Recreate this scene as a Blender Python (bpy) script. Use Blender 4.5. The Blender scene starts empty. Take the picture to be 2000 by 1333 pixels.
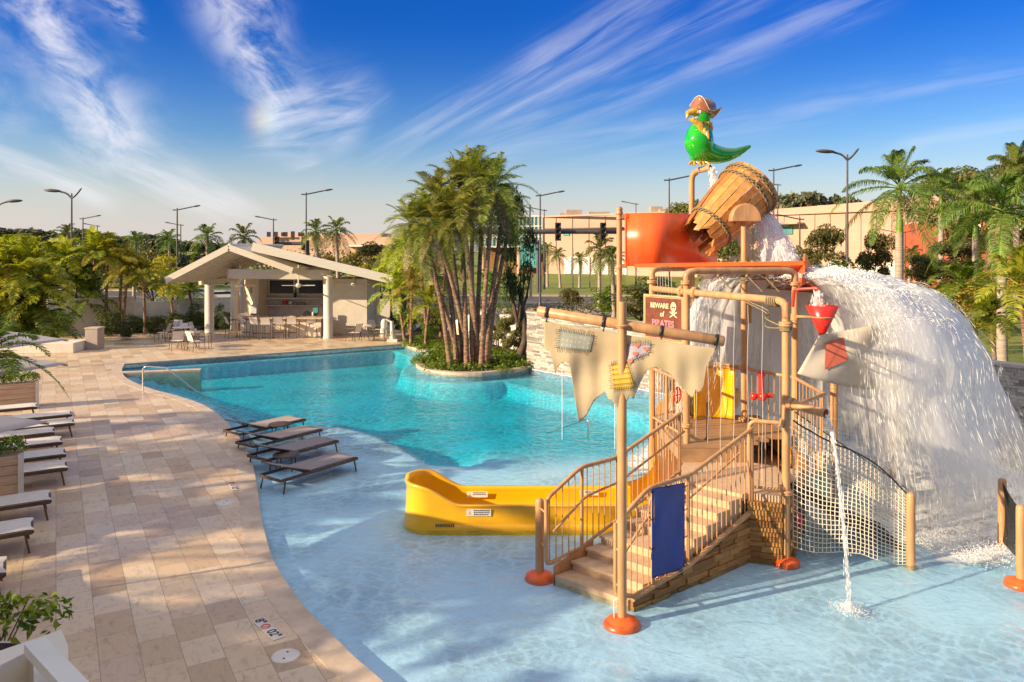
import bpy, bmesh, math, random
import numpy as np
from mathutils import Vector, Matrix, noise
from mathutils.geometry import tessellate_polygon
R = math.radians; PI = math.pi; sin = math.sin; cos = math.cos
SC = bpy.context.scene
C = SC.collection
# ------------------------------------------------------------ camera
F, HZ, CX, CH = 1500.0, 490.0, 1000.0, 4.5
cd = bpy.data.cameras.new('camera'); cam = bpy.data.objects.new('camera', cd); C.objects.link(cam)
cam.location = (0, 0, CH); cam.rotation_euler = (R(90), 0, 0)
cd.lens = 27.0; cd.sensor_width = 36.0; cd.shift_y = -(666.5-HZ)/2000; cd.clip_end = 5000; cd.clip_start = 0.1
SC.camera = cam
SC.view_settings.view_transform = 'Standard'; SC.view_settings.look = 'None'; SC.view_settings.gamma = 1
SC.view_settings.exposure = 0.74
SC.cycles.transparent_max_bounces = 40; SC.cycles.max_bounces = 8; SC.cycles.volume_bounces = 0
SC.cycles.caustics_reflective = False; SC.cycles.caustics_refractive = False
SC.cycles.sample_clamp_indirect = 6
# ------------------------------------------------------------ sun + sky
SUN_AZ = 23.0      # shadows fall this many degrees from +X towards +Y
SUN_EL = 20.0
sd = bpy.data.lights.new('sun', 'SUN'); sd.energy = 5.0; sd.angle = R(0.5); sd.color = (1.0, 0.775, 0.50)
sun = bpy.data.objects.new('sun', sd); C.objects.link(sun)
sdir = Vector((cos(R(SUN_AZ))*cos(R(SUN_EL)), sin(R(SUN_AZ))*cos(R(SUN_EL)), -sin(R(SUN_EL))))
sun.rotation_euler = sdir.to_track_quat('-Z', 'Y').to_euler()

class NT:
    """small helper for node trees"""
    def __init__(s, nt): s.t = nt
    def n(s, typ, **kw):
        nd = s.t.nodes.new(typ)
        for k, v in kw.items():
            if k.startswith('i_'):
                key = k[2:]
                key = int(key) if key.isdigit() else key.replace('_', ' ')
                nd.inputs[key].default_value = v
            else: setattr(nd, k, v)
        return nd
    def l(s, a, b): s.t.links.new(a, b)
    def val(s, sock, v):
        if hasattr(v, 'is_output'): s.l(v, sock)
        else: sock.default_value = v
    def math(s, op, a, b=None, c=None, clamp=False):
        m = s.t.nodes.new('ShaderNodeMath'); m.operation = op; m.use_clamp = clamp
        s.val(m.inputs[0], a)
        if b is not None: s.val(m.inputs[1], b)
        if c is not None: s.val(m.inputs[2], c)
        return m.outputs[0]
    def mix(s, fac, a, b, blend='MIX'):
        m = s.t.nodes.new('ShaderNodeMix'); m.data_type = 'RGBA'; m.blend_type = blend
        s.val(m.inputs[0], fac); s.val(m.inputs[6], a); s.val(m.inputs[7], b)
        return m.outputs[2]
    def ramp(s, fac, stops, interp='LINEAR'):
        r = s.t.nodes.new('ShaderNodeValToRGB'); r.color_ramp.interpolation = interp
        el = r.color_ramp.elements
        while len(el) < len(stops): el.new(0.5)
        for e, (p, c) in zip(el, stops):
            e.position = p; e.color = (c if hasattr(c, '__len__') else (c, c, c)) if not hasattr(c, '__len__') or len(c) == 4 else (*c, 1)
            if not hasattr(c, '__len__'): e.color = (c, c, c, 1)
        s.l(fac, r.inputs[0]); return r.outputs[0]
    def smooth(s, v, a, b, lo=0.0, hi=1.0):
        m = s.t.nodes.new('ShaderNodeMapRange'); m.interpolation_type = 'SMOOTHSTEP'
        s.val(m.inputs[0], v); m.inputs[1].default_value = a; m.inputs[2].default_value = b
        m.inputs[3].default_value = lo; m.inputs[4].default_value = hi
        return m.outputs[0]

w = bpy.data.worlds.new('World'); SC.world = w; w.use_nodes = True
for nd in list(w.node_tree.nodes): w.node_tree.nodes.remove(nd)
T = NT(w.node_tree)
out = T.n('ShaderNodeOutputWorld'); bg = T.n('ShaderNodeBackground'); T.l(bg.outputs[0], out.inputs[0])
sky = T.n('ShaderNodeTexSky', sky_type='NISHITA', sun_disc=False, sun_elevation=R(SUN_EL), sun_rotation=R(270-SUN_AZ),
          altitude=50, air_density=1.0, dust_density=1.2, ozone_density=2.5)
bg.inputs[1].default_value = 0.10
w.cycles.sampling_method = 'MANUAL'; w.cycles.sample_map_resolution = 256
tc = T.n('ShaderNodeTexCoord'); sep = T.n('ShaderNodeSeparateXYZ'); T.l(tc.outputs['Generated'], sep.inputs[0])
sx, sy, sz = sep.outputs
ym = T.math('MAXIMUM', sy, 0.02)
U = T.math('DIVIDE', sx, ym); V = T.math('DIVIDE', sz, ym)     # gnomonic chart of the northern sky
hs = T.n('ShaderNodeHueSaturation', i_Saturation=1.25, i_Value=1.0); T.l(sky.outputs[0], hs.inputs['Color'])
skyc = hs.outputs[0]
# deeper blue high up (polarised-looking tropical sky), warm pale band near the horizon
hi_t = T.smooth(sz, 0.01, 0.30)
skyc = T.mix(T.math('MULTIPLY', hi_t, 1.0), skyc, T.mix(1.0, skyc, (0.08, 0.40, 0.95, 1), 'MULTIPLY'))
lo_t = T.smooth(sz, 0.15, -0.01)
skyc = T.mix(T.math('MULTIPLY', lo_t, 0.85), skyc, (4.75, 4.3, 4.25, 1))
# pale fill light added to the unseen sky overhead and sunwards, lifting the shade
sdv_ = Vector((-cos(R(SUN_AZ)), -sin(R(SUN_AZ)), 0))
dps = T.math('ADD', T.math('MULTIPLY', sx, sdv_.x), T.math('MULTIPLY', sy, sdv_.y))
sky_fill = T.math('MAXIMUM', T.smooth(sz, 0.38, 0.75), T.math('MULTIPLY', T.smooth(dps, 0.45, 0.95), T.smooth(sy, 0.05, -0.15)))
skyc = T.mix(T.math('MULTIPLY', sky_fill, 0.9), skyc, (4.9, 4.6, 4.4, 1))
# cirrus streaks: (px0,py0,px1,py1,width0,width1,strength,shape)
def uv(px, py): return ((px-CX)/F, (HZ-py)/F)
wn = T.n('ShaderNodeTexNoise', i_Scale=6.0, i_Detail=3.0); 
cmb = T.n('ShaderNodeCombineXYZ'); T.l(U, cmb.inputs[0]); T.l(V, cmb.inputs[1]); T.l(cmb.outputs[0], wn.inputs['Vector'])
wsep = T.n('ShaderNodeSeparateColor'); T.l(wn.outputs['Color'], wsep.inputs[0])
Uw = T.math('ADD', U, T.math('MULTIPLY', T.math('SUBTRACT', wsep.outputs[0], 0.5), 0.06))
Vw = T.math('ADD', V, T.math('MULTIPLY', T.math('SUBTRACT', wsep.outputs[1], 0.5), 0.06))
def streak(p0, p1, w0, w1, st, fib_ang=None, fib=(30, 3)):
    (ax, ay), (bx, by) = uv(*p0), uv(*p1)
    dx, dy = bx-ax, by-ay; L = math.hypot(dx, dy); dx /= L; dy /= L
    ux = T.math('SUBTRACT', Uw, ax); vy = T.math('SUBTRACT', Vw, ay)
    al = T.math('DIVIDE', T.math('ADD', T.math('MULTIPLY', ux, dx), T.math('MULTIPLY', vy, dy)), L)
    ac = T.math('SUBTRACT', T.math('MULTIPLY', vy, dx), T.math('MULTIPLY', ux, dy))
    wd = T.math('ADD', T.math('MULTIPLY', al, (w1-w0)/F), w0/F)
    q = T.math('DIVIDE', ac, T.math('MAXIMUM', wd, 0.004))
    g = T.math('EXPONENT', T.math('MULTIPLY', T.math('MULTIPLY', q, q), -1.0))
    e = T.math('MULTIPLY', T.smooth(al, -0.12, 0.12), T.smooth(al, 1.12, 0.75))
    # fibrous noise
    a = math.atan2(dy, dx) if fib_ang is None else R(fib_ang)
    mp = T.n('ShaderNodeMapping'); T.l(cmb.outputs[0], mp.inputs[0]); mp.inputs['Rotation'].default_value = (0, 0, -a)
    m2 = T.n('ShaderNodeMapping'); T.l(mp.outputs[0], m2.inputs[0]); m2.inputs['Scale'].default_value = (fib[1]*1.1, fib[0]*.85, 1)
    m2.inputs['Location'].default_value = (ax*9, ay*7, 0)
    no = T.n('ShaderNodeTexNoise', i_Scale=1.6, i_Detail=7.0, i_Roughness=0.62, i_Distortion=0.4); T.l(m2.outputs[0], no.inputs['Vector'])
    nf = T.smooth(no.outputs[0], 0.33, 0.70)
    return T.math('MULTIPLY', T.math('MULTIPLY', g, e), T.math('MULTIPLY', nf, st))
S = [streak((30, -60), (250, 320), 60, 75, 1.35, -35, (15, 6)), streak((205, 280), (520, 430), 50, 26, .8, None, (26, 3)),
     streak((180, -60), (290, 75), 40, 14, 1.0, -25, (30, 8)), streak((430, -80), (560, 230), 60, 55, 1.3, -40, (15, 6)),
     streak((520, 215), (720, 230), 60, 60, .75, 12, (30, 5)), streak((490, 240), (640, 330), 50, 30, .55, 10, (26, 5)),
     streak((-60, 280), (230, 390), 40, 34, .9, None, (24, 2)), streak((-60, 60), (60, 260), 110, 90, .35, -10, (10, 4)),
     streak((760, 300), (1330, -40), 26, 42, .58, None, (30, 2.2)), streak((930, 250), (1560, -60), 16, 26, .5, None, (34, 2.2)),
     streak((880, 310), (1780, -30), 30, 34, .45, None, (34, 2.0)), streak((1120, 300), (2080, 130), 30, 22, .30, None, (30, 2.0)),
     streak((960, 300), (1340, 240), 22, 14, .30, None, (30, 2.0)), streak((1750, 290), (2080, 240), 22, 30, .35, None, (26, 2)),
     streak((640, 280), (760, 190), 30, 24, .28, None, (26, 3))]
tot = S[0]
for s_ in S[1:]: tot = T.math('ADD', tot, s_)
tot = T.math('MULTIPLY', T.math('MINIMUM', T.math('MULTIPLY', tot, 0.68), 0.85), T.smooth(sy, 0.02, 0.15), clamp=True)
skyc = T.mix(T.math('MULTIPLY', tot, 0.85), skyc, (6.2, 6.0, 6.3, 1))
# the sun dog: a small patch of ice-crystal colours in the cirrus
gu, gv = uv(518, 236); du = T.math('DIVIDE', T.math('SUBTRACT', U, gu), .020); dv = T.math('DIVIDE', T.math('SUBTRACT', V, gv), .024)
dog = T.math('MULTIPLY', T.math('EXPONENT', T.math('MULTIPLY', T.math('ADD', T.math('MULTIPLY', du, du), T.math('MULTIPLY', dv, dv)), -1.0)), T.smooth(sy, .5, .8))
dogc = T.ramp(T.math('ADD', T.math('MULTIPLY', du, .35), .5), [(0.0, (1.0, .55, .45)), (.35, (1.0, .80, .45)), (.6, (.95, 1.0, .85)), (1.0, (.6, .85, 1.0))])
skyc = T.mix(T.math('MULTIPLY', dog, .38), skyc, T.mix(1.0, dogc, (7, 7, 7, 1), 'MULTIPLY'))
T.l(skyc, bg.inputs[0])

# ------------------------------------------------------------ placement helpers
def G(px, py, z=0.0):
    Y = F*(CH-z)/(py-HZ); return Vector(((px-CX)/F*Y, Y, z))
def P(px, py, Y): return Vector(((px-CX)/F*Y, Y, CH-(py-HZ)/F*Y))

# ------------------------------------------------------------ materials
MATS = {}
def newmat(name):
    m = bpy.data.materials.new(name); m.use_nodes = True
    t = NT(m.node_tree); b = m.node_tree.nodes['Principled BSDF']; MATS[name] = m
    return m, t, b
def pmat(name, col, rough=0.6, metal=0.0, var=0.12, scale=3.0, bump=0.0, bscale=40.0, stretch=None, col2=None, spec=None, coat=0.0):
    m, t, b = newmat(name)
    tc = t.n('ShaderNodeTexCoord'); co = tc.outputs['Object']
    if stretch:
        mp = t.n('ShaderNodeMapping'); t.l(co, mp.inputs[0]); mp.inputs['Scale'].default_value = stretch; co = mp.outputs[0]
    no = t.n('ShaderNodeTexNoise', i_Scale=scale, i_Detail=5.0, i_Roughness=0.6); t.l(co, no.inputs['Vector'])
    c = Vector(col)
    c2 = Vector(col2) if col2 else c*(1+var)
    c1 = c if col2 else c*(1-var)
    fac = t.smooth(no.outputs[0], 0.33, 0.67)
    t.l(t.mix(fac, (*c1, 1), (*[min(1, x) for x in c2], 1)), b.inputs['Base Color'])
    b.inputs['Roughness'].default_value = rough; b.inputs['Metallic'].default_value = metal
    if spec is not None: b.inputs['Specular IOR Level'].default_value = spec
    if coat: b.inputs['Coat Weight'].default_value = coat; b.inputs['Coat Roughness'].default_value = 0.08
    if bump:
        n2 = t.n('ShaderNodeTexNoise', i_Scale=bscale, i_Detail=4.0); t.l(co, n2.inputs['Vector'])
        bp = t.n('ShaderNodeBump', i_Strength=bump, i_Distance=0.02); t.l(n2.outputs[0], bp.inputs['Height']); t.l(bp.outputs[0], b.inputs['Normal'])
    return m
def leafmat(name, dark, light, trans=0.35, rough=0.5, dead=None):
    m, t, b = newmat(name)
    ge = t.n('ShaderNodeNewGeometry'); r = ge.outputs['Random Per Island']
    stops = [(0.0, dark), (0.75, light)]
    if dead: stops = [(0.0, dark), (0.70, light), (0.90, light), (1.0, dead)]
    c = t.ramp(r, stops)
    oi = t.n('ShaderNodeObjectInfo')
    hv = t.n('ShaderNodeHueSaturation'); t.l(c, hv.inputs['Color'])
    t.l(t.math('ADD', t.math('MULTIPLY', oi.outputs['Random'], 0.05), 0.475), hv.inputs['Hue'])
    t.l(t.math('ADD', t.math('MULTIPLY', oi.outputs['Random'], 0.5), 0.75), hv.inputs['Value'])
    t.l(hv.outputs[0], b.inputs['Base Color']); b.inputs['Roughness'].default_value = rough
    b.inputs['Specular IOR Level'].default_value = 0.35
    tr = t.n('ShaderNodeBsdfTranslucent'); t.l(t.mix(1.0, hv.outputs[0], (1.5, 1.5, 0.6, 1), 'MULTIPLY'), tr.inputs[0])
    mx = t.n('ShaderNodeMixShader', i_0=trans); t.l(b.outputs[0], mx.inputs[1]); t.l(tr.outputs[0], mx.inputs[2])
    o = m.node_tree.nodes['Material Output']; t.l(mx.outputs[0], o.inputs[0])
    return m

M = {}
M['pipe'] = pmat('tan_paint', (0.52, 0.285, 0.13), 0.42, var=0.17, scale=3.0, stretch=(3, 3, .6), bump=0.04, bscale=25)
M['pipe_dark'] = pmat('brown_paint', (0.30, 0.145, 0.062), 0.45, var=0.12)
M['rust'] = pmat('bronze', (0.095, 0.055, 0.035), 0.5, var=0.3, scale=8)
M['orange'] = pmat('orange_panel', (0.95, 0.13, 0.02), 0.35, var=0.10, scale=4, stretch=(1, 1, .25), coat=0.2)
M['red'] = pmat('red_plastic', (0.74, 0.03, 0.02), 0.3, var=0.05, coat=0.3)
M['yellow'] = pmat('yellow_fibreglass', (0.88, 0.46, 0.006), 0.28, var=0.05, scale=1.5, coat=0.4)
M['white'] = pmat('white_plaster', (0.74, 0.68, 0.58), 0.8, var=0.05, bump=0.06, bscale=60)
M['white_paint'] = pmat('white_paint', (0.76, 0.73, 0.66), 0.5, var=0.05)
M['white_wood'] = pmat('white_wood', (0.66, 0.60, 0.50), 0.55, var=0.07, scale=4, stretch=(0.6, 8, 8))
M['black'] = pmat('black_rubber', (0.02, 0.018, 0.018), 0.5)
M['darkmetal'] = pmat('dark_metal', (0.07, 0.045, 0.04), 0.4, 0.3, var=0.2)
M['lampgrey'] = pmat('lamp_paint', (0.10, 0.085, 0.095), 0.45, 0.2, var=0.15)
M['chrome'] = pmat('steel', (0.75, 0.72, 0.68), 0.15, 1.0, var=0.03)
M['sling'] = pmat('sling_fabric', (0.40, 0.33, 0.28), 0.8, var=0.06, scale=6, bump=0.15, bscale=300)
M['sling_pale'] = pmat('pale_sling_fabric', (0.72, 0.67, 0.62), 0.8, var=0.05, scale=6, bump=0.15, bscale=300)
M['sling_dark'] = pmat('grey_sling_fabric', (0.27, 0.235, 0.235), 0.8, var=0.06, scale=6, bump=0.15, bscale=300)
M['glass_dark'] = pmat('dark_glass', (0.03, 0.035, 0.04), 0.08, var=0.2)
M['teal_glass'] = pmat('teal_glass', (0.10, 0.36, 0.38), 0.15, var=0.25, scale=0.4)
M['beige_wall'] = pmat('beige_cladding', (0.56, 0.355, 0.265), 0.85, var=0.05, scale=0.2, stretch=(0.2, 0.2, 4))
M['red_wall'] = pmat('terracotta_cladding', (0.42, 0.10, 0.045), 0.8, var=0.08)
M['bark'] = pmat('palm_bark', (0.12, 0.06, 0.035), 0.9, scale=6, col2=(0.36, 0.22, 0.14), bump=0.8, bscale=14, stretch=(1, 1, 3))
M['bark_grey'] = pmat('royal_palm_bark', (0.30, 0.235, 0.19), 0.85, scale=3, col2=(0.47, 0.38, 0.31), bump=0.25, bscale=6, stretch=(0.5, 0.5, 5))
M['shaft'] = pmat('crownshaft', (0.17, 0.30, 0.03), 0.45, var=0.2, scale=2)
M['wood_bark'] = pmat('tree_bark', (0.10, 0.07, 0.05), 0.9, var=0.3, scale=8, bump=0.5, bscale=20)
M['soil'] = pmat('mulch', (0.05, 0.032, 0.02), 0.95, var=0.4, scale=20, bump=0.6, bscale=60)
M['asphalt'] = pmat('asphalt', (0.085, 0.078, 0.075), 0.85, var=0.18, scale=0.5, bump=0.1, bscale=80)
M['pavement'] = pmat('pavement_concrete', (0.42, 0.33, 0.26), 0.85, var=0.10, scale=1.0)
M['stone_cap'] = pmat('cap_concrete', (0.50, 0.42, 0.34), 0.8, var=0.08)
M['coping'] = pmat('coping_travertine', (0.56, 0.44, 0.33), 0.55, var=0.14, scale=3, bump=0.1, bscale=30)
M['cream'] = pmat('cream_concrete_tread', (0.60, 0.42, 0.27), 0.7, var=0.08, scale=8, bump=0.2, bscale=90)
M['leaf_palm'] = leafmat('palm_leaf', (0.08, 0.12, 0.018), (0.36, 0.38, 0.06), 0.30, dead=(0.34, 0.22, 0.10))
M['leaf_royal'] = leafmat('royal_palm_leaf', (0.04, 0.085, 0.014), (0.19, 0.25, 0.04), 0.30, dead=(0.30, 0.20, 0.10))
M['leaf_yellow'] = leafmat('areca_leaf', (0.13, 0.19, 0.012), (0.46, 0.46, 0.045), 0.40)
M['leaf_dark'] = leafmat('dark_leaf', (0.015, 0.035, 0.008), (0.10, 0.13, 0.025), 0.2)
M['leaf_green'] = leafmat('bright_leaf', (0.04, 0.09, 0.008), (0.20, 0.27, 0.025), 0.35)
M['leaf_olive'] = leafmat('olive_leaf', (0.05, 0.06, 0.015), (0.22, 0.20, 0.06), 0.3)
M['leaf_gold'] = leafmat('golden_leaf', (0.14, 0.13, 0.015), (0.46, 0.34, 0.05), 0.35)
M['leaf_far'] = leafmat('far_leaf', (0.05, 0.065, 0.035), (0.17, 0.17, 0.085), 0.2)
M['leaf_dead'] = leafmat('dead_frond', (0.20, 0.13, 0.08), (0.42, 0.30, 0.20), 0.25)

# ------------------------------------------------------------ mesh builder
class MB:
    def __init__(s): s.v = []; s.f = []; s.m = []; s.uv = []; s.mi = 0; s.sm = []
    def add(s, vs, fs, smooth=False):
        o = len(s.v); s.v.extend([tuple(p) for p in vs])
        for f in fs: s.f.append(tuple(i+o for i in f)); s.m.append(s.mi); s.sm.append(smooth)
        return s
    def box(s, c, d, rz=0, M4=None):
        hx, hy, hz = d[0]/2, d[1]/2, d[2]/2; vs = []
        for x, y, z in ((-1,-1,-1),(1,-1,-1),(1,1,-1),(-1,1,-1),(-1,-1,1),(1,-1,1),(1,1,1),(-1,1,1)):
            p = Vector((x*hx, y*hy, z*hz))
            if M4 is not None: p = M4 @ p
            else:
                p = Vector((p.x*cos(rz)-p.y*sin(rz), p.x*sin(rz)+p.y*cos(rz), p.z)) + Vector(c)
            vs.append(p)
        return s.add(vs, [(0,3,2,1),(4,5,6,7),(0,1,5,4),(1,2,6,5),(2,3,7,6),(3,0,4,7)])
    def beam(s, a, b, w, h, up=(0, 0, 1)):
        a = Vector(a); b = Vector(b); d = b-a; L = d.length; x = d.normalized(); u = Vector(up)
        y = u.cross(x); y = y.normalized() if y.length > 1e-6 else Vector((0, 1, 0)); z = x.cross(y)
        m = Matrix(((x.x, y.x, z.x), (x.y, y.y, z.y), (x.z, y.z, z.z))).to_4x4(); m.translation = (a+b)/2
        return s.box((0,0,0), (L, w, h), M4=m)
    def tube(s, pts, r, n=10, caps=True, smooth=True):
        pts = [Vector(p) for p in pts]; k = len(pts)
        rs = r if hasattr(r, '__len__') else [r]*k
        tang = []
        for i in range(k):
            a = pts[max(0, i-1)]; b = pts[min(k-1, i+1)]; t = b-a
            tang.append(t.normalized() if t.length > 1e-9 else Vector((0, 0, 1)))
        t0 = tang[0]; ref = Vector((0, 0, 1)) if abs(t0.z) < 0.9 else Vector((1, 0, 0))
        nx = t0.cross(ref).normalized(); vs = []
        for i in range(k):
            t = tang[i]; nx = (nx - t*nx.dot(t)); nx = nx.normalized() if nx.length > 1e-6 else t.orthogonal().normalized()
            ny = t.cross(nx)
            for j in range(n):
                a = 2*PI*j/n; vs.append(pts[i]+(nx*cos(a)+ny*sin(a))*rs[i])
        fs = []
        for i in range(k-1):
            for j in range(n):
                j2 = (j+1) % n; fs.append((i*n+j, i*n+j2, (i+1)*n+j2, (i+1)*n+j))
        s.add(vs, fs, smooth)
        if caps:
            s.add(vs[:n], [tuple(range(n-1, -1, -1))]); s.add(vs[-n:], [tuple(range(n))])
        return s
    def lathe(s, prof, c=(0, 0, 0), n=16, axis=None, smooth=True, a0=0, a1=2*PI):
        c = Vector(c); vs = []; full = abs(a1-a0-2*PI) < 1e-6
        m = None
        if axis is not None: m = Vector((0, 0, 1)).rotation_difference(Vector(axis).normalized()).to_matrix()
        cols = n if full else n+1
        for r, z in prof:
            for j in range(cols):
                a = a0+(a1-a0)*j/n; p = Vector((r*cos(a), r*sin(a), z))
                if m: p = m @ p
                vs.append(p+c)
        fs = []
        for i in range(len(prof)-1):
            for j in range(n):
                j2 = (j+1) % cols; fs.append((i*cols+j, i*cols+j2, (i+1)*cols+j2, (i+1)*cols+j))
        return s.add(vs, fs, smooth)
    def prism(s, poly, z0, z1):
        n = len(poly); vs = [(p[0], p[1], z0) for p in poly]+[(p[0], p[1], z1) for p in poly]
        fs = [(i, (i+1) % n, n+(i+1) % n, n+i) for i in range(n)]
        s.add(vs, fs)
        tri = tessellate_polygon([[Vector((p[0], p[1], 0)) for p in poly]])
        top = [tuple(n+i for i in t) for t in tri]; bot = [tuple(reversed(t)) for t in tri]
        s.add(vs, top); s.add(vs, bot); return s
    def quad(s, a, b, c, d): return s.add([a, b, c, d], [(0, 1, 2, 3)])
    def sphere(s, c, r, n=14, k=9, M3=None):
        rx, ry, rz = r if hasattr(r, '__len__') else (r, r, r); vs = []
        for i in range(k+1):
            th = PI*i/k
            for j in range(n):
                a = 2*PI*j/n; p = Vector((rx*sin(th)*cos(a), ry*sin(th)*sin(a), rz*cos(th)))
                if M3: p = M3 @ p
                vs.append(p+Vector(c))
        fs = [(i*n+j, (i+1)*n+j, (i+1)*n+(j+1) % n, i*n+(j+1) % n) for i in range(k) for j in range(n)]
        return s.add(vs, fs, True)
    def grid(s, fn, nu, nv, smooth=True, uv=True):
        o = len(s.v)
        vs = [fn(i/nu, j/nv) for i in range(nu+1) for j in range(nv+1)]
        fs = [(i*(nv+1)+j, (i+1)*(nv+1)+j, (i+1)*(nv+1)+j+1, i*(nv+1)+j+1) for i in range(nu) for j in range(nv)]
        s.add(vs, fs, smooth)
        s.uvg = True
        s.uv.extend([(o+i*(nv+1)+j, (i/nu, j/nv)) for i in range(nu+1) for j in range(nv+1)])
        return s
def setp(o, label=None, cat=None, group=None, kind=None):
    if label: o['label'] = label
    if cat: o['category'] = cat
    if group: o['group'] = group
    if kind: o['kind'] = kind
    return o
def obj(name, mb, mat, parent=None, origin=None, recalc=True, **kw):
    """link builder mesh as ONE object; verts given in world space; the origin goes to `origin` or the parent's location"""
    if origin is None: origin = worldloc(parent) if parent is not None else Vector((0, 0, 0))
    origin = Vector(origin)
    me = bpy.data.meshes.new(name)
    vs = np.array([tuple(v) for v in mb.v], dtype=np.float64).reshape(-1, 3) - np.array(origin)
    me.from_pydata(vs.tolist(), [], mb.f)
    mats = mat if isinstance(mat, (list, tuple)) else [mat]
    for m in mats: me.materials.append(m)
    if len(mats) > 1: me.polygons.foreach_set('material_index', mb.m)
    me.polygons.foreach_set('use_smooth', mb.sm)
    if mb.uv:
        d = dict(mb.uv); ul = me.uv_layers.new(name='UVMap')
        for l in me.loops: ul.data[l.index].uv = d.get(l.vertex_index, (0, 0))
    me.update()
    if recalc and len(mb.f) < 20000:
        bm = bmesh.new(); bm.from_mesh(me); bmesh.ops.recalc_face_normals(bm, faces=bm.faces); bm.to_mesh(me); bm.free()
    o = bpy.data.objects.new(name, me); C.objects.link(o)
    if parent is not None:
        o.parent = parent; o.location = origin-worldloc(parent)
    else: o.location = origin
    setp(o, **kw); return o
WL = {}
def worldloc(o):
    if o is None: return Vector((0, 0, 0))
    l = Vector(o.location)
    return l + worldloc(o.parent) if o.parent else l
def thing(name, loc, label, cat, group=None, kind=None):
    o = bpy.data.objects.new(name, None); C.objects.link(o); o.location = loc; o.empty_display_size = 0.2
    return setp(o, label, cat, group, kind)
def copy_tree(o, parent=None):
    c = o.copy(); C.objects.link(c)
    if parent is not None: c.parent = parent
    for ch in list(o.children): copy_tree(ch, c)
    return c
def place(o, loc, rz=0, label=None, s=1.0):
    o.location = loc; o.rotation_euler = (0, 0, rz); o.scale = (s, s, s)
    if label: o['label'] = label
    return o
def bevel(o, w=0.01, seg=2, ang=40):
    m = o.modifiers.new('bevel', 'BEVEL'); m.width = w; m.segments = seg; m.limit_method = 'ANGLE'; m.angle_limit = R(ang); return o
def arc(c, a, b, n=6, r=None):
    """round corner: points from a to b bending at c"""
    a = Vector(a); b = Vector(b); c = Vector(c)
    return [(1-t)**2*a+2*t*(1-t)*c+t*t*b for t in [i/n for i in range(n+1)]]
def roundpath(pts, r=0.15, n=5):
    pts = [Vector(p) for p in pts]; res = [pts[0]]
    for i in range(1, len(pts)-1):
        a, c, b = pts[i-1], pts[i], pts[i+1]
        ra = min(r, (a-c).length*0.45); rb = min(r, (b-c).length*0.45)
        res += arc(c, c+(a-c).normalized()*ra, c+(b-c).normalized()*rb, n)
    res.append(pts[-1]); return res
def catmull(pts, k=8):
    pts = [Vector(p) for p in pts]; P_ = [pts[0]*2-pts[1]]+pts+[pts[-1]*2-pts[-2]]; res = []
    for i in range(1, len(P_)-2):
        p0, p1, p2, p3 = P_[i-1:i+3]
        for j in range(k):
            t = j/k; res.append(0.5*((2*p1)+(p2-p0)*t+(2*p0-5*p1+4*p2-p3)*t*t+(3*p1-p0-3*p2+p3)*t**3))
    res.append(pts[-1]); return res
def textmesh(s, size, M4, depth=0.0, bold=0.0, align='CENTER'):
    cu = bpy.data.curves.new('t', 'FONT'); cu.body = s; cu.size = size; cu.align_x = align; cu.align_y = 'CENTER'; cu.extrude = depth; cu.offset = bold
    o = bpy.data.objects.new('t', cu); me = bpy.data.meshes.new_from_object(o)
    mb = MB(); mb.add([M4 @ v.co for v in me.vertices], [tuple(p.vertices) for p in me.polygons])
    bpy.data.objects.remove(o); bpy.data.curves.remove(cu); bpy.data.meshes.remove(me); return mb
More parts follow.
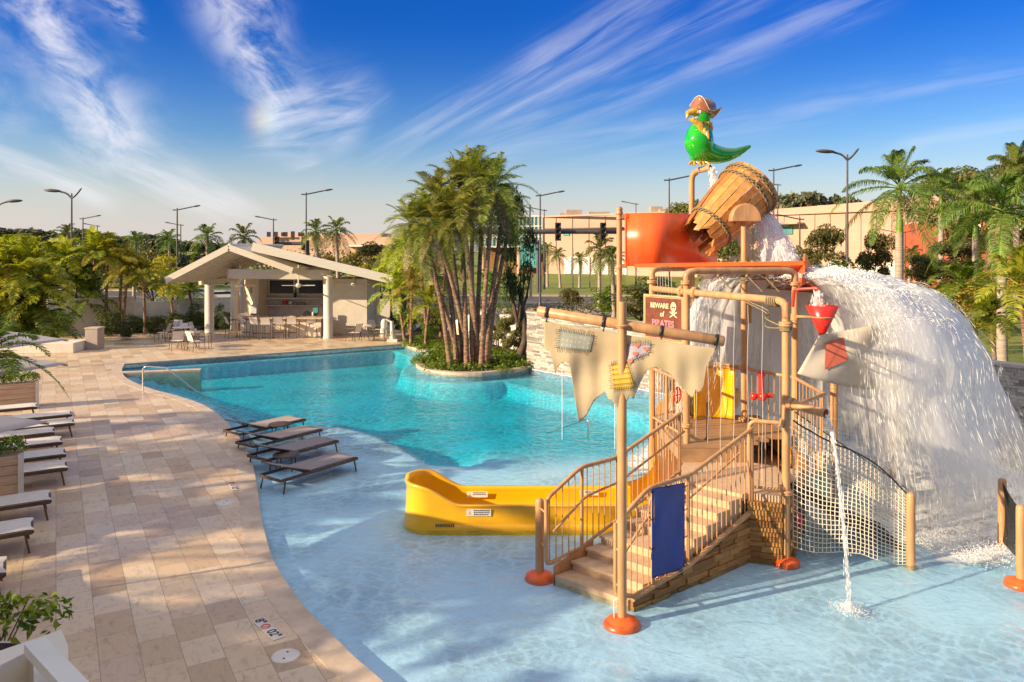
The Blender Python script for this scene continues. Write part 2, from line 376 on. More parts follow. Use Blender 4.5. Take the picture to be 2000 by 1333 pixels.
# ============================================================ SETTING
TA = R(120.7)                                  # direction of the travertine rows
def tile_mat(name, tint=(1, 1, 1), rough=0.42):
    m, t, b = newmat(name)
    tc = t.n('ShaderNodeTexCoord'); mp = t.n('ShaderNodeMapping'); t.l(tc.outputs['Object'], mp.inputs[0]); mp.inputs['Rotation'].default_value = (0, 0, -TA)
    br = t.n('ShaderNodeTexBrick', offset=0.37, offset_frequency=2, squash=1.0); t.l(mp.outputs[0], br.inputs['Vector'])
    for k, v in (('Color1', (0, 0, 0, 1)), ('Color2', (1, 1, 1, 1)), ('Mortar', (0.5, 0.5, 0.5, 1)), ('Scale', 1.0), ('Mortar Size', 0.004), ('Mortar Smooth', 0.1), ('Bias', 0.0), ('Brick Width', 0.61), ('Row Height', 0.405)):
        br.inputs[k].default_value = v
    tilec = t.ramp(br.outputs[0], [(0.0, (0.46, 0.33, 0.215)), (0.3, (0.61, 0.455, 0.30)), (0.6, (0.66, 0.515, 0.36)), (0.85, (0.71, 0.585, 0.43)), (1.0, (0.56, 0.43, 0.31))])
    m2 = t.n('ShaderNodeMapping'); t.l(mp.outputs[0], m2.inputs[0]); m2.inputs['Scale'].default_value = (1.7, 3.4, 1)
    n1 = t.n('ShaderNodeTexNoise', i_Scale=3.2, i_Detail=8.0, i_Roughness=0.68, i_Distortion=0.8); t.l(m2.outputs[0], n1.inputs['Vector'])
    n2 = t.n('ShaderNodeTexNoise', i_Scale=0.35, i_Detail=3.0); t.l(mp.outputs[0], n2.inputs['Vector'])
    n3 = t.n('ShaderNodeTexNoise', i_Scale=26.0, i_Detail=4.0, i_Roughness=0.7); t.l(m2.outputs[0], n3.inputs['Vector'])
    v1 = t.ramp(n1.outputs[0], [(0.25, (0.60, 0.53, 0.46)), (0.48, (1, 1, 1)), (0.75, (1.10, 1.03, 0.95))])
    c = t.mix(1.0, tilec, v1, 'MULTIPLY')
    c = t.mix(t.smooth(n2.outputs[0], 0.5, 0.75, 0, 0.35), c, (0.46, 0.34, 0.24, 1))
    c = t.mix(t.smooth(n3.outputs[0], 0.62, 0.80, 0, 0.5), c, (0.26, 0.19, 0.14, 1))
    c = t.mix(t.math('MULTIPLY', br.outputs['Fac'], 0.75), c, (0.24, 0.17, 0.12, 1))
    c = t.mix(1.0, c, (*tint, 1), 'MULTIPLY')
    t.l(c, b.inputs['Base Color'])
    t.l(t.smooth(n2.outputs[0], 0.35, 0.65, rough-0.12, rough+0.15), b.inputs['Roughness'])
    hgt = t.math('SUBTRACT', t.math('MULTIPLY', n1.outputs[0], 0.3), t.math('MULTIPLY', br.outputs['Fac'], 0.8))
    bp = t.n('ShaderNodeBump', i_Strength=0.35, i_Distance=0.006); t.l(hgt, bp.inputs['Height']); t.l(bp.outputs[0], b.inputs['Normal'])
    return m
M['deck'] = tile_mat('travertine_paving')

def pix(l, z=0.0): return [G(x, y, z).to_2d() for x, y in l]
edge_left = [Vector((14, -0.5)), Vector((6, 1.2)), Vector((2.2, 3.6)), Vector((0.2, 6.0))] + pix([(742, 1333), (690, 1288), (640, 1238), (592, 1188), (556, 1140),
    (530, 1095), (514, 1045), (505, 1000), (499, 950), (488, 900), (470, 862), (437, 822), (396, 792), (345, 774), (300, 762), (262, 748), (241, 735), (236, 722), (242, 711)])
edge_right = pix([(790, 672), (800, 679), (828, 686), (858, 691), (832, 698), (817, 706), (814, 713), (824, 721), (850, 727), (890, 731), (940, 731), (990, 726), (1032, 720)])
def smooth2(pts, k=5):
    q = catmull([Vector((p.x, p.y, 0)) for p in pts], k); return [p.to_2d() for p in q]
EL = [Vector((14, -0.5)), Vector((6, 1.2)), Vector((2.2, 3.6))] + smooth2(edge_left[3:-1], 5) + [edge_left[-1]]
ER = smooth2(edge_right, 4)
W0 = Vector((0.55, 29.6)); W1 = Vector((4.71, 24.4)); W2 = Vector((7.2, 20.6)); W3 = Vector((9.93, 16.4)); W4 = Vector((12.4, 12.2)); W5 = Vector((14, 8))
POOL = EL + ER + [W0, W1, W2, W3, W4, W5]
# ---- deck
deck_chain = [Vector((14, -6)), Vector((-34, -6)), Vector((-34, 26)), Vector((-26, 36)), Vector((-20, 47)), Vector((-5, 47)), ER[0]+Vector((0.0, 0.0))]
def sheet(name, poly, z, mat, **kw):
    tri = tessellate_polygon([[Vector((p[0], p[1], 0)) for p in poly]])
    mb = MB(); vs = [(p[0], p[1], z) for p in poly]
    fs = []
    for t in tri:
        a, b_, c_ = [Vector(vs[i]) for i in t]
        fs.append(t if (b_-a).cross(c_-a).z > 0 else (t[0], t[2], t[1]))
    mb.add(vs, fs); return obj(name, mb, mat, recalc=False, **kw)
sheet('pool_deck', deck_chain+[p for p in reversed(EL)], 0.0, M['deck'], kind='structure')
# ---- ground with a hole for deck + pool
H_ = [Vector((14, -6)), Vector((-34, -6)), Vector((-34, 26)), Vector((-26, 36)), Vector((-20, 47)), Vector((-5, 47))] + ER + [W0, W1, W2, W3, W4, W5]
def grass_mat():
    m, t, b = newmat('lawn_grass')
    tc = t.n('ShaderNodeTexCoord'); co = tc.outputs['Object']
    a = t.n('ShaderNodeTexNoise', i_Scale=0.12, i_Detail=6.0, i_Roughness=0.65); t.l(co, a.inputs['Vector'])
    f_ = t.n('ShaderNodeTexNoise', i_Scale=9.0, i_Detail=6.0, i_Roughness=0.8); t.l(co, f_.inputs['Vector'])
    c1 = t.ramp(a.outputs[0], [(0.3, (0.10, 0.14, 0.018)), (0.5, (0.19, 0.23, 0.03)), (0.7, (0.28, 0.26, 0.06))])
    c2 = t.ramp(f_.outputs[0], [(0.3, (0.55, 0.6, 0.5)), (0.7, (1.35, 1.3, 1.2))])
    t.l(t.mix(1.0, c1, c2, 'MULTIPLY'), b.inputs['Base Color']); b.inputs['Roughness'].default_value = 0.9
    bp = t.n('ShaderNodeBump', i_Strength=0.6, i_Distance=0.05); t.l(f_.outputs[0], bp.inputs['Height']); t.l(bp.outputs[0], b.inputs['Normal'])
    return m
M['grass'] = grass_mat()
def ring_sheet(name, outer, hole, z, mat, **kw):
    pl = [[Vector((p[0], p[1], 0)) for p in outer], [Vector((p[0], p[1], 0)) for p in hole]]
    tri = tessellate_polygon(pl); vs = [(p[0], p[1], z) for p in outer]+[(p[0], p[1], z) for p in hole]
    fs = []
    for t in tri:
        a, b_, c_ = [Vector(vs[i]) for i in t]
        fs.append(tuple(t) if (b_-a).cross(c_-a).z > 0 else (t[0], t[2], t[1]))
    mb = MB(); mb.add(vs, fs); return obj(name, mb, mat, recalc=False, **kw)
big = [(-2500, -800), (2500, -800), (2500, 3500), (-2500, 3500)]
ring_sheet('ground', big, H_, -0.004, M['grass'], kind='structure')
# ---- roads and pavements (sheets) beyond the garden
def band(name, pts, wdt, z, mat, **kw):
    q = catmull([Vector((x, y, z)) for x, y in pts], 8); mb = MB(); L_ = []; R_ = []
    for i, p in enumerate(q):
        a = q[max(0, i-1)]; b_ = q[min(len(q)-1, i+1)]; t = (b_-a).normalized(); n_ = Vector((-t.y, t.x, 0))
        L_.append(p+n_*wdt/2); R_.append(p-n_*wdt/2)
    k = len(q); mb.add(L_+R_, [(k+i, k+i+1, i+1, i) for i in range(k-1)]); return obj(name, mb, mat, recalc=False, **kw)
road_pts = [(-160, 92), (-60, 80), (-25, 71), (0, 67), (25, 66), (70, 64), (160, 50)]
band('road', road_pts, 17, 0.004, M['asphalt'], kind='structure')
M['paint'] = pmat('road_paint', (0.62, 0.56, 0.48), 0.7, var=0.12, scale=6)
band('road_marking', [(x, y+0.1) for x, y in road_pts], 0.16, 0.009, M['paint'], kind='structure')
band('pavement', [(x*0.98, y-11.2) for x, y in road_pts], 4.2, 0.006, M['pavement'], kind='structure')
band('far_pavement', [(x*1.0, y+10.6) for x, y in road_pts], 2.4, 0.006, M['pavement'], kind='structure')
kb = MB()
for off in (-8.75, 8.75):
    q = catmull([Vector((x, y+off*1.0, 0)) for x, y in road_pts], 8)
    for a, b_ in zip(q[:-1], q[1:]): kb.beam(a+Vector((0, 0, .06)), b_+Vector((0, 0, .06)), .2, .13)
obj('kerb', kb, M['pavement'], kind='structure')
# ---- pool floor
gx = np.arange(-17, 15.01, 0.13); gy = np.arange(-1.2, 38.6, 0.13)
XX, YY = np.meshgrid(gx, gy, indexing='ij')
sc = [G(x, y, -0.05) for x, y in [(560, 838), (607, 826), (658, 828), (700, 835), (745, 849), (790, 870), (847, 904)]]
cxs = np.array([-11.0]+[p.x for p in sc]); cys = np.array([sc[0].y-0.2]+[p.y for p in sc])
yc = np.interp(XX, cxs, cys)
def sst(t): t = np.clip(t, 0, 1); return t*t*(3-2*t)
t_shelf = sst((YY-yc)/0.16)
t_beach = sst((YY-15.6)/7.0)
bl = sst((XX+2.0)/1.6)
tt = t_shelf*(1-bl)+t_beach*bl
ZZ = -0.11-0.70*tt
def dist_poly(pts):
    d = np.full(XX.shape, 1e9)
    for a, b_ in zip(pts[:-1], pts[1:]):
        ax, ay = a[0], a[1]; dx, dy = b_[0]-ax, b_[1]-ay; L2 = dx*dx+dy*dy+1e-12
        t = np.clip(((XX-ax)*dx+(YY-ay)*dy)/L2, 0, 1)
        d = np.minimum(d, np.hypot(XX-ax-t*dx, YY-ay-t*dy))
    return d
dl = dist_poly(EL)
step = -0.16-0.15*np.floor(dl/0.5); stair_zone = (YY > 19.5) & (YY < 29.0) & (XX < -4)
ZZ = np.where(stair_zone, np.maximum(ZZ, step), ZZ)
dw = dist_poly([W0, W1, W2, W3, W4])
ZZ = np.maximum(ZZ, -0.32-1.2*sst((dw-1.7)/0.3))
di = dist_poly(ER[8:]); ZZ = np.maximum(ZZ, -0.26-1.2*sst((di-0.6)/0.2))
df = dist_poly([EL[-1], ER[0]]+ER[:8]); ZZ = np.maximum(ZZ, -0.24-1.2*sst((df-0.5)/0.15))
ZZ += 0.0
def pool_floor_mat():
    m, t, b = newmat('pool_plaster')
    tc = t.n('ShaderNodeTexCoord'); co = tc.outputs['Object']
    a = t.n('ShaderNodeTexNoise', i_Scale=0.5, i_Detail=5.0); t.l(co, a.inputs['Vector'])
    f_ = t.n('ShaderNodeTexNoise', i_Scale=30.0, i_Detail=4.0); t.l(co, f_.inputs['Vector'])
    c = t.ramp(a.outputs[0], [(0.3, (0.56, 0.69, 0.96)), (0.7, (0.68, 0.78, 0.98))])
    c = t.mix(t.smooth(f_.outputs[0], 0.4, 0.7, 0, 0.15), c, (0.30, 0.50, 0.70, 1))
    t.l(c, b.inputs['Base Color']); b.inputs['Roughness'].default_value = 0.85; return m
M['plaster'] = pool_floor_mat()
nx_, ny_ = XX.shape
me = bpy.data.meshes.new('pool_floor')
vv = np.stack([XX, YY, ZZ], -1).reshape(-1, 3)
ii, jj = np.meshgrid(np.arange(nx_-1), np.arange(ny_-1), indexing='ij'); a_ = (ii*ny_+jj).ravel()
fq = np.stack([a_, a_+ny_, a_+ny_+1, a_+1], -1)
me.vertices.add(len(vv)); me.vertices.foreach_set('co', vv.ravel()); me.loops.add(fq.size); me.loops.foreach_set('vertex_index', fq.ravel().astype(np.int32))
me.polygons.add(len(fq)); me.polygons.foreach_set('loop_start', np.arange(0, fq.size, 4, dtype=np.int32)); me.polygons.foreach_set('use_smooth', np.ones(len(fq), dtype=bool)); me.update(calc_edges=True); me.materials.append(M['plaster'])
o = bpy.data.objects.new('pool_floor', me); C.objects.link(o); o['kind'] = 'structure'
# pool wall (vertical skirt) and waterline tile
sk = MB()
for a, b_ in zip(POOL, POOL[1:]+POOL[:1]):
    sk.add([(a.x, a.y, -0.012), (b_.x, b_.y, -0.012), (b_.x, b_.y, -1.6), (a.x, a.y, -1.6)], [(0, 1, 2, 3)], True)
M['waterline'] = pmat('pool_wall_tile', (0.40, 0.56, 0.66), 0.35, var=0.15, scale=10)
obj('pool_wall', sk, M['plaster'], recalc=False, kind='structure')
# coping along the deck edge and the bed edge
def ribbon(name, pts, o0, o1, z0, z1, mat, **kw):
    """a solid strip following pts between the lateral offsets o0..o1"""
    mb = MB(); rows = []
    for i, p in enumerate(pts):
        a = pts[max(0, i-1)]; b_ = pts[min(len(pts)-1, i+1)]; t = (b_-a).normalized(); n_ = Vector((-t.y, t.x))
        A = p+n_*o0; B = p+n_*o1; rows.append([(A.x, A.y, z0), (A.x, A.y, z1), (B.x, B.y, z1), (B.x, B.y, z0)])
    vs = [q for r in rows for q in r]; fs = []
    for i in range(len(rows)-1):
        for j in range(4): fs.append((i*4+j, i*4+(j+1) % 4, i*4+4+(j+1) % 4, i*4+4+j))
    fs += [(0, 1, 2, 3), tuple(range(len(vs)-4, len(vs)))]
    mb.add(vs, fs); return obj(name, mb, mat, **kw)
ribbon('deck_coping', EL[3:], -0.03, 0.30, -0.06, 0.005, M['coping'], kind='structure')
ribbon('far_coping', [EL[-1], ER[0]], -0.03, 0.34, -0.06, 0.007, M['coping'], kind='structure')
ribbon('bed_coping', ER, -0.03, 0.24, -0.10, 0.06, M['coping'], kind='structure')
M['nosing'] = pmat('step_nosing_tile', (0.14, 0.33, 0.55), .4, var=.15, scale=12)
ELs = [p for p in EL if 19.8 < p.y < 28.8]
for k_ in range(1, 5): ribbon('pool_step_edge', ELs, -.5*k_-.03, -.5*k_+.03, -0.02-.15*k_, -0.002-.15*k_, M['nosing'], kind='structure')
# long bench ledge inside the pool
lb = MB(); a = G(238, 729, -0.0); b_ = G(392, 722, -0.0)
lb.beam(Vector((a.x-0.5, a.y, -.4)), Vector((b_.x, b_.y, -.4)), .42, .83)
obj('pool_ledge', lb, M['coping'], kind='structure')
# planting bed behind the island
bed = ER + [W0+Vector((0.3, 0.4)), Vector((1.5, 31.0)), Vector((-1, 46)), Vector((-5.4, 47)), Vector((-5.6, 38))]
sheet('planting_bed', bed, 0.03, M['soil'], kind='structure')
# ---- water
def water_mat():
    m = bpy.data.materials.new('pool_water'); m.use_nodes = True; t = NT(m.node_tree); nt = m.node_tree
    nt.nodes.remove(nt.nodes['Principled BSDF']); o = nt.nodes['Material Output']
    tc = t.n('ShaderNodeTexCoord'); co = tc.outputs['Object']
    a = t.n('ShaderNodeTexNoise', i_Scale=2.2, i_Detail=3.0, i_Roughness=0.55, i_Distortion=0.6); t.l(co, a.inputs['Vector'])
    b2 = t.n('ShaderNodeTexNoise', i_Scale=7.5, i_Detail=4.0, i_Roughness=0.6, i_Distortion=0.8); t.l(co, b2.inputs['Vector'])
    hgt = t.math('ADD', t.math('MULTIPLY', a.outputs[0], 1.0), t.math('MULTIPLY', b2.outputs[0], 0.38))
    bp = t.n('ShaderNodeBump', i_Strength=0.75, i_Distance=0.10); t.l(hgt, bp.inputs['Height'])
    ge = t.n('ShaderNodeNewGeometry'); dp = t.n('ShaderNodeVectorMath', operation='DOT_PRODUCT'); t.l(ge.outputs['Incoming'], dp.inputs[0]); t.l(bp.outputs[0], dp.inputs[1])
    cs = t.math('ABSOLUTE', dp.outputs['Value'])
    fr_ = t.math('ADD', 0.02, t.math('MULTIPLY', t.math('POWER', t.math('SUBTRACT', 1.0, cs, clamp=True), 5.0), 0.55))
    tr = t.n('ShaderNodeBsdfTransparent'); gl = t.n('ShaderNodeBsdfGlossy', i_Roughness=0.05)
    t.l(bp.outputs[0], gl.inputs['Normal'])
    # caustic light network painted into the surface's transparency colour with Voronoi edges
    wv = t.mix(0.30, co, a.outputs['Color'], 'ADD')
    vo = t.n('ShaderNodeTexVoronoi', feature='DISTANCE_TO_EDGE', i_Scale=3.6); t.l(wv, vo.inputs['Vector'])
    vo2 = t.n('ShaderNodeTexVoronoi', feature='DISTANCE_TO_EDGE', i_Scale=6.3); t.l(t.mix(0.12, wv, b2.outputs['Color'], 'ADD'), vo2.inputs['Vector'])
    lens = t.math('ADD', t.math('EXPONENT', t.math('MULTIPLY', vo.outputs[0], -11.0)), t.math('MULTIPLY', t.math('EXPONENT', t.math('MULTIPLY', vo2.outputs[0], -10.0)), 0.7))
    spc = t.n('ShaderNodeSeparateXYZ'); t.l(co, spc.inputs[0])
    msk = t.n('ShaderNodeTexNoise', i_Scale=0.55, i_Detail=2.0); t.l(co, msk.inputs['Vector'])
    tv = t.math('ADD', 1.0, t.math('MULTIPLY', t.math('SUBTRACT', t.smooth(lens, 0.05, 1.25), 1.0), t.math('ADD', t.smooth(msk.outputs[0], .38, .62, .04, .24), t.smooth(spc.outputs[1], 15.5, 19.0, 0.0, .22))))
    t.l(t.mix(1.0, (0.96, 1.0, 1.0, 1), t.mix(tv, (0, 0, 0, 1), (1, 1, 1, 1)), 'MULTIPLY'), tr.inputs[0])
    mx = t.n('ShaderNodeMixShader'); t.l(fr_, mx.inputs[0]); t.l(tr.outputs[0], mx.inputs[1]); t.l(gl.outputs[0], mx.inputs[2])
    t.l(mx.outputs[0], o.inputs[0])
    va = t.n('ShaderNodeVolumeAbsorption', i_Density=0.95); va.inputs[0].default_value = (0.04, 0.95, 0.962, 1)
    t.l(va.outputs[0], o.inputs['Volume'])
    return m
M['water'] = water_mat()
wb = MB(); wz = -0.04
tri = tessellate_polygon([[Vector((p.x, p.y, 0)) for p in POOL]])
n_ = len(POOL); vs = [(p.x, p.y, wz) for p in POOL]+[(p.x, p.y, -1.55) for p in POOL]
fs = []
for t_ in tri:
    A, B, D = [Vector(vs[i]) for i in t_]; up = (B-A).cross(D-A).z > 0
    tt_ = tuple(t_) if up else (t_[0], t_[2], t_[1]); fs.append(tt_); fs.append(tuple(n_+i for i in reversed(tt_)))
for i in range(n_): j = (i+1) % n_; fs.append((i, j, n_+j, n_+i))
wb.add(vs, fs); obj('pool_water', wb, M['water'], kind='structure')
# ---- stacked stone walls
def stackmat(name, stops, rough=0.85, bump=0.6, bs=25, stretch=None):
    m, t, b = newmat(name)
    ge = t.n('ShaderNodeNewGeometry'); c = t.ramp(ge.outputs['Random Per Island'], stops)
    tc = t.n('ShaderNodeTexCoord'); co = tc.outputs['Object']
    if stretch: mp = t.n('ShaderNodeMapping'); t.l(co, mp.inputs[0]); mp.inputs['Scale'].default_value = stretch; co = mp.outputs[0]
    no = t.n('ShaderNodeTexNoise', i_Scale=bs, i_Detail=6.0, i_Roughness=0.7); t.l(co, no.inputs['Vector'])
    t.l(t.mix(1.0, c, t.ramp(no.outputs[0], [(0.3, (0.6, 0.58, 0.55)), (0.7, (1.15, 1.15, 1.15))]), 'MULTIPLY'), b.inputs['Base Color'])
    b.inputs['Roughness'].default_value = rough
    bp = t.n('ShaderNodeBump', i_Strength=bump, i_Distance=0.015); t.l(no.outputs[0], bp.inputs['Height']); t.l(bp.outputs[0], b.inputs['Normal'])
    return m
M['stack'] = stackmat('stacked_ledge_stone', [(0, (0.22, 0.20, 0.19)), (0.3, (0.40, 0.35, 0.31)), (0.6, (0.55, 0.48, 0.41)), (0.85, (0.66, 0.60, 0.54)), (1, (0.34, 0.31, 0.30))])
def stacked(mb, a, b_, z0, z1, thick, rnd, rh=0.065, lmin=0.12, lmax=0.5, out=0.03, side=-1):
    a = Vector(a); b_ = Vector(b_); L = (b_-a).length; d = (b_-a)/L; n2 = Vector((-d.y, d.x))*side
    ang = math.atan2(d.y, d.x); z = z0
    while z < z1-1e-3:
        h = min(rh*rnd.uniform(0.75, 1.3), z1-z); x = -rnd.uniform(0, 0.05)
        while x < L:
            l = min(rnd.uniform(lmin, lmax), L-x)
            if l > 0.01:
                pr = rnd.uniform(0.0, out); x0 = max(x, 0); l2 = x+l-x0
                c = a+d*(x0+l2/2)+n2*(pr/2-0.0)
                mb.box((c.x, c.y, z+h/2), (l2-0.004, thick+pr, h-0.004), rz=ang)
            x += l
        z += h
rnd = random.Random(5)
def stone_wall(pts, z1, label):
    root = thing('stone_wall', (pts[0].x, pts[0].y, -0.3), label, 'wall')
    mb = MB(); cp = MB()
    for a, b_ in zip(pts[:-1], pts[1:]):
        d = (b_-a).normalized(); n2 = Vector((-d.y, d.x)); off = -n2*-0.17
        stacked(mb, a+off, b_+off, -0.3, z1, 0.26, rnd)
        cp.beam(Vector((a.x+off.x, a.y+off.y, z1+0.03)), Vector((b_.x+off.x, b_.y+off.y, z1+0.03)), 0.36, 0.06)
    obj('stone_facing', mb, M['stack'], root, recalc=False); obj('wall_cap', cp, M['stone_cap'], root)
stone_wall([W0, W1], 2.1, 'stacked grey ledgestone wall between island palms and the ragged sail')
stone_wall([Vector((7.6, 20.0)), W3, W4, W5], 2.1, 'long stacked stone wall behind the dumping water')
# white garden wall in the gap, seen between the posts of the play structure
ww = MB(); ww.beam((4.9, 25.6, 0.9), (8.2, 21.6, 0.9), .2, 2.0)
ww.beam((4.9, 25.6, 1.93), (8.2, 21.6, 1.93), .28, .07)
for k in range(6):
    p = Vector((4.9, 25.6, 0)).lerp(Vector((8.2, 21.6, 0)), k/5); ww.box((p.x-.08, p.y-.07, 0.95), (.3, .3, 2.12), rz=R(-50))
setp(obj('garden_wall', ww, M['white'], origin=(4.9, 25.6, 0)), 'white rendered garden wall with piers behind play tower', 'wall')
# ============================================================ PLAY TOWER
FL = -0.11                                   # splash-pad floor
A_ = G(1215, 1222, FL); C_ = G(1535, 1103, FL); B_ = G(1054, 1132, FL); Hb = G(1779, 1112, FL)
D_ = Vector((3.0, 13.2, FL)); E_ = Vector((4.5, 14.9, FL)); F_ = Vector((5.12, 13.9, FL)); G_ = Vector((2.7, 14.8, FL))
R0 = G(1228, 1185, -0.05); R0.z = 0; su = Vector((0.78, 0.625, 0)); sv = Vector((0.76, -0.65, 0)); SW = 1.17
def S_(s, w_, z): return Vector((R0.x+su.x*s-sv.x*w_, R0.y+su.y*s-sv.y*w_, z))
PR = 0.058
M['blocks'] = stackmat('moulded_wood_blocks', [(0, (0.26, 0.11, 0.03)), (0.3, (0.46, 0.20, 0.05)), (0.65, (0.62, 0.32, 0.09)), (1, (0.34, 0.14, 0.035))], rough=0.55, bump=0.5, bs=7, stretch=(1, 1, 9))
M['planks'] = pmat('deck_planks', (0.36, 0.22, 0.12), 0.5, var=0.25, scale=3, stretch=(0.5, 9, 1))
tower = thing('play_tower', (C_.x, C_.y, FL), 'tan pipe water play tower with stairs, landing and wood block walls', 'play structure')
def flange(mb, p, ax, r=PR*1.75, t=0.03):
    ax = Vector(ax).normalized(); mb.lathe([(0, -t), (r, -t), (r, -0.004), (r*0.9, 0), (r, 0.004), (r, t), (0, t)], p, 16, ax)
    u_ = ax.orthogonal().normalized(); v_ = ax.cross(u_)
    for k in range(6):
        a = k*PI/3; q = Vector(p)+(u_*cos(a)+v_*sin(a))*r*0.82; mb.tube([q-ax*(t+.012), q+ax*(t+.012)], 0.009, 6)
def z_(v, z): return Vector((v.x, v.y, z))
# posts
for nm, pts, fl in (
    ('post', [z_(C_, FL), z_(C_, 3.70), z_(C_, 3.74)], [(z_(C_, 0.95), (0, 0, 1))]),
    ('post', [z_(D_, FL), z_(D_, 3.96)], [(z_(D_, 3.95), (0, 0, 1)), (z_(D_, 1.5), (0, 0, 1)), (z_(D_, 2.3), (0, 0, 1))]),
    ('post', [z_(E_, FL), z_(E_, 5.05)], [(z_(E_, 4.26), (0, 0, 1)), (z_(E_, 2.23), (0, 0, 1)), (z_(E_, 1.22), (0, 0, 1))]),
    ('post', [z_(F_, FL), z_(F_, 3.92)], [(z_(F_, 3.90), (0, 0, 1))]),
    ('post', [z_(G_, FL), z_(G_, 3.92)], [(z_(G_, 3.90), (0, 0, 1))])):
    mb = MB(); mb.tube(pts, PR if nm == 'post' else PR, 16)
    for p, a in fl: flange(mb, p, a)
    obj('post', mb, M['pipe'], tower)
# overhead pipes
mb = MB(); pd = (D_-C_).normalized()
mb.tube(roundpath([z_(C_, 3.5), z_(C_, 3.76), z_(D_, 3.79)], 0.22, 8), PR, 16)
flange(mb, z_(D_, 3.79)-pd*0.22, pd); flange(mb, z_(C_, 3.42), (0, 0, 1))
obj('overhead_pipe', mb, M['pipe'], tower)
mb = MB(); mb.tube([z_(D_, 3.79), z_(G_, 3.77)], PR*.95, 16); gd = (G_-D_).normalized(); flange(mb, z_(D_, 3.79)+gd*0.18, gd)
obj('overhead_pipe', mb, M['pipe'], tower)
mb = MB(); mb.tube(roundpath([z_(D_, 3.95), z_(D_, 4.15), z_(F_, 4.14), z_(F_, 3.92)], 0.24, 8), PR*1.05, 16); obj('arch_pipe', mb, M['pipe'], tower)
K2 = Vector((4.9, 15.9, FL))
mb = MB(); mb.tube(roundpath([z_(G_, 3.95), z_(G_, 4.15), z_(K2, 4.15), z_(K2, 3.0)], 0.24, 8), PR, 16); obj('arch_pipe', mb, M['pipe'], tower)
# base flanges on the two front legs
def baseflange(p, parent, r=0.235):
    mb = MB(); mb.lathe([(0.0, 0.115), (0.07, 0.115), (0.10, 0.108), (0.19, 0.07), (r, 0.022), (r, 0.0), (0, 0.0)], (p.x, p.y, FL), 28)
    return obj('base_flange', mb, M['orange'], parent)
baseflange(C_, tower, 0.20)
# ---- stairs
steps = [(0.30, 0.155), (0.58, 0.27), (0.86, 0.385), (1.34, 0.50), (1.61, 0.62), (1.88, 0.74), (2.15, 0.85)]
mb = MB()
def slab(s0, s1, z0, z1, w0=0.0, w1=SW):
    q = [S_(s0, w0, 0), S_(s1, w0, 0), S_(s1, w1, 0), S_(s0, w1, 0)]
    mb.prism([(p.x, p.y) for p in q], z0, z1)
slab(-0.02, 0.30, FL, 0.03)
for i, (s, z) in enumerate(steps):
    s1 = steps[i+1][0] if i < len(steps)-1 else 2.45
    slab(s, s1+0.02, FL+0.01, z-0.035, 0.01, SW-0.01); slab(s-0.025, s1+0.001*i, z-0.035, z)
o = obj('stair_flight', mb, M['cream'], tower); bevel(o, 0.012, 2)
# landing and upper deck
K_ = S_(2.575, 0, 0); L_ = S_(2.45, SW, 0)
mb = MB(); land = [S_(2.45, 0, 0), K_, C_+Vector((-0.08, -0.03, 0)), Vector((4.75, 12.6, 0)), Vector((4.0, 13.1, 0)), Vector((2.95, 13.1, 0)), L_]
mb.prism([(p.x, p.y) for p in land], 0.80, 0.90); o = obj('landing', mb, M['cream'], tower); bevel(o, 0.015)
mb = MB(); nb = 12
for k in range(nb):
    y0 = 13.05+k*0.2; x0 = 2.86; x1 = 4.0+0.75*min(1, k/3.0) if k < 3 else 4.95
    mb.box(((x0+x1)/2, y0+0.097, 1.17), (x1-x0, 0.19, 0.05))
mb.box((3.45, 13.07, 1.02), (1.18, 0.04, 0.24)); mb.box((2.84, 14.2, 1.05), (0.04, 2.3, 0.2))
obj('plank_deck', mb, M['planks'], tower)
# ---- moulded wood-block siding
def siding(a, b_, ztop, thick=0.10, seed=1, z0=FL, side=-1):
    rn = random.Random(seed); mb = MB(); a = Vector((a[0], a[1])); b_ = Vector((b_[0], b_[1])); L = (b_-a).length; d = (b_-a)/L; n2 = Vector((-d.y, d.x))*side
    ang = math.atan2(d.y, d.x); z = z0
    while z < max(ztop(0), ztop(L)):
        h = rn.uniform(0.055, 0.095); x = 0
        while x < L-0.005:
            l = min(rn.uniform(0.16, 0.5), L-x); zt = min(ztop(x), ztop(x+l)) if l > .1 else ztop(x)
            zt = (ztop(x)+ztop(x+l))/2
            if z < zt-0.01:
                h2 = min(h, zt-z); pr = rn.uniform(0, 0.045); c = a+d*(x+l/2)+n2*(thick/2+pr/2-0.0)
                mb.box((c.x, c.y, z+h2/2), (l-0.006, thick+pr, h2-0.006), rz=ang)
            x += l
        z += h
    return mb
zr = lambda x: 0.05+0.13*min(x, 1.15)+max(0, x-1.15)*0.29
mb = siding(S_(0.02, 0, 0), S_(2.575, 0, 0), lambda x: zr(x)-0.0, 0.05, 3)
mb2 = siding(K_, C_+Vector((-0.05, 0, 0)), lambda x: 0.80, 0.05, 5); mb.add(mb2.v, mb2.f)
mb2 = siding(C_, Vector((4.75, 12.6)), lambda x: 0.80, 0.05, 7); mb.add(mb2.v, mb2.f)
mb2 = siding(Vector((4.75, 12.6)), Vector((5.0, 15.4)), lambda x: 1.1, 0.05, 9); mb.add(mb2.v, mb2.f)
obj('block_siding', mb, M['blocks'], tower, recalc=False)
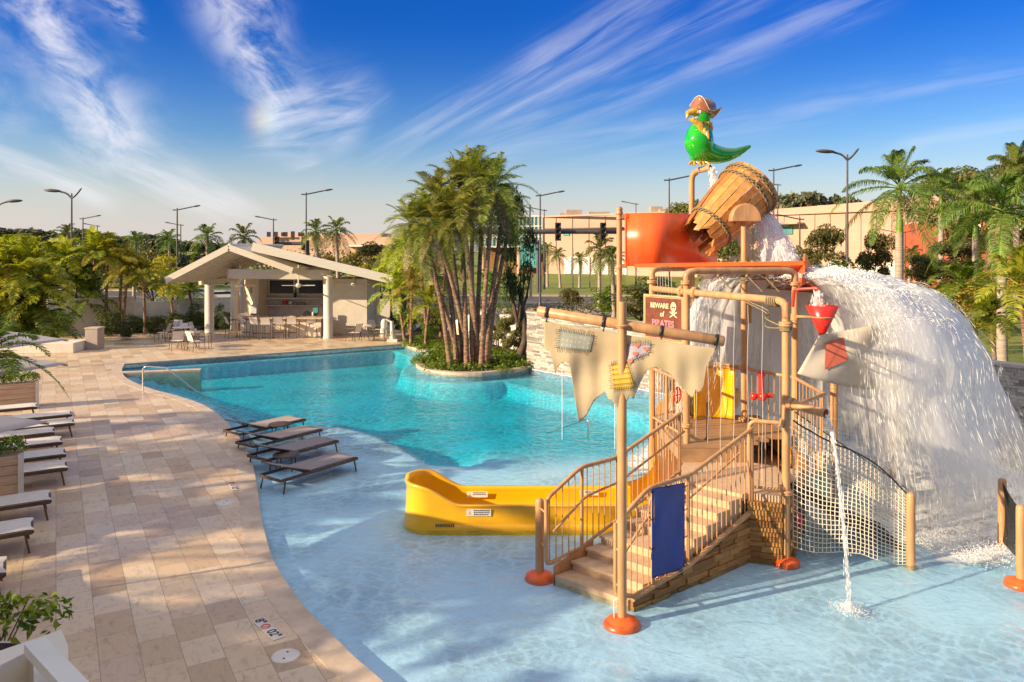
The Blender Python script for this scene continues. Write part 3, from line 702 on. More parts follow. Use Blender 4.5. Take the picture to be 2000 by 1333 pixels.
# inner core behind the siding, and the plate on the left side of the steps
mb = MB(); q = [S_(2.3, 0.02, 0), K_+Vector((-.02, .03, 0)), C_+Vector((-.08, .05, 0)), Vector((4.7, 12.6, 0)), Vector((4.9, 15.3, 0)), Vector((4.0, 15.3, 0)), Vector((3.7, 13.1, 0)), Vector((2.95, 12.9, 0)), L_]
mb.prism([(p.x, p.y) for p in q], FL, 0.795)
obj('tower_core', mb, M['pipe_dark'], tower)
mb = MB(); a = S_(0.0, SW+0.02, 0); b_ = S_(0.75, SW+0.02, 0)
mb.add([(a.x, a.y, FL), (b_.x, b_.y, FL), (b_.x, b_.y, 0.36), (a.x, a.y, 0.16), (a.x-.02, a.y-.025, FL), (b_.x-.02, b_.y-.025, FL), (b_.x-.02, b_.y-.025, 0.36), (a.x-.02, a.y-.025, 0.16)],
       [(0, 1, 2, 3), (7, 6, 5, 4), (3, 2, 6, 7), (0, 3, 7, 4), (1, 5, 6, 2)])
mb.tube([S_(0, -0.06, zr(0)+.01), S_(1.15, -0.06, zr(1.15)+.01), S_(2.575, -0.06, zr(2.575)+.01)], 0.035, 10)
obj('stair_stringer', mb, M['pipe'], tower)
# ---- railings
def railing(top, bot, nbal, posts=(), rt=0.030, rb=0.022, extra=None):
    """top/bot: point lists over the same parameter (cumulative plan length)"""
    mb = MB(); mb.tube(top, rt, 10); mb.tube(bot, rb, 8)
    def samp(pl, t):
        cum = [0]
        for a, b_ in zip(pl[:-1], pl[1:]): cum.append(cum[-1]+(b_-a).to_2d().length)
        d = t*cum[-1]
        for i in range(len(pl)-1):
            if d <= cum[i+1] or i == len(pl)-2:
                f = (d-cum[i])/max(1e-6, cum[i+1]-cum[i]); return pl[i].lerp(pl[i+1], min(1, f))
    for k in range(nbal):
        t = (k+0.5)/nbal; a = samp(top, t); b_ = samp(bot, t); mb.tube([b_, z_(b_, a.z)], 0.0085, 6, caps=False)
    for t in posts:
        a = samp(top, t); b_ = samp(bot, t); mb.tube([z_(b_, b_.z-0.06), z_(b_, a.z)], 0.026, 10)
    if extra: extra(mb)
    return obj('railing', mb, M['pipe'], tower)
rw = -0.05
topR = roundpath([S_(-0.30, rw, 0.28), S_(-0.30, rw, 1.08), S_(0.30, rw, 1.41), S_(1.15, rw, 1.43), S_(2.60, rw, 1.85)], 0.12, 6)
cut = [p for p in topR if p.z > 0.9]
botR = [S_(-0.30, rw, 0.22), S_(0.02, rw, 0.10), S_(1.15, rw, 0.22), S_(2.60, rw, 0.66)]
def exR(mb):
    mb.tube(roundpath([S_(-0.30, rw, 1.1), S_(-0.30, rw, 0.20), S_(0.0, rw, 0.10)], 0.12, 6), 0.030, 10)
    mb.tube([S_(2.60, rw, 0.62), S_(2.60, rw, 1.86)], 0.032, 10)
    mb.tube(roundpath([S_(0.0, 0.06, 0.62), S_(0.42, 0.06, 0.98), S_(1.2, 0.06, 1.02), S_(2.5, 0.06, 1.5)], 0.1, 4), 0.018, 8)
    mb.tube([S_(-0.30, rw, 0.78), z_(A_, 0.78)], 0.014, 6); mb.tube([S_(-0.30, rw, 0.34), z_(A_, 0.34)], 0.014, 6)
railing(cut, botR, 26, (0.24, 0.49), extra=exR)
lw = SW+0.03
topL = roundpath([S_(-0.142, lw, 0.25), S_(-0.142, lw, 1.10), S_(0.505, lw, 1.42), S_(1.217, lw, 1.43), S_(2.72, lw, 1.90)], 0.12, 6)
cutL = [p for p in topL if p.z > 0.95]
botL = [S_(-0.142, lw, 0.21), S_(0.505, lw, 0.28), S_(1.217, lw, 0.50), S_(2.72, lw, 0.98)]
def exL(mb):
    mb.tube(roundpath([S_(-0.142, lw, 1.1), S_(-0.142, lw, 0.20), S_(0.1, lw, 0.22)], 0.10, 6), 0.030, 10)
    mb.tube(roundpath([S_(-0.10, lw-0.08, 0.66), S_(0.50, lw-0.08, 1.02), S_(1.2, lw-0.08, 1.10), S_(2.7, lw-0.08, 1.62)], 0.12, 5), 0.019, 8)
    mb.tube([S_(-0.142, lw, 0.90), z_(B_, 0.90)], 0.014, 6); mb.tube([S_(-0.142, lw, 0.42), z_(B_, 0.42)], 0.014, 6)
railing(cutL, botL, 24, (0.235, 0.49, 0.99), extra=exL)
# gate panel landing -> post C
ka = K_+Vector((0.03, 0.0, 0)); ca = C_+Vector((-0.06, 0.0, 0))
def exG(mb):
    mb.tube([z_(ka, 0.98), z_(ka, 1.9)], 0.028, 10); flange(mb, z_(ca, 1.97), ca-ka, 0.07); flange(mb, z_(ca, 1.0), ca-ka, 0.06)
railing(roundpath([z_(ka, 1.7), z_(ka, 1.97), z_(ca, 1.97)], 0.12, 5), [z_(ka, 0.99), z_(ca, 0.99)], 5, extra=exG)
railing([z_(E_, 2.22), z_(F_, 2.20)], [z_(E_, 1.28), z_(F_, 1.28)], 9, (0.98,))
railing([z_(F_, 2.20), Vector((5.0, 12.3, 2.2)), z_(C_, 2.15)+Vector((0.02, 0.1, 0))], [z_(F_, 1.28), Vector((5.0, 12.3, 1.0)), z_(C_, 1.05)+Vector((0.02, 0.1, 0))], 15, (0.5,))
railing([z_(G_, 2.24), z_(D_, 2.22)], [z_(G_, 1.30), z_(D_, 1.30)], 12, (0.45,))
railing([Vector((3.3, 15.35, 2.26)), Vector((4.0, 15.35, 2.26)), z_(E_, 2.24)], [Vector((3.3, 15.35, 2.20)), Vector((4.0, 15.35, 2.2)), z_(E_, 2.20)], 0, (0.02, 0.6))
railing([z_(G_, 2.24), Vector((3.25, 15.35, 2.24))], [z_(G_, 1.30), Vector((3.25, 15.35, 1.3))], 5, (0.95,))
mb = MB(); mb.tube(roundpath([(3.28, 13.45, 1.2), (3.42, 13.45, 1.2), (3.42, 13.45, 1.85)], .08, 4), 0.02, 8); obj('grab_bar', mb, M['pipe_dark'], tower)
# water cannon tube on post C
mb = MB(); ct = P(1613, 808, 10.75); c0 = z_(C_, 2.27); cdv = (ct-c0).normalized()
mb.tube([c0, ct], 0.066, 16, caps=False); mb.tube([ct-cdv*0.0, ct-cdv*0.5], 0.054, 16, caps=False); flange(mb, c0+cdv*0.09, cdv, 0.095)
obj('water_spout', mb, M['pipe'], tower)
# rope lashings
M['rope'] = pmat('weathered_rope', (0.30, 0.24, 0.13), 0.9, var=0.25, scale=30, bump=0.8, bscale=120)
def coil(mb, a, b_, r, turns, rr=0.012, seed=0):
    a = Vector(a); b_ = Vector(b_); ax = (b_-a).normalized(); u_ = ax.orthogonal().normalized(); v_ = ax.cross(u_); pts = []
    n = int(turns*14)
    for i in range(n+1):
        t = i/n; an = 2*PI*turns*t+seed; pts.append(a.lerp(b_, t)+(u_*cos(an)+v_*sin(an))*r)
    mb.tube(pts, rr, 6)
mb = MB()
cc = z_(C_, 3.66)+pd*0.22+Vector((0, 0, .08)); coil(mb, cc-pd*0.08, cc+pd*0.12, PR+0.014, 5, 0.014); coil(mb, z_(C_, 3.32), z_(C_, 3.38), PR+.02, 3, 0.013)
coil(mb, z_(E_, 3.86), z_(E_, 4.1), PR+.012, 8, 0.013)
for k, xx in enumerate((-0.55, 0.0, 0.32)):
    q = z_(E_, 4.02)+Vector((xx, -0.2, 0)); mb.tube([q, q+Vector((0.10, -.05, -.12)), q+Vector((0.26, -.1, -.30))], 0.015, 6)
    mb.sphere(q, 0.035, 8, 6)
mb.tube(catmull([z_(E_, 3.55), z_(E_, 3.45)+Vector((.2, -.8, -.05)), z_(C_, 3.40)+Vector((0, .9, 0.03)), z_(C_, 3.36)], 6), 0.012, 6)
mb.tube(catmull([z_(E_, 3.52), z_(E_, 3.38)+Vector((.2, -.8, -.05)), z_(C_, 3.30)+Vector((0, .9, 0.0)), z_(C_, 3.36)], 6), 0.012, 6)
obj('rope_lashing', mb, M['rope'], tower)
# red valve wheels and pump on the railings
mb = MB(); hp = P(1487, 762, 14.3)
mb.tube([hp+Vector((0, 0, .32)), hp+Vector((0, 0, -.18))], 0.05, 12); mb.tube([hp+Vector((-.14, 0, -.12)), hp+Vector((.2, 0, -.10))], 0.045, 12)
mb.sphere(hp+Vector((0.01, -.03, -.12)), 0.085, 12, 8); mb.sphere(hp+Vector((-.14, 0, -.12)), 0.07, 10, 8); mb.lathe([(0, -.03), (.075, -.03), (.075, .03), (0, .03)], hp+Vector((0, 0, .30)), 14)
obj('water_pump', mb, M['red'], tower)
def torus(mb, c, Rr, r, ax, n=22, k=8):
    ax = Vector(ax).normalized(); u_ = ax.orthogonal().normalized(); v_ = ax.cross(u_)
    pts = [Vector(c)+(u_*cos(2*PI*i/n)+v_*sin(2*PI*i/n))*Rr for i in range(n+1)]; mb.tube(pts, r, k, caps=False)
mb = MB(); wc = P(1323, 772, 14.2); torus(mb, wc, 0.14, 0.018, (0.8, -0.6, 0)); mb.tube([wc+Vector((0, 0, .14)), wc-Vector((0, 0, .14))], .013, 6); mb.tube([wc+Vector((.1, .1, 0)), wc-Vector((.1, .1, 0))], .013, 6)
obj('valve_wheel', mb, M['red'], tower)
mb = MB(); wc = P(1562, 1020, 11.6); torus(mb, wc, 0.105, 0.016, (0.75, -0.6, 0.1)); mb.tube([wc+Vector((0, 0, .1)), wc-Vector((0, 0, .1))], .016, 6); mb.tube([wc+Vector((.07, .07, 0)), wc-Vector((.07, .07, 0))], .014, 6)
mb.tube([wc, Vector((wc.x-.2, wc.y+.15, wc.z))], 0.014, 6)
obj('valve_wheel', mb, M['red'], tower)
# ---- front mast post + thin pole
mast = thing('mast_post', (A_.x, A_.y, FL), 'tall tan mast post in front of the stairs carrying the sail spar', 'post')
mb = MB(); mb.tube([z_(A_, FL), z_(A_, 3.84), z_(A_, 3.87)], [PR*.98, PR*.98, PR*.9], 18); torus(mb, z_(A_, 3.56), PR*1.05, .012, (0, 0, 1)); obj('shaft', mb, M['pipe'], mast)
baseflange(A_, mast)
mb = MB(); q = z_(A_, 0)+Vector((-.10, -.02, 0)); mb.tube(roundpath([q+Vector((.06, 0, .22)), q+Vector((0, 0, .22)), q+Vector((0, 0, FL+.1))], .03, 3), 0.008, 6); obj('drain_bracket', mb, M['sling_pale'], mast)
def bollard(p, h, label, flange_=True):
    t = thing('bollard', (p.x, p.y, FL), label, 'post', 'short tan pool posts')
    mb = MB(); r = PR*1.05; mb.lathe([(0, h+.03), (r*.5, h+.026), (r*.9, h+.008), (r, h-.02), (r, FL)], (p.x, p.y, 0), 18); obj('shaft', mb, M['pipe'], t)
    if flange_: baseflange(p, t, 0.21)
    return t
bollard(B_, 1.0, 'short tan post with orange foot at the bottom of the stairs')
bollard(Hb, 0.97, 'short tan post tying the lower end of the white net', False)
I_ = Vector((7.52, 11.78, FL)); J_ = Vector((6.99, 10.55, FL))
bollard(I_, 0.98, 'short tan post behind, at far end of the dark mesh panel', False); bollard(J_, 0.98, 'short tan post with orange foot at the picture edge holding the dark mesh')
TP = Vector((2.18, 15.6, FL))
pole = thing('support_pole', (TP.x, TP.y, FL), 'thin tan pole with ball cap holding the orange splash panel', 'pole')
mb = MB(); mb.tube([z_(TP, FL), z_(TP, 5.30)], 0.055, 14); mb.lathe([(0.055, 5.22), (0.075, 5.24), (0.078, 5.27), (0.06, 5.30), (0.07, 5.33), (0.062, 5.37), (0.03, 5.395), (0, 5.40)], z_(TP, 0), 16)
mb.lathe([(.0551, 4.12), (.066, 4.13), (.066, 4.2), (.0551, 4.21)], z_(TP, 0), 16); mb.lathe([(.0551, 5.12), (.063, 5.13), (.063, 5.17), (.0551, 5.18)], z_(TP, 0), 16)
obj('shaft', mb, M['pipe'], pole)
for zz in (4.19, 5.2): mb = MB(); mb.box((TP.x+.09, TP.y-.04, zz), (.09, .05, .09)); obj('clamp', mb, M['pipe'], pole)
# ---- splash ramp (orange)
ramp = thing('splash_ramp', (3.4, 15.2, 4.2), 'bright orange splash panel and red ramp under the barrel', 'splash ramp')
pan = [P(1222, 420, 15.45), P(1255, 419, 15.25), P(1290, 419, 15.2), P(1330, 420, 15.5), P(1362, 421, 16.0), P(1400, 423, 16.9)]
pl = catmull([Vector((p.x, p.y, 0)) for p in pan], 6); mb = MB()
rows = [(p, Vector((0.0, 0.0, 0))) for p in pl]
vs = []
for i, p in enumerate(pl):
    a = pl[max(0, i-1)]; b_ = pl[min(len(pl)-1, i+1)]; t = (b_-a).normalized(); n2 = Vector((-t.y, t.x, 0))*0.012
    for z in (4.19, 5.25): vs += [(p.x-n2.x, p.y-n2.y, z), (p.x+n2.x, p.y+n2.y, z)]
fs = []
for i in range(len(pl)-1):
    o_ = i*4; fs += [(o_, o_+4, o_+6, o_+2), (o_+1, o_+3, o_+7, o_+5), (o_+2, o_+6, o_+7, o_+3), (o_, o_+1, o_+5, o_+4)]
mb.add(vs, fs, True)
mb.tube([(pl[0].x, pl[0].y-.02, 4.19), (pl[0].x, pl[0].y-.02, 5.25)], .02, 8)
for zz in (4.24, 5.2): mb.box((pl[0].x+.02, pl[0].y-.04, zz), (.06, .05, .07))
obj('splash_panel', mb, M['orange'], ramp)
nl, nr = P(1335, 520, 14.9), P(1570, 514, 14.0); fr_, fl_ = P(1606, 578, 16.2), P(1400, 545, 17.4)
mb = MB()
def rpt(u, v, off=0): return nl.lerp(nr, u).lerp(fl_.lerp(fr_, u), v)+Vector((0, 0, off-0.10*sin(PI*v)*0.3))
mb.grid(lambda u, v: rpt(u, v), 14, 8); mb.grid(lambda u, v: rpt(u, v, -.03), 14, 8)
mb.beam(nl+Vector((-0.9, .35, 0.0)), nr+Vector((0, 0, 0.0)), .03, .075); mb.beam(nr, fr_, .03, .35); mb.beam(fl_, fr_, .03, .12)
mb.beam(nr+Vector((0, 0.02, -.19)), nr+Vector((0.04, .7, -.36)), .03, .40)
M['red_ramp'] = pmat('red_orange_ramp', (0.62, 0.05, 0.02), 0.3, var=0.08, coat=0.3)
mb.uv = []
obj('ramp_sheet', mb, [M['orange']], ramp)
mb = MB()
for v_ in (0.25, 0.6, 0.92):
    mb.beam(rpt(0.25, v_, -.10), rpt(1.02, v_, -.10), .10, .11)
obj('ramp_beam', mb, M['pipe_dark'], ramp)
# ---- tipping barrel
bc = P(1424, 408, 15.5); bax = Vector((0.72, 0.20, 0.665)).normalized()
barrel = thing('tipping_bucket', bc, 'giant wooden-look barrel bucket tipping water, bound with rope', 'bucket')
M['stave'] = stackmat('barrel_staves', [(0, (0.34, 0.13, 0.03)), (0.5, (0.55, 0.24, 0.055)), (1, (0.66, 0.33, 0.09))], rough=0.45, bump=0.35, bs=6, stretch=(1.5, 1.5, 1.5))
bu = bax.orthogonal().normalized(); bv = bax.cross(bu)
def brad(t): return 0.40+0.20*t+0.05*sin(PI*min(1, t*1.02))         # radius along the axis
LB = 1.52; ns = 22; mb = MB()
rn = random.Random(4)
for k in range(ns):
    a0 = 2*PI*k/ns+0.012; a1 = 2*PI*(k+1)/ns-0.012; vs = []; end = rn.uniform(-0.20, 0.06); nst = 9
    for i in range(nst+1):
        t = i/nst; tt_ = t*(1.0-end/LB)+end/LB
        for a, rr in ((a0, 0), (a1, 0), (a1, -0.03), (a0, -0.03)):
            e2 = tt_ + (rn.uniform(-.05, .05) if i == 0 else 0)
            r_ = brad(max(0, t))+rr; vs.append(bc+bax*((e2-0.5)*LB)+(bu*cos(a)+bv*sin(a))*r_)
    fs = []
    for i in range(nst):
        for j in range(4): fs.append((i*4+j, i*4+(j+1) % 4, i*4+4+(j+1) % 4, i*4+4+j))
    fs += [(3, 2, 1, 0), tuple(range(nst*4, nst*4+4))]
    mb.add(vs, fs)
obj('staves', mb, M['stave'], barrel)
mb = MB(); mb.lathe([(0, -LB*.36), (brad(.14)-.03, -LB*.36), (brad(.16)-.03, -LB*.34), (0, -LB*.34)], bc, 24, bax); obj('barrel_bottom', mb, M['rust'], barrel)
for tt_ in (0.14, 0.80, 0.92):
    mb = MB(); rr = brad(tt_)+0.012; c0 = bc+bax*((tt_-.5)*LB)
    mb.lathe([(rr-.03, -.035), (rr, -.035), (rr+.012, 0), (rr, .035), (rr-.03, .035)], c0, 36, bax)
    obj('hoop', mb, M['pipe_dark'], barrel)
    mb = MB(); pts = []
    for s2 in (0, PI):
        pts = []
        for i in range(221):
            a = 2*PI*i/220; w_ = sin(a*18+s2)*0.03; r3 = rr+.022+.012*cos(a*18+s2); pts.append(c0+bax*w_+(bu*cos(a)+bv*sin(a))*r3)
        mb.tube(pts, 0.014, 5, caps=False)
    obj('rope_binding', mb, M['rope'], barrel)
# bearing housing on the pivot post
mb = MB(); hc = z_(E_, 5.06)
prof = [(-0.29, 0)]+[(0.29*cos(PI-PI*i/14), 0.02+0.33*sin(PI*i/14)) for i in range(15)]+[(0.29, 0)]
vs = [(hc.x+x, hc.y-.17, hc.z+z) for x, z in prof]+[(hc.x+x, hc.y+.16, hc.z+z) for x, z in prof]; n0 = len(prof)
mb.add(vs, [tuple(range(n0)), tuple(range(2*n0-1, n0-1, -1))]+[(i, i+n0, (i+1) % n0+n0, (i+1) % n0) for i in range(n0)])
o = obj('bearing_housing', mb, M['pipe'], tower); bevel(o, 0.02, 3)
mb = MB(); mb.tube([z_(E_, 5.15), bc], 0.045, 10); obj('pivot_axle', mb, M['darkmetal'], barrel)
# ---- filler pipe
fp = P(1351, 420, 16.3); ft = P(1388, 328, 15.9); filler = thing('filler_pipe', (fp.x, fp.y, FL), 'tan bent filler pipe under the parrot pouring into the barrel', 'pipe')
mb = MB(); el = P(1351, 336, 16.3); pth = roundpath([z_(fp, FL), Vector((fp.x, fp.y, el.z)), ft], 0.22, 8)
mb.tube(pth, 0.062, 16, caps=False); mb.tube([ft, ft-(ft-el).normalized()*.35], 0.05, 14, caps=False); obj('pipe', mb, M['pipe'], filler)
# ---- parrot statue
pb = P(1372, 322, 16.1); parrot = thing('parrot_statue', pb, 'glossy green pirate parrot statue with brown hat, on the filler pipe', 'statue')
k_ = 16.1/1500
def q_(px, py, dy=0): return P(px, py, 16.1+dy)
M['pgreen'] = pmat('gloss_green', (0.015, 0.42, 0.012), 0.12, var=0.12, scale=3, coat=1.0)
M['pbrown'] = pmat('gloss_brown', (0.34, 0.13, 0.06), 0.14, var=0.15, scale=4, coat=1.0)
M['pyellow'] = pmat('gloss_gold', (0.62, 0.36, 0.04), 0.2, var=0.2, scale=8, coat=0.6)
M['ppink'] = pmat('gloss_pink', (0.78, 0.22, 0.20), 0.2, coat=0.6)
M['pwhite'] = pmat('gloss_white', (0.8, 0.78, 0.72), 0.2, coat=0.6)
def skinned(name, chain, mat, parent, sub=2):
    """continuous skinned body: chain = list of (branch index, point, radius)"""
    me = bpy.data.meshes.new(name); org = worldloc(parent)
    me.from_pydata([tuple(p-org) for _, p, _ in chain], [(a, i) for i, (a, _, _) in enumerate(chain) if a is not None], []); me.materials.append(mat)
    o = bpy.data.objects.new(name, me); C.objects.link(o); o.parent = parent
    md = o.modifiers.new('skin', 'SKIN'); md.use_smooth_shade = True
    sk = me.skin_vertices[0].data if me.skin_vertices else None
    if sk is None:
        bm = bmesh.new(); bm.from_mesh(me); bm.verts.layers.skin.verify(); bm.to_mesh(me); bm.free(); sk = me.skin_vertices[0].data
    for i, (_, _, r) in enumerate(chain): sk[i].radius = (r, r) if not hasattr(r, '__len__') else r
    sk[0].use_root = True
    s2 = o.modifiers.new('sub', 'SUBSURF'); s2.levels = sub; s2.render_levels = sub; return o
body = [(None, q_(1367, 291), .29), (0, q_(1365, 276), .36), (1, q_(1366, 262), .32), (2, q_(1368, 249), .22), (3, q_(1371, 238), .26), (4, q_(1372, 226), .25), (5, q_(1372, 214), .14),
        (0, q_(1386, 299), .27), (7, q_(1402, 303, .1), .20), (8, q_(1418, 303, .15), .155), (9, q_(1436, 299, .2), .115), (10, q_(1453, 292, .25), .07), (11, q_(1466, 286, .28), .02)]
def metabody(name, balls, mat, parent, res=.035):
    mbd = bpy.data.metaballs.new(name); mo = bpy.data.objects.new(name, mbd); C.objects.link(mo); mbd.resolution = res; mbd.render_resolution = res; mbd.threshold = .1
    org = worldloc(parent)
    for p, r in balls: e = mbd.elements.new(); e.co = p-org; e.radius = r*1.12; e.stiffness = 6
    bpy.context.view_layer.update(); dg = bpy.context.evaluated_depsgraph_get(); me = bpy.data.meshes.new_from_object(mo.evaluated_get(dg), depsgraph=dg)
    bpy.data.objects.remove(mo); bpy.data.metaballs.remove(mbd); me.materials.clear(); me.materials.append(mat); me.polygons.foreach_set('use_smooth', [True]*len(me.polygons))
    o = bpy.data.objects.new(name, me); C.objects.link(o); o.parent = parent; return o
balls = []
ch_ = [(q_(1371, 226), .20), (q_(1371, 238), .18), (q_(1369, 250), .17), (q_(1366, 263), .27), (q_(1365, 278), .31), (q_(1368, 291), .26), (q_(1382, 298, .05), .23), (q_(1400, 303, .1), .19), (q_(1420, 303, .15), .145), (q_(1438, 299, .2), .10), (q_(1453, 292, .25), .065), (q_(1465, 286, .28), .03)]
for (p0, r0_), (p1, r1_) in zip(ch_[:-1], ch_[1:]):
    n_b = max(2, int((p1-p0).length/(.35*min(r0_, r1_)))); balls += [(p0.lerp(p1, k/n_b), r0_+(r1_-r0_)*k/n_b) for k in range(n_b)]
balls += [(q_(1355, 303), .09), (q_(1374, 303), .10)]
metabody('body', balls, M['pgreen'], parrot)
mb = MB()
for dx in (-13, 5):
    a = q_(1368+dx, 306); b_ = q_(1368+dx-1, 317); mb.tube([a, b_], [.09, .045], 10)
obj('thigh', mb, M['pgreen'], parrot)
for dx in (-13, 5):
    mb = MB(); c0 = q_(1367+dx, 320)
    for t in (-.09, 0, .09): mb.tube([c0+Vector((0, 0, .04)), c0+Vector((t, -.10, .0)), c0+Vector((t*1.4, -.15, -.05))], [.04, .03, .012], 8)
    mb.tube([c0+Vector((0, 0, .03)), c0+Vector((0, .09, -.02))], [.035, .015], 8)
    obj('foot', mb, M['pyellow'], parrot)
def tilt(rx, ry, rz_): return Matrix.Rotation(rz_, 3, 'Z') @ Matrix.Rotation(ry, 3, 'Y') @ Matrix.Rotation(rx, 3, 'X')
hat = MB(); hc = q_(1373, 217); m3 = tilt(0, R(22), 0)
hat.lathe([(0.0, .27), (.10, .26), (.20, .21), (.26, .11), (.27, .0), (.26, -.06), (0, -.06)], hc, 20, m3 @ Vector((0, 0, 1)))
obj('hat', hat, M['pbrown'], parrot)
mb = MB()   # tricorn brim: a turned-up wavy band
def brim(u, v):
    a = 2*PI*u; r = .24+.08*v*(1+.35*cos(3*a)); z = -.05+.20*v*v*(0.75+.5*cos(3*a+.5)); return hc+m3 @ Vector((r*cos(a), r*sin(a)*.95, z))
mb.grid(brim, 48, 6); mb.uv = []; o = obj('hat_brim', mb, M['pbrown'], parrot); sdm = o.modifiers.new('s', 'SOLIDIFY'); sdm.thickness = .02
mb = MB(); torus(mb, hc+Vector((0, 0, -.04)), .252, .006, m3 @ Vector((0, 0, 1)), 30, 6); pts = [hc+m3 @ (Vector(((.32+.028*cos(3*a))*cos(a), .95*(.32+.028*cos(3*a))*sin(a), -.05+.20*(.75+.5*cos(3*a+.5))))) for a in [2*PI*i/40 for i in range(41)]]
mb.tube(pts, .007, 5); obj('hat_trim', mb, M['pwhite'], parrot)
mb = MB(); bk = q_(1353, 224, -.14)
mb.tube([bk+Vector((.12, .04, .03)), bk+Vector((.0, 0, .06)), bk+Vector((-.11, -.03, .02)), bk+Vector((-.14, -.04, -.10))], [.085, .085, .06, .012], 12)
obj('beak', mb, M['pyellow'], parrot)
mb = MB(); mb.tube([bk+Vector((.10, .03, -.06)), bk+Vector((0, 0, -.10)), bk+Vector((-.04, -.02, -.09))], [.05, .04, .01], 10); obj('lower_beak', mb, M['pwhite'], parrot)
for s_ in (-1, 1):
    mb = MB(); mb.sphere(q_(1366, 222, -.14*1)+Vector((.03*s_-.02, -.02, .02)), .045, 10, 8); obj('eye', mb, M['pwhite'], parrot)
mb = MB()
for k in range(9):
    a = -0.9+k*.33; c0 = q_(1371, 248)+Vector((.17*sin(a*1.2), -.17*cos(a), .02)); mb.tube([c0+Vector((0, 0, .05)), c0+Vector((.01, -.03, -.09))], [.04, .006], 6)
obj('collar', mb, M['pyellow'], parrot)
mb = MB(); mb.lathe([(.22, -.07), (.262, -.055), (.270, .03), (.24, .05)], q_(1365, 282), 28, Vector((.10, 0, 1))); obj('belt', mb, M['pbrown'], parrot)
mb = MB()   # raised wing made of three feather rows
wa = q_(1376, 262, -.24); wb_ = q_(1346, 233, -.30)
for k in range(6):
    t = k/5; a = wa.lerp(wb_, t*.9); d = Vector((-.30+.05*k, -.05, -.05-.03*k)) if k > 2 else Vector((-.24, -.04, -.10))
    mb.tube([a, a+Vector((.03, -.02, .05)), a+Vector((.10, 0, -.17+.02*k))], [.02, .06, .015], 8)
mb.tube([wa+Vector((.02, 0, -.03)), wa.lerp(wb_, .5)+Vector((.05, -.03, .06)), wb_], [.03, .075, .03], 10)
obj('wing', mb, M['pyellow'], parrot)
mb = MB(); mb.tube([q_(1385, 240, .1), q_(1388, 252, .1), q_(1389, 262, .08)], [.06, .06, .02], 8); obj('neckerchief', mb, M['ppink'], parrot)
mb = MB(); mb.sphere(q_(1378, 272, -.20), (.13, .08, .13), 12, 8); M['pdark'] = pmat('dark_green_gloss', (0.01, 0.14, 0.03), .15, coat=1.0); obj('shirt_panel', mb, M['pdark'], parrot)
# ---- spar and ragged sail
sa = P(1052, 608, 9.75); sb = P(1413, 667, 9.20); sdv = (sb-sa).normalized()
spar = thing('sail_spar', sa, 'long sloping tan spar across the mast with black straps', 'spar')
mb = MB(); mb.tube([sa-sdv*.015, sa, sb, sb+sdv*.015], [.045, .064, .064, .045], 18); obj('spar_pole', mb, M['pipe'], spar)
mb = MB(); torus(mb, z_(A_, 3.58), .075, .015, (0, 0, 1)); mb.tube([z_(A_, 3.6), sa.lerp(sb, .45)], .03, 8); obj('spar_bracket', mb, M['pipe'], spar)
for px in (1070, 1185, 1297, 1400):
    t = (px-1052)/361; c0 = sa.lerp(sb, t); mb = MB(); mb.lathe([(.0655, -.022), (.071, -.022), (.071, .022), (.0655, .022)], c0, 18, sdv); mb.tube([c0+Vector((0, -.02, -.06)), c0+Vector((-.02, -.02, -.115))], .01, 6)
    obj('strap', mb, M['black'], spar)
topl = [(1063, 626), (1397, 680)]
botl = [(1063, 679), (1068, 684), (1076, 690), (1084, 731), (1092, 713), (1104, 706), (1113, 712), (1118, 747), (1130, 826), (1144, 815), (1160, 784), (1184, 765), (1188, 781), (1197, 784), (1207, 797), (1225, 784), (1230, 772), (1236, 782), (1247, 755), (1263, 723), (1281, 718), (1310, 731), (1328, 755), (1353, 778), (1360, 760), (1366, 769), (1374, 757), (1379, 718), (1397, 684)]
bx = [p[0] for p in botl]; by = [p[1] for p in botl]
def sail_pt(px, py, off=0.0):
    t = (px-1063)/334; Y = 9.72-.55*t; ty = 626+54*t; v = max(0, (py-ty)/150)
    Y += -.05*v + (0.03*sin(px*.06+v*1.2)+.012*sin(px*.15+1.3))*min(1, v*1.8) + .03*sin((px*.6+py)*.05)*min(1, v*2) - off
    return P(px, py, Y)
mb = MB()
def sg(u, v):
    px = 1063+334*u; ty = 626+54*u+2.5*abs(sin(u*PI*3)); b_ = np.interp(px, bx, by)+2.0*sin(px*1.7)*sin(px*.63); return sail_pt(px, ty+(b_-ty)*v)
mb.grid(sg, 167, 26); mb.uv = []
def cloth_mat(name, c1, c2, trans=0.45):
    m, t, b = newmat(name); tc = t.n('ShaderNodeTexCoord'); co = tc.outputs['Object']
    no = t.n('ShaderNodeTexNoise', i_Scale=2.5, i_Detail=6.0); t.l(co, no.inputs['Vector']); c = t.mix(t.smooth(no.outputs[0], .35, .65), (*c1, 1), (*c2, 1))
    wv = t.n('ShaderNodeTexNoise', i_Scale=220.0, i_Detail=1.0); t.l(co, wv.inputs['Vector']); bp = t.n('ShaderNodeBump', i_Strength=.15, i_Distance=.003); t.l(wv.outputs[0], bp.inputs['Height'])
    t.l(c, b.inputs['Base Color']); b.inputs['Roughness'].default_value = .8; t.l(bp.outputs[0], b.inputs['Normal'])
    tr = t.n('ShaderNodeBsdfTranslucent'); t.l(c, tr.inputs[0]); mx = t.n('ShaderNodeMixShader', i_0=trans); t.l(b.outputs[0], mx.inputs[1]); t.l(tr.outputs[0], mx.inputs[2])
    t.l(mx.outputs[0], m.node_tree.nodes['Material Output'].inputs[0]); return m
M['sail'] = cloth_mat('sail_canvas', (0.68, 0.57, 0.37), (0.76, 0.66, 0.46))
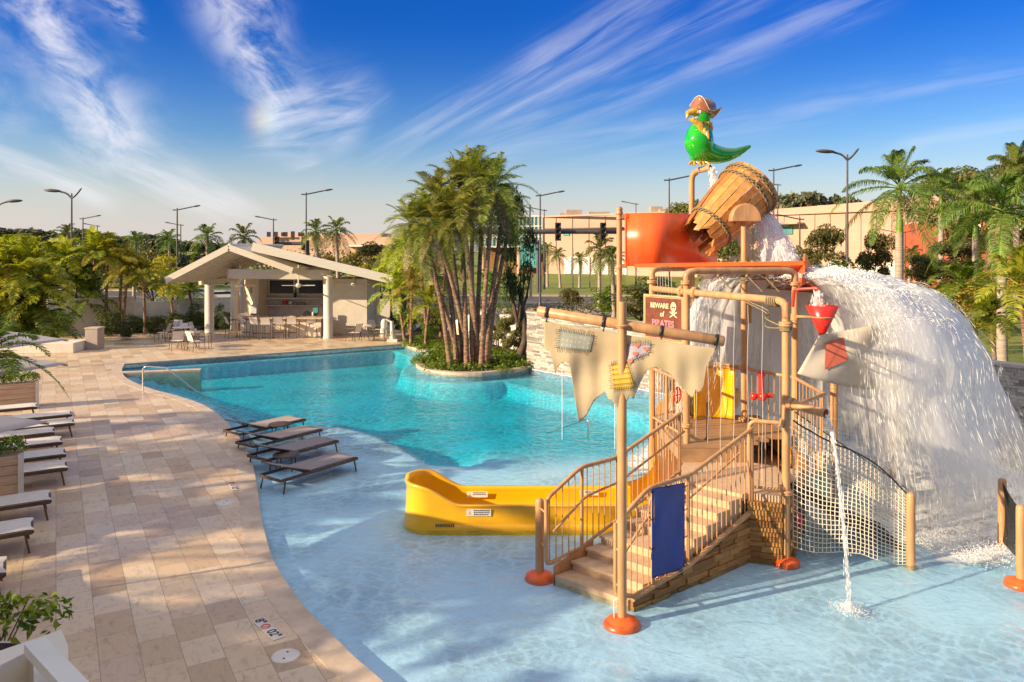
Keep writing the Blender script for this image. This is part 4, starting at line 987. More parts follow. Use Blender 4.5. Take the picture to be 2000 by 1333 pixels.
sail = obj('ragged_sail', mb, M['sail'], origin=sa, recalc=False); setp(sail, 'ragged tan canvas sail with sewn patches hanging from the spar', 'sail')
sm_ = sail.modifiers.new('s', 'SOLIDIFY'); sm_.thickness = .004
def patch(name, quadpx, mat, n=14, off=.012):
    (a, b_, c, d) = quadpx; mb = MB()
    def fn(u, v):
        x = (a[0]*(1-u)+b_[0]*u)*(1-v)+(d[0]*(1-u)+c[0]*u)*v; y = (a[1]*(1-u)+b_[1]*u)*(1-v)+(d[1]*(1-u)+c[1]*u)*v; return sail_pt(x, y, off)
    mb.grid(fn, n, n); o = obj(name, mb, mat, sail, recalc=False)
    st = MB(); rn = random.Random(int(a[0]))
    per = []
    for p, q in ((a, b_), (b_, c), (c, d), (d, a)):
        m = int(math.hypot(q[0]-p[0], q[1]-p[1])/3.2)
        nx, ny = (q[1]-p[1]), -(q[0]-p[0]); L = math.hypot(nx, ny); nx /= L; ny /= L
        for i in range(m):
            t = (i+.5)/m; x = p[0]+(q[0]-p[0])*t; y = p[1]+(q[1]-p[1])*t; e = rn.uniform(4, 8)
            s0 = sail_pt(x-nx*4, y-ny*4, off+.004); s1 = sail_pt(x+nx*e+rn.uniform(-1, 1), y+ny*e, .009); w_ = Vector((ny*.0028, 0, nx*.0028))
            st.add([s0-w_, s0+w_, s1+w_*.7, s1-w_*.7], [(0, 1, 2, 3)])
    obj('stitching', st, M['black'], o, recalc=False); return o
def uvpat(name, kind):
    m, t, b = newmat(name); uvn = t.n('ShaderNodeUVMap'); sp = t.n('ShaderNodeSeparateXYZ'); t.l(uvn.outputs[0], sp.inputs[0]); u_, v_ = sp.outputs[0], sp.outputs[1]
    if kind == 'dots':
        mp = t.n('ShaderNodeMapping'); t.l(uvn.outputs[0], mp.inputs[0]); mp.inputs['Scale'].default_value = (8, 4, 1)
        vo = t.n('ShaderNodeTexVoronoi', feature='F1', i_Scale=1.0, i_Randomness=0.25); t.l(mp.outputs[0], vo.inputs['Vector'])
        c = t.mix(t.smooth(vo.outputs[0], .30, .20), (0.27, 0.29, 0.26, 1), (0.38, 0.38, 0.34, 1))
    elif kind == 'stripes':
        f_ = t.math('FRACT', t.math('MULTIPLY', v_, 5.0)); c = t.mix(t.smooth(f_, .18, .12), (0.58, 0.42, 0.045, 1), (0.34, 0.06, 0.04, 1))
        f2 = t.smooth(t.math('ABSOLUTE', t.math('SUBTRACT', f_, .30)), .05, .02); c = t.mix(f2, c, (0.16, 0.09, 0.12, 1))
    else:
        c = t.mix(t.smooth(u_, 0, 1), (0.48, 0.44, 0.50, 1), (0.44, 0.40, 0.48, 1))
    t.l(c, b.inputs['Base Color']); b.inputs['Roughness'].default_value = .85; return m
patch('grey_patch', ((1092, 643), (1160, 655), (1152, 688), (1088, 681)), uvpat('dotted_patch', 'dots'))
patch('striped_patch', ((1193, 712), (1224, 707), (1239, 758), (1198, 761)), uvpat('striped_patch', 'stripes'))
hpch = patch('heart_patch', ((1226, 672), (1272, 671), (1268, 690), (1214, 712)), uvpat('lilac_patch', 'plain'))
M['heart'] = pmat('heart_red', (0.66, 0.20, 0.12), .8)
for cx_, cy_ in ((1245, 675), (1262, 682), (1241, 692), (1222, 692), (1230, 706)):
    ring = []
    for i in range(20):
        a = 2*PI*i/20; x = 16*sin(a)**3; y = 13*cos(a)-5*cos(2*a)-2*cos(3*a)-cos(4*a); ring.append(sail_pt(cx_+x*.36, cy_-y*.36, .019))
    hm = MB(); hm.add(ring, [tuple(range(20))]); obj('heart', hm, M['heart'], hpch, recalc=False)
# ---- blue banner on the right stair rail
bp_ = [(1273, 955), (1336, 943), (1337, 1110), (1272, 1130)]
banner = None; mb = MB()
def bn(u, v):
    x = 1273+64*u; k = (x-1000)/1500; s = (k*R0.y-R0.x)/(su.x-k*su.y)
    y = (955-12*u)*(1-v)+(1130-20*u)*v
    Y = S_(s, -.17, 0).y+.018*sin(u*9+v*4)*v*(1-u*.5)+.02*sin((u+v)*7)*(v*(1-v))*2
    return P(x, y, Y)
mb.grid(bn, 24, 40); mb.uv = []
M['blue'] = pmat('blue_vinyl', (0.018, 0.035, 0.26), 0.32, var=0.15, scale=3, bump=.3, bscale=9)
banner = obj('blue_banner', mb, M['blue'], origin=bn(0, 0), recalc=False); setp(banner, 'dark blue vinyl sheet laced to the stair railing', 'banner')
banner.modifiers.new('s', 'SOLIDIFY').thickness = .004
mb = MB()
for u, v in ((0, .03), (1, .03), (0, .33), (0, .66), (1, .30), (1, .62), (.15, 1), (.85, 1), (.5, 0), (1, .95)):
    c0 = bn(u, v); mb.tube([c0+Vector((-.03, -.01, .01)), c0+Vector((.0, -.02, -.02)), c0+Vector((.04, .0, .0))], .007, 6)
obj('lacing', mb, M['black'], banner)
# ---- sign
sg0 = Vector((2.42, 14.15, 0)); sgx = Vector((0.80, -.42, 0)).normalized(); sx0 = P(1260, 578, 14.3); sx1 = P(1336, 583, 13.45)
bd = (sx1-sx0); bd.z = 0; W_ = bd.length; bd.normalize(); cz = 3.28; ctr = (sx0+sx1)/2; ctr.z = cz
signm = thing('warning_sign', ctr, 'red painted beware of pirates sign with skull behind the sail', 'sign')
rot = Matrix(((bd.x, 0, -bd.y*-1, 0), (bd.y, 0, -bd.x, 0), (0, 1, 0, 0), (0, 0, 0, 1)))
nrm = Vector((bd.y, -bd.x, 0))
rot = Matrix(((bd.x, 0, nrm.x, 0), (bd.y, 0, nrm.y, 0), (0, 1, 0, 0), (0, 0, 0, 1)))
def T4(x, y, off=.0): m = rot.copy(); m.translation = ctr+bd*x+Vector((0, 0, y))+nrm*off; return m
hW, hH = W_/2, .40
M['signred'] = pmat('sign_red', (0.17, 0.04, 0.018), .6, var=.25, scale=6); M['signtan'] = pmat('sign_tan', (0.62, 0.40, 0.20), .6); M['signcream'] = pmat('sign_cream', (0.70, 0.62, 0.36), .6)
M['signpink'] = pmat('sign_pink', (0.62, 0.20, 0.22), .6)
mb = MB(); mb.box((0, 0, 0), (2*hW, 2*hH, .03), M4=T4(0, 0, 0)); obj('board', mb, M['signred'], signm)
mb = MB()
for x, y, w_, h_ in ((0, hH-.03, 2*hW-.04, .012), (0, -hH+.03, 2*hW-.04, .012), (-hW+.03, 0, .012, 2*hH-.07), (hW-.03, 0, .012, 2*hH-.07)): mb.box((0, 0, 0), (w_, h_, .008), M4=T4(x, y, .02))
for x, y, w_, h_ in ((0, hH, 2*hW+.03, .03), (0, -hH, 2*hW+.03, .03), (-hW, 0, .03, 2*hH-.03), (hW, 0, .03, 2*hH-.03)): mb.box((0, 0, 0), (w_, h_, .05), M4=T4(x, y, .0))
obj('border', mb, M['signtan'], signm)
tx = textmesh('BEWARE', .122, T4(-.10, .22, .022), bold=.004); obj('lettering', tx, M['signcream'], signm, recalc=False)
tx = textmesh('of', .13, T4(-.03, .07, .022), bold=.004); obj('lettering', tx, M['signcream'], signm, recalc=False)
tx = textmesh('PIRATES', .16, T4(-.01, -.10, .022), bold=.006); obj('lettering', tx, M['signpink'], signm, recalc=False)
mb = MB(); c0 = ctr+bd*.27+Vector((0, 0, .20))
def disc(mb, x, y, rx, ry, off): mb.add([T4(x+rx*cos(2*PI*i/16), y+ry*sin(2*PI*i/16), off).translation for i in range(16)], [tuple(range(16))])
disc(mb, .26, .22, .07, .085, .022); disc(mb, .26, .14, .04, .04, .0225)
for a in (.5, -.5): mb.box((0, 0, 0), (.20, .02, .004), M4=T4(.26, .08, .021) @ Matrix.Rotation(a, 4, 'Z'))
obj('skull', mb, M['signcream'], signm, recalc=False)
mb = MB(); disc(mb, .235, .21, .018, .022, .025); disc(mb, .285, .21, .018, .022, .025); disc(mb, .26, .17, .009, .012, .025)
obj('skull_eyes', mb, M['black'], signm, recalc=False)
# ---- nets
def netmesh(fn, nu, nv, r, mb=None):
    mb = mb or MB()
    for i in range(nu+1): mb.tube([fn(i/nu, j/nv) for j in range(nv+1)], r, 4, caps=False)
    for j in range(nv+1): mb.tube([fn(i/nu, j/nv) for i in range(nu+1)], r, 4, caps=False)
    return mb
M['netwhite'] = pmat('white_cord', (0.85, 0.78, 0.66), .8)
def net1(u, v):
    x = 1549+222*u; yt = 822+(966-822)*u-14*sin(PI*u)+8*sin(PI*u*2); yb = 1068+32*u+5*sin(u*9)
    Y = C_.y+.05+(Hb.y-C_.y)*u-.10*sin(PI*v)*sin(PI*min(1, u+.1)); w_ = noise.noise(Vector((u*9, v*7, 0)))*2.2
    return P(x+w_*(1-abs(2*u-1)), yt+(yb-yt)*v+w_, Y)
net = obj('cargo_net', netmesh(net1, 27, 24, .0065), M['netwhite'], origin=net1(0, 0)); setp(net, 'white knotted cord net stretched from tower post to short post', 'net')
mb = MB(); mb.tube([net1(i/30, 0)+Vector((0, 0, .008)) for i in range(31)], .012, 6); obj('edge_rope', mb, M['black'], net)
def net2(u, v):
    x = 1552+222*u; yt = 806+(958-806)*u; yb = yt+150+30*u; return P(x, yt+(yb-yt)*v, 13.0)
net_b = obj('cargo_net', netmesh(net2, 27, 14, .0065), M['netwhite'], origin=net2(0, 0)); setp(net_b, 'second white cord net behind the dark climbing ramp', 'net')
mb = MB(); mb.tube([net2(i/30, 0)+Vector((0, 0, .008)) for i in range(31)], .012, 6); obj('edge_rope', mb, M['black'], net_b)
# dark climbing ramp between the nets
def cr(u, v): a = Vector((4.25, 11.75, .95)).lerp(Vector((5.9, 11.55, .0)), u); return a+Vector((.15, 1.1, .0))*v+Vector((0, 0, -.12*sin(PI*u)))
mb = netmesh(cr, 26, 16, .02); M['darknet'] = pmat('dark_webbing', (0.035, 0.02, 0.015), .7)
climb = obj('climbing_ramp', mb, M['darknet'], origin=cr(0, 0)); setp(climb, 'dark brown webbing climbing ramp behind the white net', 'climbing ramp')
def net3(u, v): a = z_(I_, .95).lerp(z_(J_, .92), u); b_ = z_(I_, .05).lerp(z_(J_, .25), u); return a.lerp(b_, v)+Vector((0.03*sin(PI*v), 0, -.02*sin(PI*u)))
mb = netmesh(net3, 22, 26, .006); nt_ = obj('mesh_panel', mb, M['black'], origin=net3(0, 0)); setp(nt_, 'dark mesh panel strung between two short posts at right', 'net')
# ---- cone bucket
cp_ = P(1606, 597, 13.3); cone = thing('cone_bucket', cp_, 'small red cone bucket hanging beside the tower, filling with water', 'bucket')
mb = MB(); mb.lathe([(.0, -.57), (.03, -.56), (.275, 0), (.262, 0), (.02, -.53), (0, -.53)], cp_, 32); obj('cone', mb, M['red'], cone)
mb = MB(); torus(mb, cp_+Vector((0, 0, -.20)), .19, .014, (0, 0, 1)); c1 = cp_+Vector((-.19, .0, -.20)); mb.tube([c1+Vector((.18, -.19, 0)), z_(F_, 3.32)], .018, 8); mb.tube([c1, z_(F_, 3.30)], .018, 8)
mb.tube([z_(F_, 3.36), z_(F_, 3.24)], .075, 12)
obj('bracket', mb, M['pipe'], cone)
mb = MB(); e0 = P(1548, 600, 13.6); e1 = P(1551, 566, 13.6); e2 = P(1597, 563, 13.3); mb.tube(roundpath([e0, e1, e2, e2+Vector((0, 0, -.06))], .06, 5), .028, 10); obj('feed_pipe', mb, M['red'], cone)
# ---- rear sail + its poles
def rs(u, v):
    x = (1600*(1-v)+1557*v)*(1-u)+(1765*(1-v)+1760*v)*u; y = (655*(1-v)+730*v)*(1-u)+(625*(1-v)+762*v)*u+10*sin(u*PI)*v
    return P(x, y, 12.9+.5*u+.10*sin(u*7+v*3))
mb = MB(); mb.grid(rs, 24, 12); mb.uv = []; M['sail2'] = cloth_mat('pale_canvas', (0.74, 0.70, 0.60), (0.82, 0.78, 0.70)); rsail = obj('rear_sail', mb, M['sail2'], origin=rs(0, 0), recalc=False)
setp(rsail, 'pale canvas sail with red patch half hidden by dumping water', 'sail'); rsail.modifiers.new('s', 'SOLIDIFY').thickness = .004
mb = MB()
for_q = [(.12, .22), (.30, .12), (.42, .55), (.22, .78)]
mb.add([rs(a, b_)+Vector((0, -.03, 0)) for a, b_ in for_q], [(0, 1, 2, 3)]); obj('red_patch', mb, pmat('faded_red_cloth', (0.55, 0.13, 0.08), .8), rsail, recalc=False)
for px, Y, z1, lab in ((1629, 13.5, 2.45, 'brown pole holding the corner of the pale rear sail'), (1745, 15.2, 2.95, 'tall tan pole standing in the dumping water')):
    b_ = Vector(((px-1000)/1500*Y, Y, FL)); mb = MB(); mb.tube([b_, z_(b_, z1)], .062, 14)
    for zz in np.arange(.4, z1-.2, .28): mb.lathe([(.0621, zz), (.068, zz+.01), (.068, zz+.03), (.0621, zz+.04)], z_(b_, 0), 14)
    setp(obj('sail_pole', mb, M['pipe'], origin=b_), lab, 'pole')
# ---- yellow slide
slide = thing('water_slide', (0.3, 12.9, FL), 'yellow fibreglass slide with long open trough curving from tower', 'slide')
Yc, rw_, xl, xr = 12.93, .43, -1.34, 2.05
def plan(t, off):
    # t 0..1 : front side right->left, rounded end, back side left->right
    L1 = xr-xl; arcL = PI*rw_; tot_ = 2*L1+arcL; d = t*tot_; r = rw_+off
    if d < L1: return Vector((xr-d, Yc-r, 0)), (xr-d)
    if d < L1+arcL: a = -PI/2-(d-L1)/rw_; return Vector((xl+r*cos(a), Yc+r*sin(a), 0)), xl-0.3*abs(cos(a))*1
    d -= L1+arcL; return Vector((xl+d, Yc+r, 0)), xl+d
def rim(x, t):
    f = max(0, min(1, (xl+.55-x)/.75)); f = f*f*(3-2*f); back = .03 if t > .5 else -0.02; return .37+back+.30*f
mb = MB(); NT_ = 150; prof = [(.06, FL), (.05, FL+.08), (.035, .10), (.02, .25), (.0, .9), (.03, 1.0), (.02, 1.03), (-.03, 1.03), (-.055, 1.0), (-.06, .8), (-.09, .2), (-.16, .08), (-.25, .05), (-.42, .045)]
def tr_(u, v):
    i = v*(len(prof)-1); k = min(int(i), len(prof)-2); f = i-k; o0, z0 = prof[k]; o1, z1 = prof[k+1]
    off = o0+(o1-o0)*f; zz = z0+(z1-z0)*f; p, x = plan(u, off); H_ = rim(x, u)
    z = zz if k < 2 else (zz if zz <= 0 else (zz*H_ if k < 9 else zz*(H_ if zz > .3 else .4+0*H_)))
    if k < 2: z = zz
    return Vector((p.x, p.y, z))
mb.grid(tr_, NT_, (len(prof)-1)*2); mb.uv = []
obj('trough', mb, M['yellow'], slide)
path = catmull([(1.95, Yc, .05), (2.20, 12.98, .06), (2.66, 13.35, .08), (3.05, 14.1, .14), (3.2, 15.0, .25), (3.35, 16.0, .50), (3.75, 16.8, .85), (4.3, 16.9, 1.05), (4.35, 16.3, 1.15), (4.0, 15.7, 1.2), (3.92, 15.2, 1.2)], 8)
sec = [(-.43, .42), (-.45, .40), (-.43, .38), (-.40, .10), (-.28, .0), (0, -.02), (.28, .0), (.40, .10), (.43, .38), (.45, .40), (.43, .42), (.47, .36), (.44, .08), (.30, -.05), (0, -.08), (-.30, -.05), (-.44, .08), (-.47, .36)]
vs = []; ns_ = len(sec)
for i, p in enumerate(path):
    a = path[max(0, i-1)]; b_ = path[min(len(path)-1, i+1)]; t = (b_-a); t.z = 0; t.normalize(); n2 = Vector((-t.y, t.x, 0))
    hs_ = 1.0+max(0, (i-len(path)+14)/14)*1.3
    for x, z in sec: vs.append(p+n2*x*(1 if x > 0 else 1)+Vector((0, 0, z*(hs_ if z > .2 else 1))))
mb = MB(); mb.add(vs, [(i*ns_+j, i*ns_+(j+1) % ns_, (i+1)*ns_+(j+1) % ns_, (i+1)*ns_+j) for i in range(len(path)-1) for j in range(ns_)], True)
obj('flume', mb, M['yellow'], slide)
mb = MB(); mb.grid(lambda u, v: Vector((3.55+.80*u, 14.98+.42*(1-abs(2*u-1)**3)*(.35+.65*v), 1.21+1.0*v**1.3)), 16, 8); mb.uv = []
o = obj('entry_hood', mb, M['yellow'], slide); o.modifiers.new('s', 'SOLIDIFY').thickness = .03
M['warnyellow'] = pmat('warning_yellow', (0.75, 0.50, 0.03), .5)
def sticker(px, py, w_, h_, Y, z, ncol=3):
    mb = MB(); c0 = Vector(((px-1000)/1500*Y, Y-.004, z)); mb.box(c0, (w_, .004, h_)); o = obj('warning_label', mb, M['pwhite'], slide)
    mb = MB(); a = c0+Vector((-w_*.36, -.003, -h_*.3)); mb.add([a+Vector((-.028, 0, 0)), a+Vector((.028, 0, 0)), a+Vector((0, 0, h_*.62))], [(0, 1, 2)]); obj('warning_triangle', mb, M['warnyellow'], o, recalc=False)
    mb = MB(); rn = random.Random(int(px))
    for r in range(ncol):
        x = -w_*.20
        while x < w_*.40:
            l = rn.uniform(.012, .03); zz = h_*(.28-.28*r); mb.box(c0+Vector((x+l/2, -.003, zz)), (l, .002, h_*.14)); x += l+.008
    obj('warning_lines', mb, M['black'], o)
sticker(935, 997, .40, .115, Yc-rw_-.02, .245)
sticker(932, 979, .36, .10, Yc+rw_-.125, .30, 2)
mb = MB()
x0 = P(852, 1024, Yc-rw_-.05); 
for k in range(9): mb.box((x0.x+k*.035, Yc-rw_-.052, .045), (.018, .004, .05))
mb.box((x0.x+.14, Yc-rw_-.05, .045), (.33, .003, .065)) if False else None
obj('serial_marks', mb, M['black'], slide)
sticker(1150, 960, .32, .09, Yc+rw_-.125, .33, 2)
mb = MB(); mb.tube([(xl-.12, Yc-.12, .35), (xl-.05, Yc-.1, .1)], [.03, .05], 8); obj('drain_slot', mb, M['rust'], slide)
# ============================================================ MOVING WATER
def fallmat(name, sx_, sy_, lo, hi, dens=1.0, edge=True, seed=0.0, col=(0.93, 0.94, 0.96), fade=None):
    m, t, b = newmat(name); uvn = t.n('ShaderNodeUVMap')
    mp = t.n('ShaderNodeMapping'); t.l(uvn.outputs[0], mp.inputs[0]); mp.inputs['Scale'].default_value = (sx_, sy_, 1); mp.inputs['Location'].default_value = (seed, seed*.7, 0)
    n1 = t.n('ShaderNodeTexNoise', i_Scale=1.0, i_Detail=8.0, i_Roughness=0.68, i_Distortion=0.25); t.l(mp.outputs[0], n1.inputs['Vector'])
    m2 = t.n('ShaderNodeMapping'); t.l(uvn.outputs[0], m2.inputs[0]); m2.inputs['Scale'].default_value = (5, 3.0, 1); m2.inputs['Location'].default_value = (seed*2, seed, 0)
    n2 = t.n('ShaderNodeTexNoise', i_Scale=1.0, i_Detail=5.0, i_Roughness=0.6); t.l(m2.outputs[0], n2.inputs['Vector'])
    sp = t.n('ShaderNodeSeparateXYZ'); t.l(uvn.outputs[0], sp.inputs[0]); u_, v_ = sp.outputs[0], sp.outputs[1]
    s = t.math('ADD', t.math('MULTIPLY', n1.outputs[0], 0.62), t.math('MULTIPLY', n2.outputs[0], 0.38))
    # the sheet thins out along its fall
    thr = t.n('ShaderNodeValToRGB'); t.l(v_, thr.inputs[0]); el = thr.color_ramp.elements; el[0].position = 0; el[0].color = (lo,)*3+(1,); el[1].position = 1; el[1].color = (hi,)*3+(1,)
    a = t.math('DIVIDE', t.math('SUBTRACT', s, thr.outputs[0]), 0.12, clamp=True)
    a = t.math('MULTIPLY', a, dens)
    if edge:
        a = t.math('MULTIPLY', a, t.math('MULTIPLY', t.smooth(u_, 0.0, 0.07), t.smooth(u_, 1.0, 0.93)))
        a = t.math('MULTIPLY', a, t.smooth(v_, 1.0, 0.93))
    b.inputs['Base Color'].default_value = (*col, 1); b.inputs['Roughness'].default_value = 0.35; b.inputs['Specular IOR Level'].default_value = 0.4
    tr = t.n('ShaderNodeBsdfTranslucent'); tr.inputs[0].default_value = (*col, 1)
    mx = t.n('ShaderNodeMixShader', i_0=0.45); t.l(b.outputs[0], mx.inputs[1]); t.l(tr.outputs[0], mx.inputs[2])
    tp = t.n('ShaderNodeBsdfTransparent'); m2x = t.n('ShaderNodeMixShader'); t.l(a, m2x.inputs[0]); t.l(tp.outputs[0], m2x.inputs[1]); t.l(mx.outputs[0], m2x.inputs[2])
    bp = t.n('ShaderNodeBump', i_Strength=0.5, i_Distance=0.05); t.l(s, bp.inputs['Height']); t.l(bp.outputs[0], b.inputs['Normal'])
    t.l(m2x.outputs[0], m.node_tree.nodes['Material Output'].inputs[0]); return m
C0 = Vector((5.05, 14.6, 4.02))
# envelope profile (distance from the ramp lip, height change)
prof_r = np.array([0, .5, 1.0, 1.6, 2.2, 2.75, 3.25, 3.65, 3.98, 4.22, 4.38]); prof_z = np.array([0, .03, .05, .02, -.08, -.28, -.72, -1.40, -2.25, -3.15, -4.08])
cum = np.concatenate([[0], np.cumsum(np.hypot(np.diff(prof_r), np.diff(prof_z)))]); cum /= cum[-1]
def rscale(th):
    d = math.degrees(th); return float(np.interp(d, [-66, -48, -30, -10, 20, 60, 100, 130, 160], [.68, .79, .89, .94, .94, .88, .72, .58, .42]))
def fall_pt(u, v, k=1.0, hz=1.0, sd=0, amp=.12):
    th = R(-66+226*u); r = float(np.interp(v, cum, prof_r))*k*rscale(th); z = float(np.interp(v, cum, prof_z))
    if z > -3.9: z = z*hz
    z += noise.noise(Vector((u*14+sd, v*6, sd)))*amp*1.3*min(1, v*4)*(1-v) + .05*noise.noise(Vector((u*40, v*14, sd)))
    r += noise.noise(Vector((u*11, v*5+sd, 3+sd)))*amp*1.5*min(1, v*3); z += .22*max(-.3, noise.noise(Vector((u*7, v*4.5, 1.7))))*min(1, v*5)*max(0, 1-v*1.6)*1.2; r *= 1+.05*noise.noise(Vector((u*9, v*2.5, 5.5)))
    p = C0+Vector((r*cos(th), r*sin(th), z)); p.z = max(p.z, -0.04); return p
falls = thing('dumping_water', (C0.x+1.2, C0.y, -0.05), 'huge white mass of water dumping off the ramp into the pool', 'falling water')
spec = [(1.00, 1.0, 0, .12, (90, 2.0), .08, .56, .95), (.94, 1.03, 5, .16, (80, 2.2), .08, .56, .95), (.86, 1.08, 9, .16, (90, 2.4), .12, .58, .95), (.74, 1.12, 14, .2, (70, 2.6), .12, .54, .95), (.58, 1.2, 21, .2, (60, 2.8), .12, .56, .95)]
for i, (k, hz, sd_, amp, (a1, a2), lo, hi, dn) in enumerate(spec):
    mb = MB(); mb.grid(lambda u, v: fall_pt(u, v, k, hz, sd_, amp), 110, 46)
    obj('water_sheet', mb, fallmat('white_water_%d' % i, a1, a2, lo, hi, dn, seed=sd_*.37), falls, recalc=False)
mist = fallmat('mist_veil', 7, 1.6, .12, .46, .5, seed=8.8)
for s_, k in enumerate((1.03, .90)):
    mb = MB(); mb.grid(lambda u, v: fall_pt(u, v, k, 1.0, 40+s_, .2), 80, 40); obj('mist_sheet', mb, mist, falls, recalc=False)
# churned crest: many small foam lumps, and long drops torn off the sheet
rn = random.Random(11)
M['foam'] = pmat('white_foam', (0.92, 0.93, 0.94), 0.5, var=0.04, scale=5)
M['drop'] = pmat('water_drops', (0.92, 0.94, 0.96), 0.15, var=0.03)
nrng = np.random.default_rng(3)
OCT_V = np.array([(1, 0, 0), (-1, 0, 0), (0, 1, 0), (0, -1, 0), (0, 0, 1), (0, 0, -1)], float)
OCT_F = np.array([(0, 2, 4), (2, 1, 4), (1, 3, 4), (3, 0, 4), (2, 0, 5), (1, 2, 5), (3, 1, 5), (0, 3, 5)])
def drops_mesh(name, pos, dirs, ln, wd, mat, parent, smooth=True):
    """spindle-shaped drops: pos Nx3, dirs Nx3 unit, ln, wd arrays"""
    n = len(pos); d = dirs/np.linalg.norm(dirs, axis=1, keepdims=True)
    ref = np.where(np.abs(d[:, 2:3]) < .9, np.array([[0, 0, 1.0]]), np.array([[1.0, 0, 0]])); a = np.cross(d, ref); a /= np.linalg.norm(a, axis=1, keepdims=True); b = np.cross(d, a)
    V = (pos[:, None, :]+OCT_V[None, :, 0:1]*wd[:, None, None]*a[:, None, :]+OCT_V[None, :, 1:2]*wd[:, None, None]*b[:, None, :]+OCT_V[None, :, 2:3]*ln[:, None, None]*d[:, None, :])
    V = V.reshape(-1, 3)-np.array(worldloc(parent)); Fa = (OCT_F[None]+6*np.arange(n)[:, None, None]).reshape(-1)
    me = bpy.data.meshes.new(name); me.vertices.add(len(V)); me.vertices.foreach_set('co', V.ravel()); me.loops.add(len(Fa)); me.loops.foreach_set('vertex_index', Fa.astype(np.int32))
    me.polygons.add(len(Fa)//3); me.polygons.foreach_set('loop_start', np.arange(0, len(Fa), 3, dtype=np.int32)); me.polygons.foreach_set('use_smooth', np.full(len(Fa)//3, smooth)); me.update(calc_edges=True); me.materials.append(mat)
    o = bpy.data.objects.new(name, me); C.objects.link(o)
    if parent is not None: o.parent = parent
    return o
N_ = 26000; P_ = np.zeros((N_, 3)); D2 = np.zeros((N_, 3)); Ln = np.zeros(N_); Wd = np.zeros(N_)
for i in range(N_):
    u = rn.random(); v = min(.99, rn.betavariate(1.6, 1.3)); k = rn.choice([1.0, .93, .84, .72, 1.03])*rn.gauss(1, .02+.025*v)
    p = fall_pt(u, v, k, 1.0, 0, .12); q = fall_pt(u, min(1, v+.02), k, 1.0, 0, .12); d = q-p
    if d.length < 1e-4: d = Vector((0, 0, -1))
    P_[i] = p+Vector((rn.gauss(0, .03), rn.gauss(0, .03), rn.gauss(0, .05))); D2[i] = d.normalized(); Ln[i] = rn.uniform(.04, .16)*(.5+v); Wd[i] = rn.uniform(.0014, .0036)
drops_mesh('falling_drops', P_, D2, Ln, Wd, M['drop'], falls)['kind'] = 'stuff'
N_ = 16000; P_ = np.zeros((N_, 3)); D2 = nrng.normal(size=(N_, 3)); Ln = np.zeros(N_)
for i in range(N_):
    u = rn.random(); v = rn.betavariate(1.3, 2.4)*.62+.02
    p = fall_pt(u, v, 1.0, 1.0, 0, .12); lump = noise.noise(Vector((u*16, v*9, 7)))
    P_[i] = p+Vector((0, 0, max(0, lump)*.30*min(1, v*5)*rn.random()+rn.gauss(0, .02))); Ln[i] = rn.uniform(.006, .020)*(1.3-v)
drops_mesh('foam_crest', P_, D2, Ln, Ln*.8, M['foam'], falls)['kind'] = 'stuff'
# landing splash ring and boiling water
N_ = 30000; P_ = np.zeros((N_, 3)); D2 = nrng.normal(size=(N_, 3)); D2[:, 2] = np.abs(D2[:, 2]); Ln = np.zeros(N_)
for i in range(N_):
    u = rn.random()**1.6; p = fall_pt(u, 1.0, rn.gauss(1.03, .12), 1, 0, .1); h = abs(rn.gauss(0, .07)); P_[i] = (p.x, p.y, -.05+h); Ln[i] = rn.uniform(.003, .014)
drops_mesh('landing_splash', P_, D2, Ln, Ln*.7, M['foam'], falls)['kind'] = 'stuff'
# churned foam floating on the pool around the landing (a real thin, bumpy skin of bubbles)
def foam_skin(name, fn, nu, nv, mat, label):
    mb = MB(); mb.grid(fn, nu, nv); o = obj(name, mb, mat, recalc=False); setp(o, label, 'foam', kind='stuff'); return o
def foammat(name, sc_, th, soft=.12):
    m, t, b = newmat(name); tc = t.n('ShaderNodeTexCoord'); uvn = t.n('ShaderNodeUVMap')
    n1 = t.n('ShaderNodeTexNoise', i_Scale=sc_, i_Detail=8.0, i_Roughness=.7, i_Distortion=.8); t.l(tc.outputs['Object'], n1.inputs['Vector'])
    sp = t.n('ShaderNodeSeparateXYZ'); t.l(uvn.outputs[0], sp.inputs[0])
    e = t.math('MULTIPLY', t.math('MULTIPLY', t.smooth(sp.outputs[0], 0, .12), t.smooth(sp.outputs[0], 1, .88)), t.math('MULTIPLY', t.smooth(sp.outputs[1], 0, .3), t.smooth(sp.outputs[1], 1, .74)))
    a = t.math('DIVIDE', t.math('SUBTRACT', t.math('ADD', n1.outputs[0], t.math('MULTIPLY', e, .22)), th+.22), soft, clamp=True)
    a = t.math('MULTIPLY', a, e); b.inputs['Base Color'].default_value = (.92, .93, .94, 1); b.inputs['Roughness'].default_value = .6
    bp = t.n('ShaderNodeBump', i_Strength=.6, i_Distance=.03); t.l(n1.outputs[0], bp.inputs['Height']); t.l(bp.outputs[0], b.inputs['Normal'])
    tp = t.n('ShaderNodeBsdfTransparent'); mx = t.n('ShaderNodeMixShader'); t.l(t.math('MULTIPLY', a, .92), mx.inputs[0]); t.l(tp.outputs[0], mx.inputs[1]); t.l(b.outputs[0], mx.inputs[2])
    t.l(mx.outputs[0], m.node_tree.nodes['Material Output'].inputs[0]); return m
def ringf(u, v):
    th = R(-90+268*u); r = (0.6+(rscale(max(min(th, R(160)), R(-66)))*4.38*1.0+1.5-.6)*v); p = C0+Vector((r*cos(th), r*sin(th), 0)); return Vector((p.x, p.y, -.012+.03*noise.noise(Vector((p.x*2.5, p.y*2.5, 0)))+.02*abs(noise.noise(Vector((p.x*7, p.y*7, 2))))))
foam_skin('pool_foam', ringf, 110, 40, foammat('pool_foam', 3.0, .31, .20), 'churning white foam on the water under the dumping water')
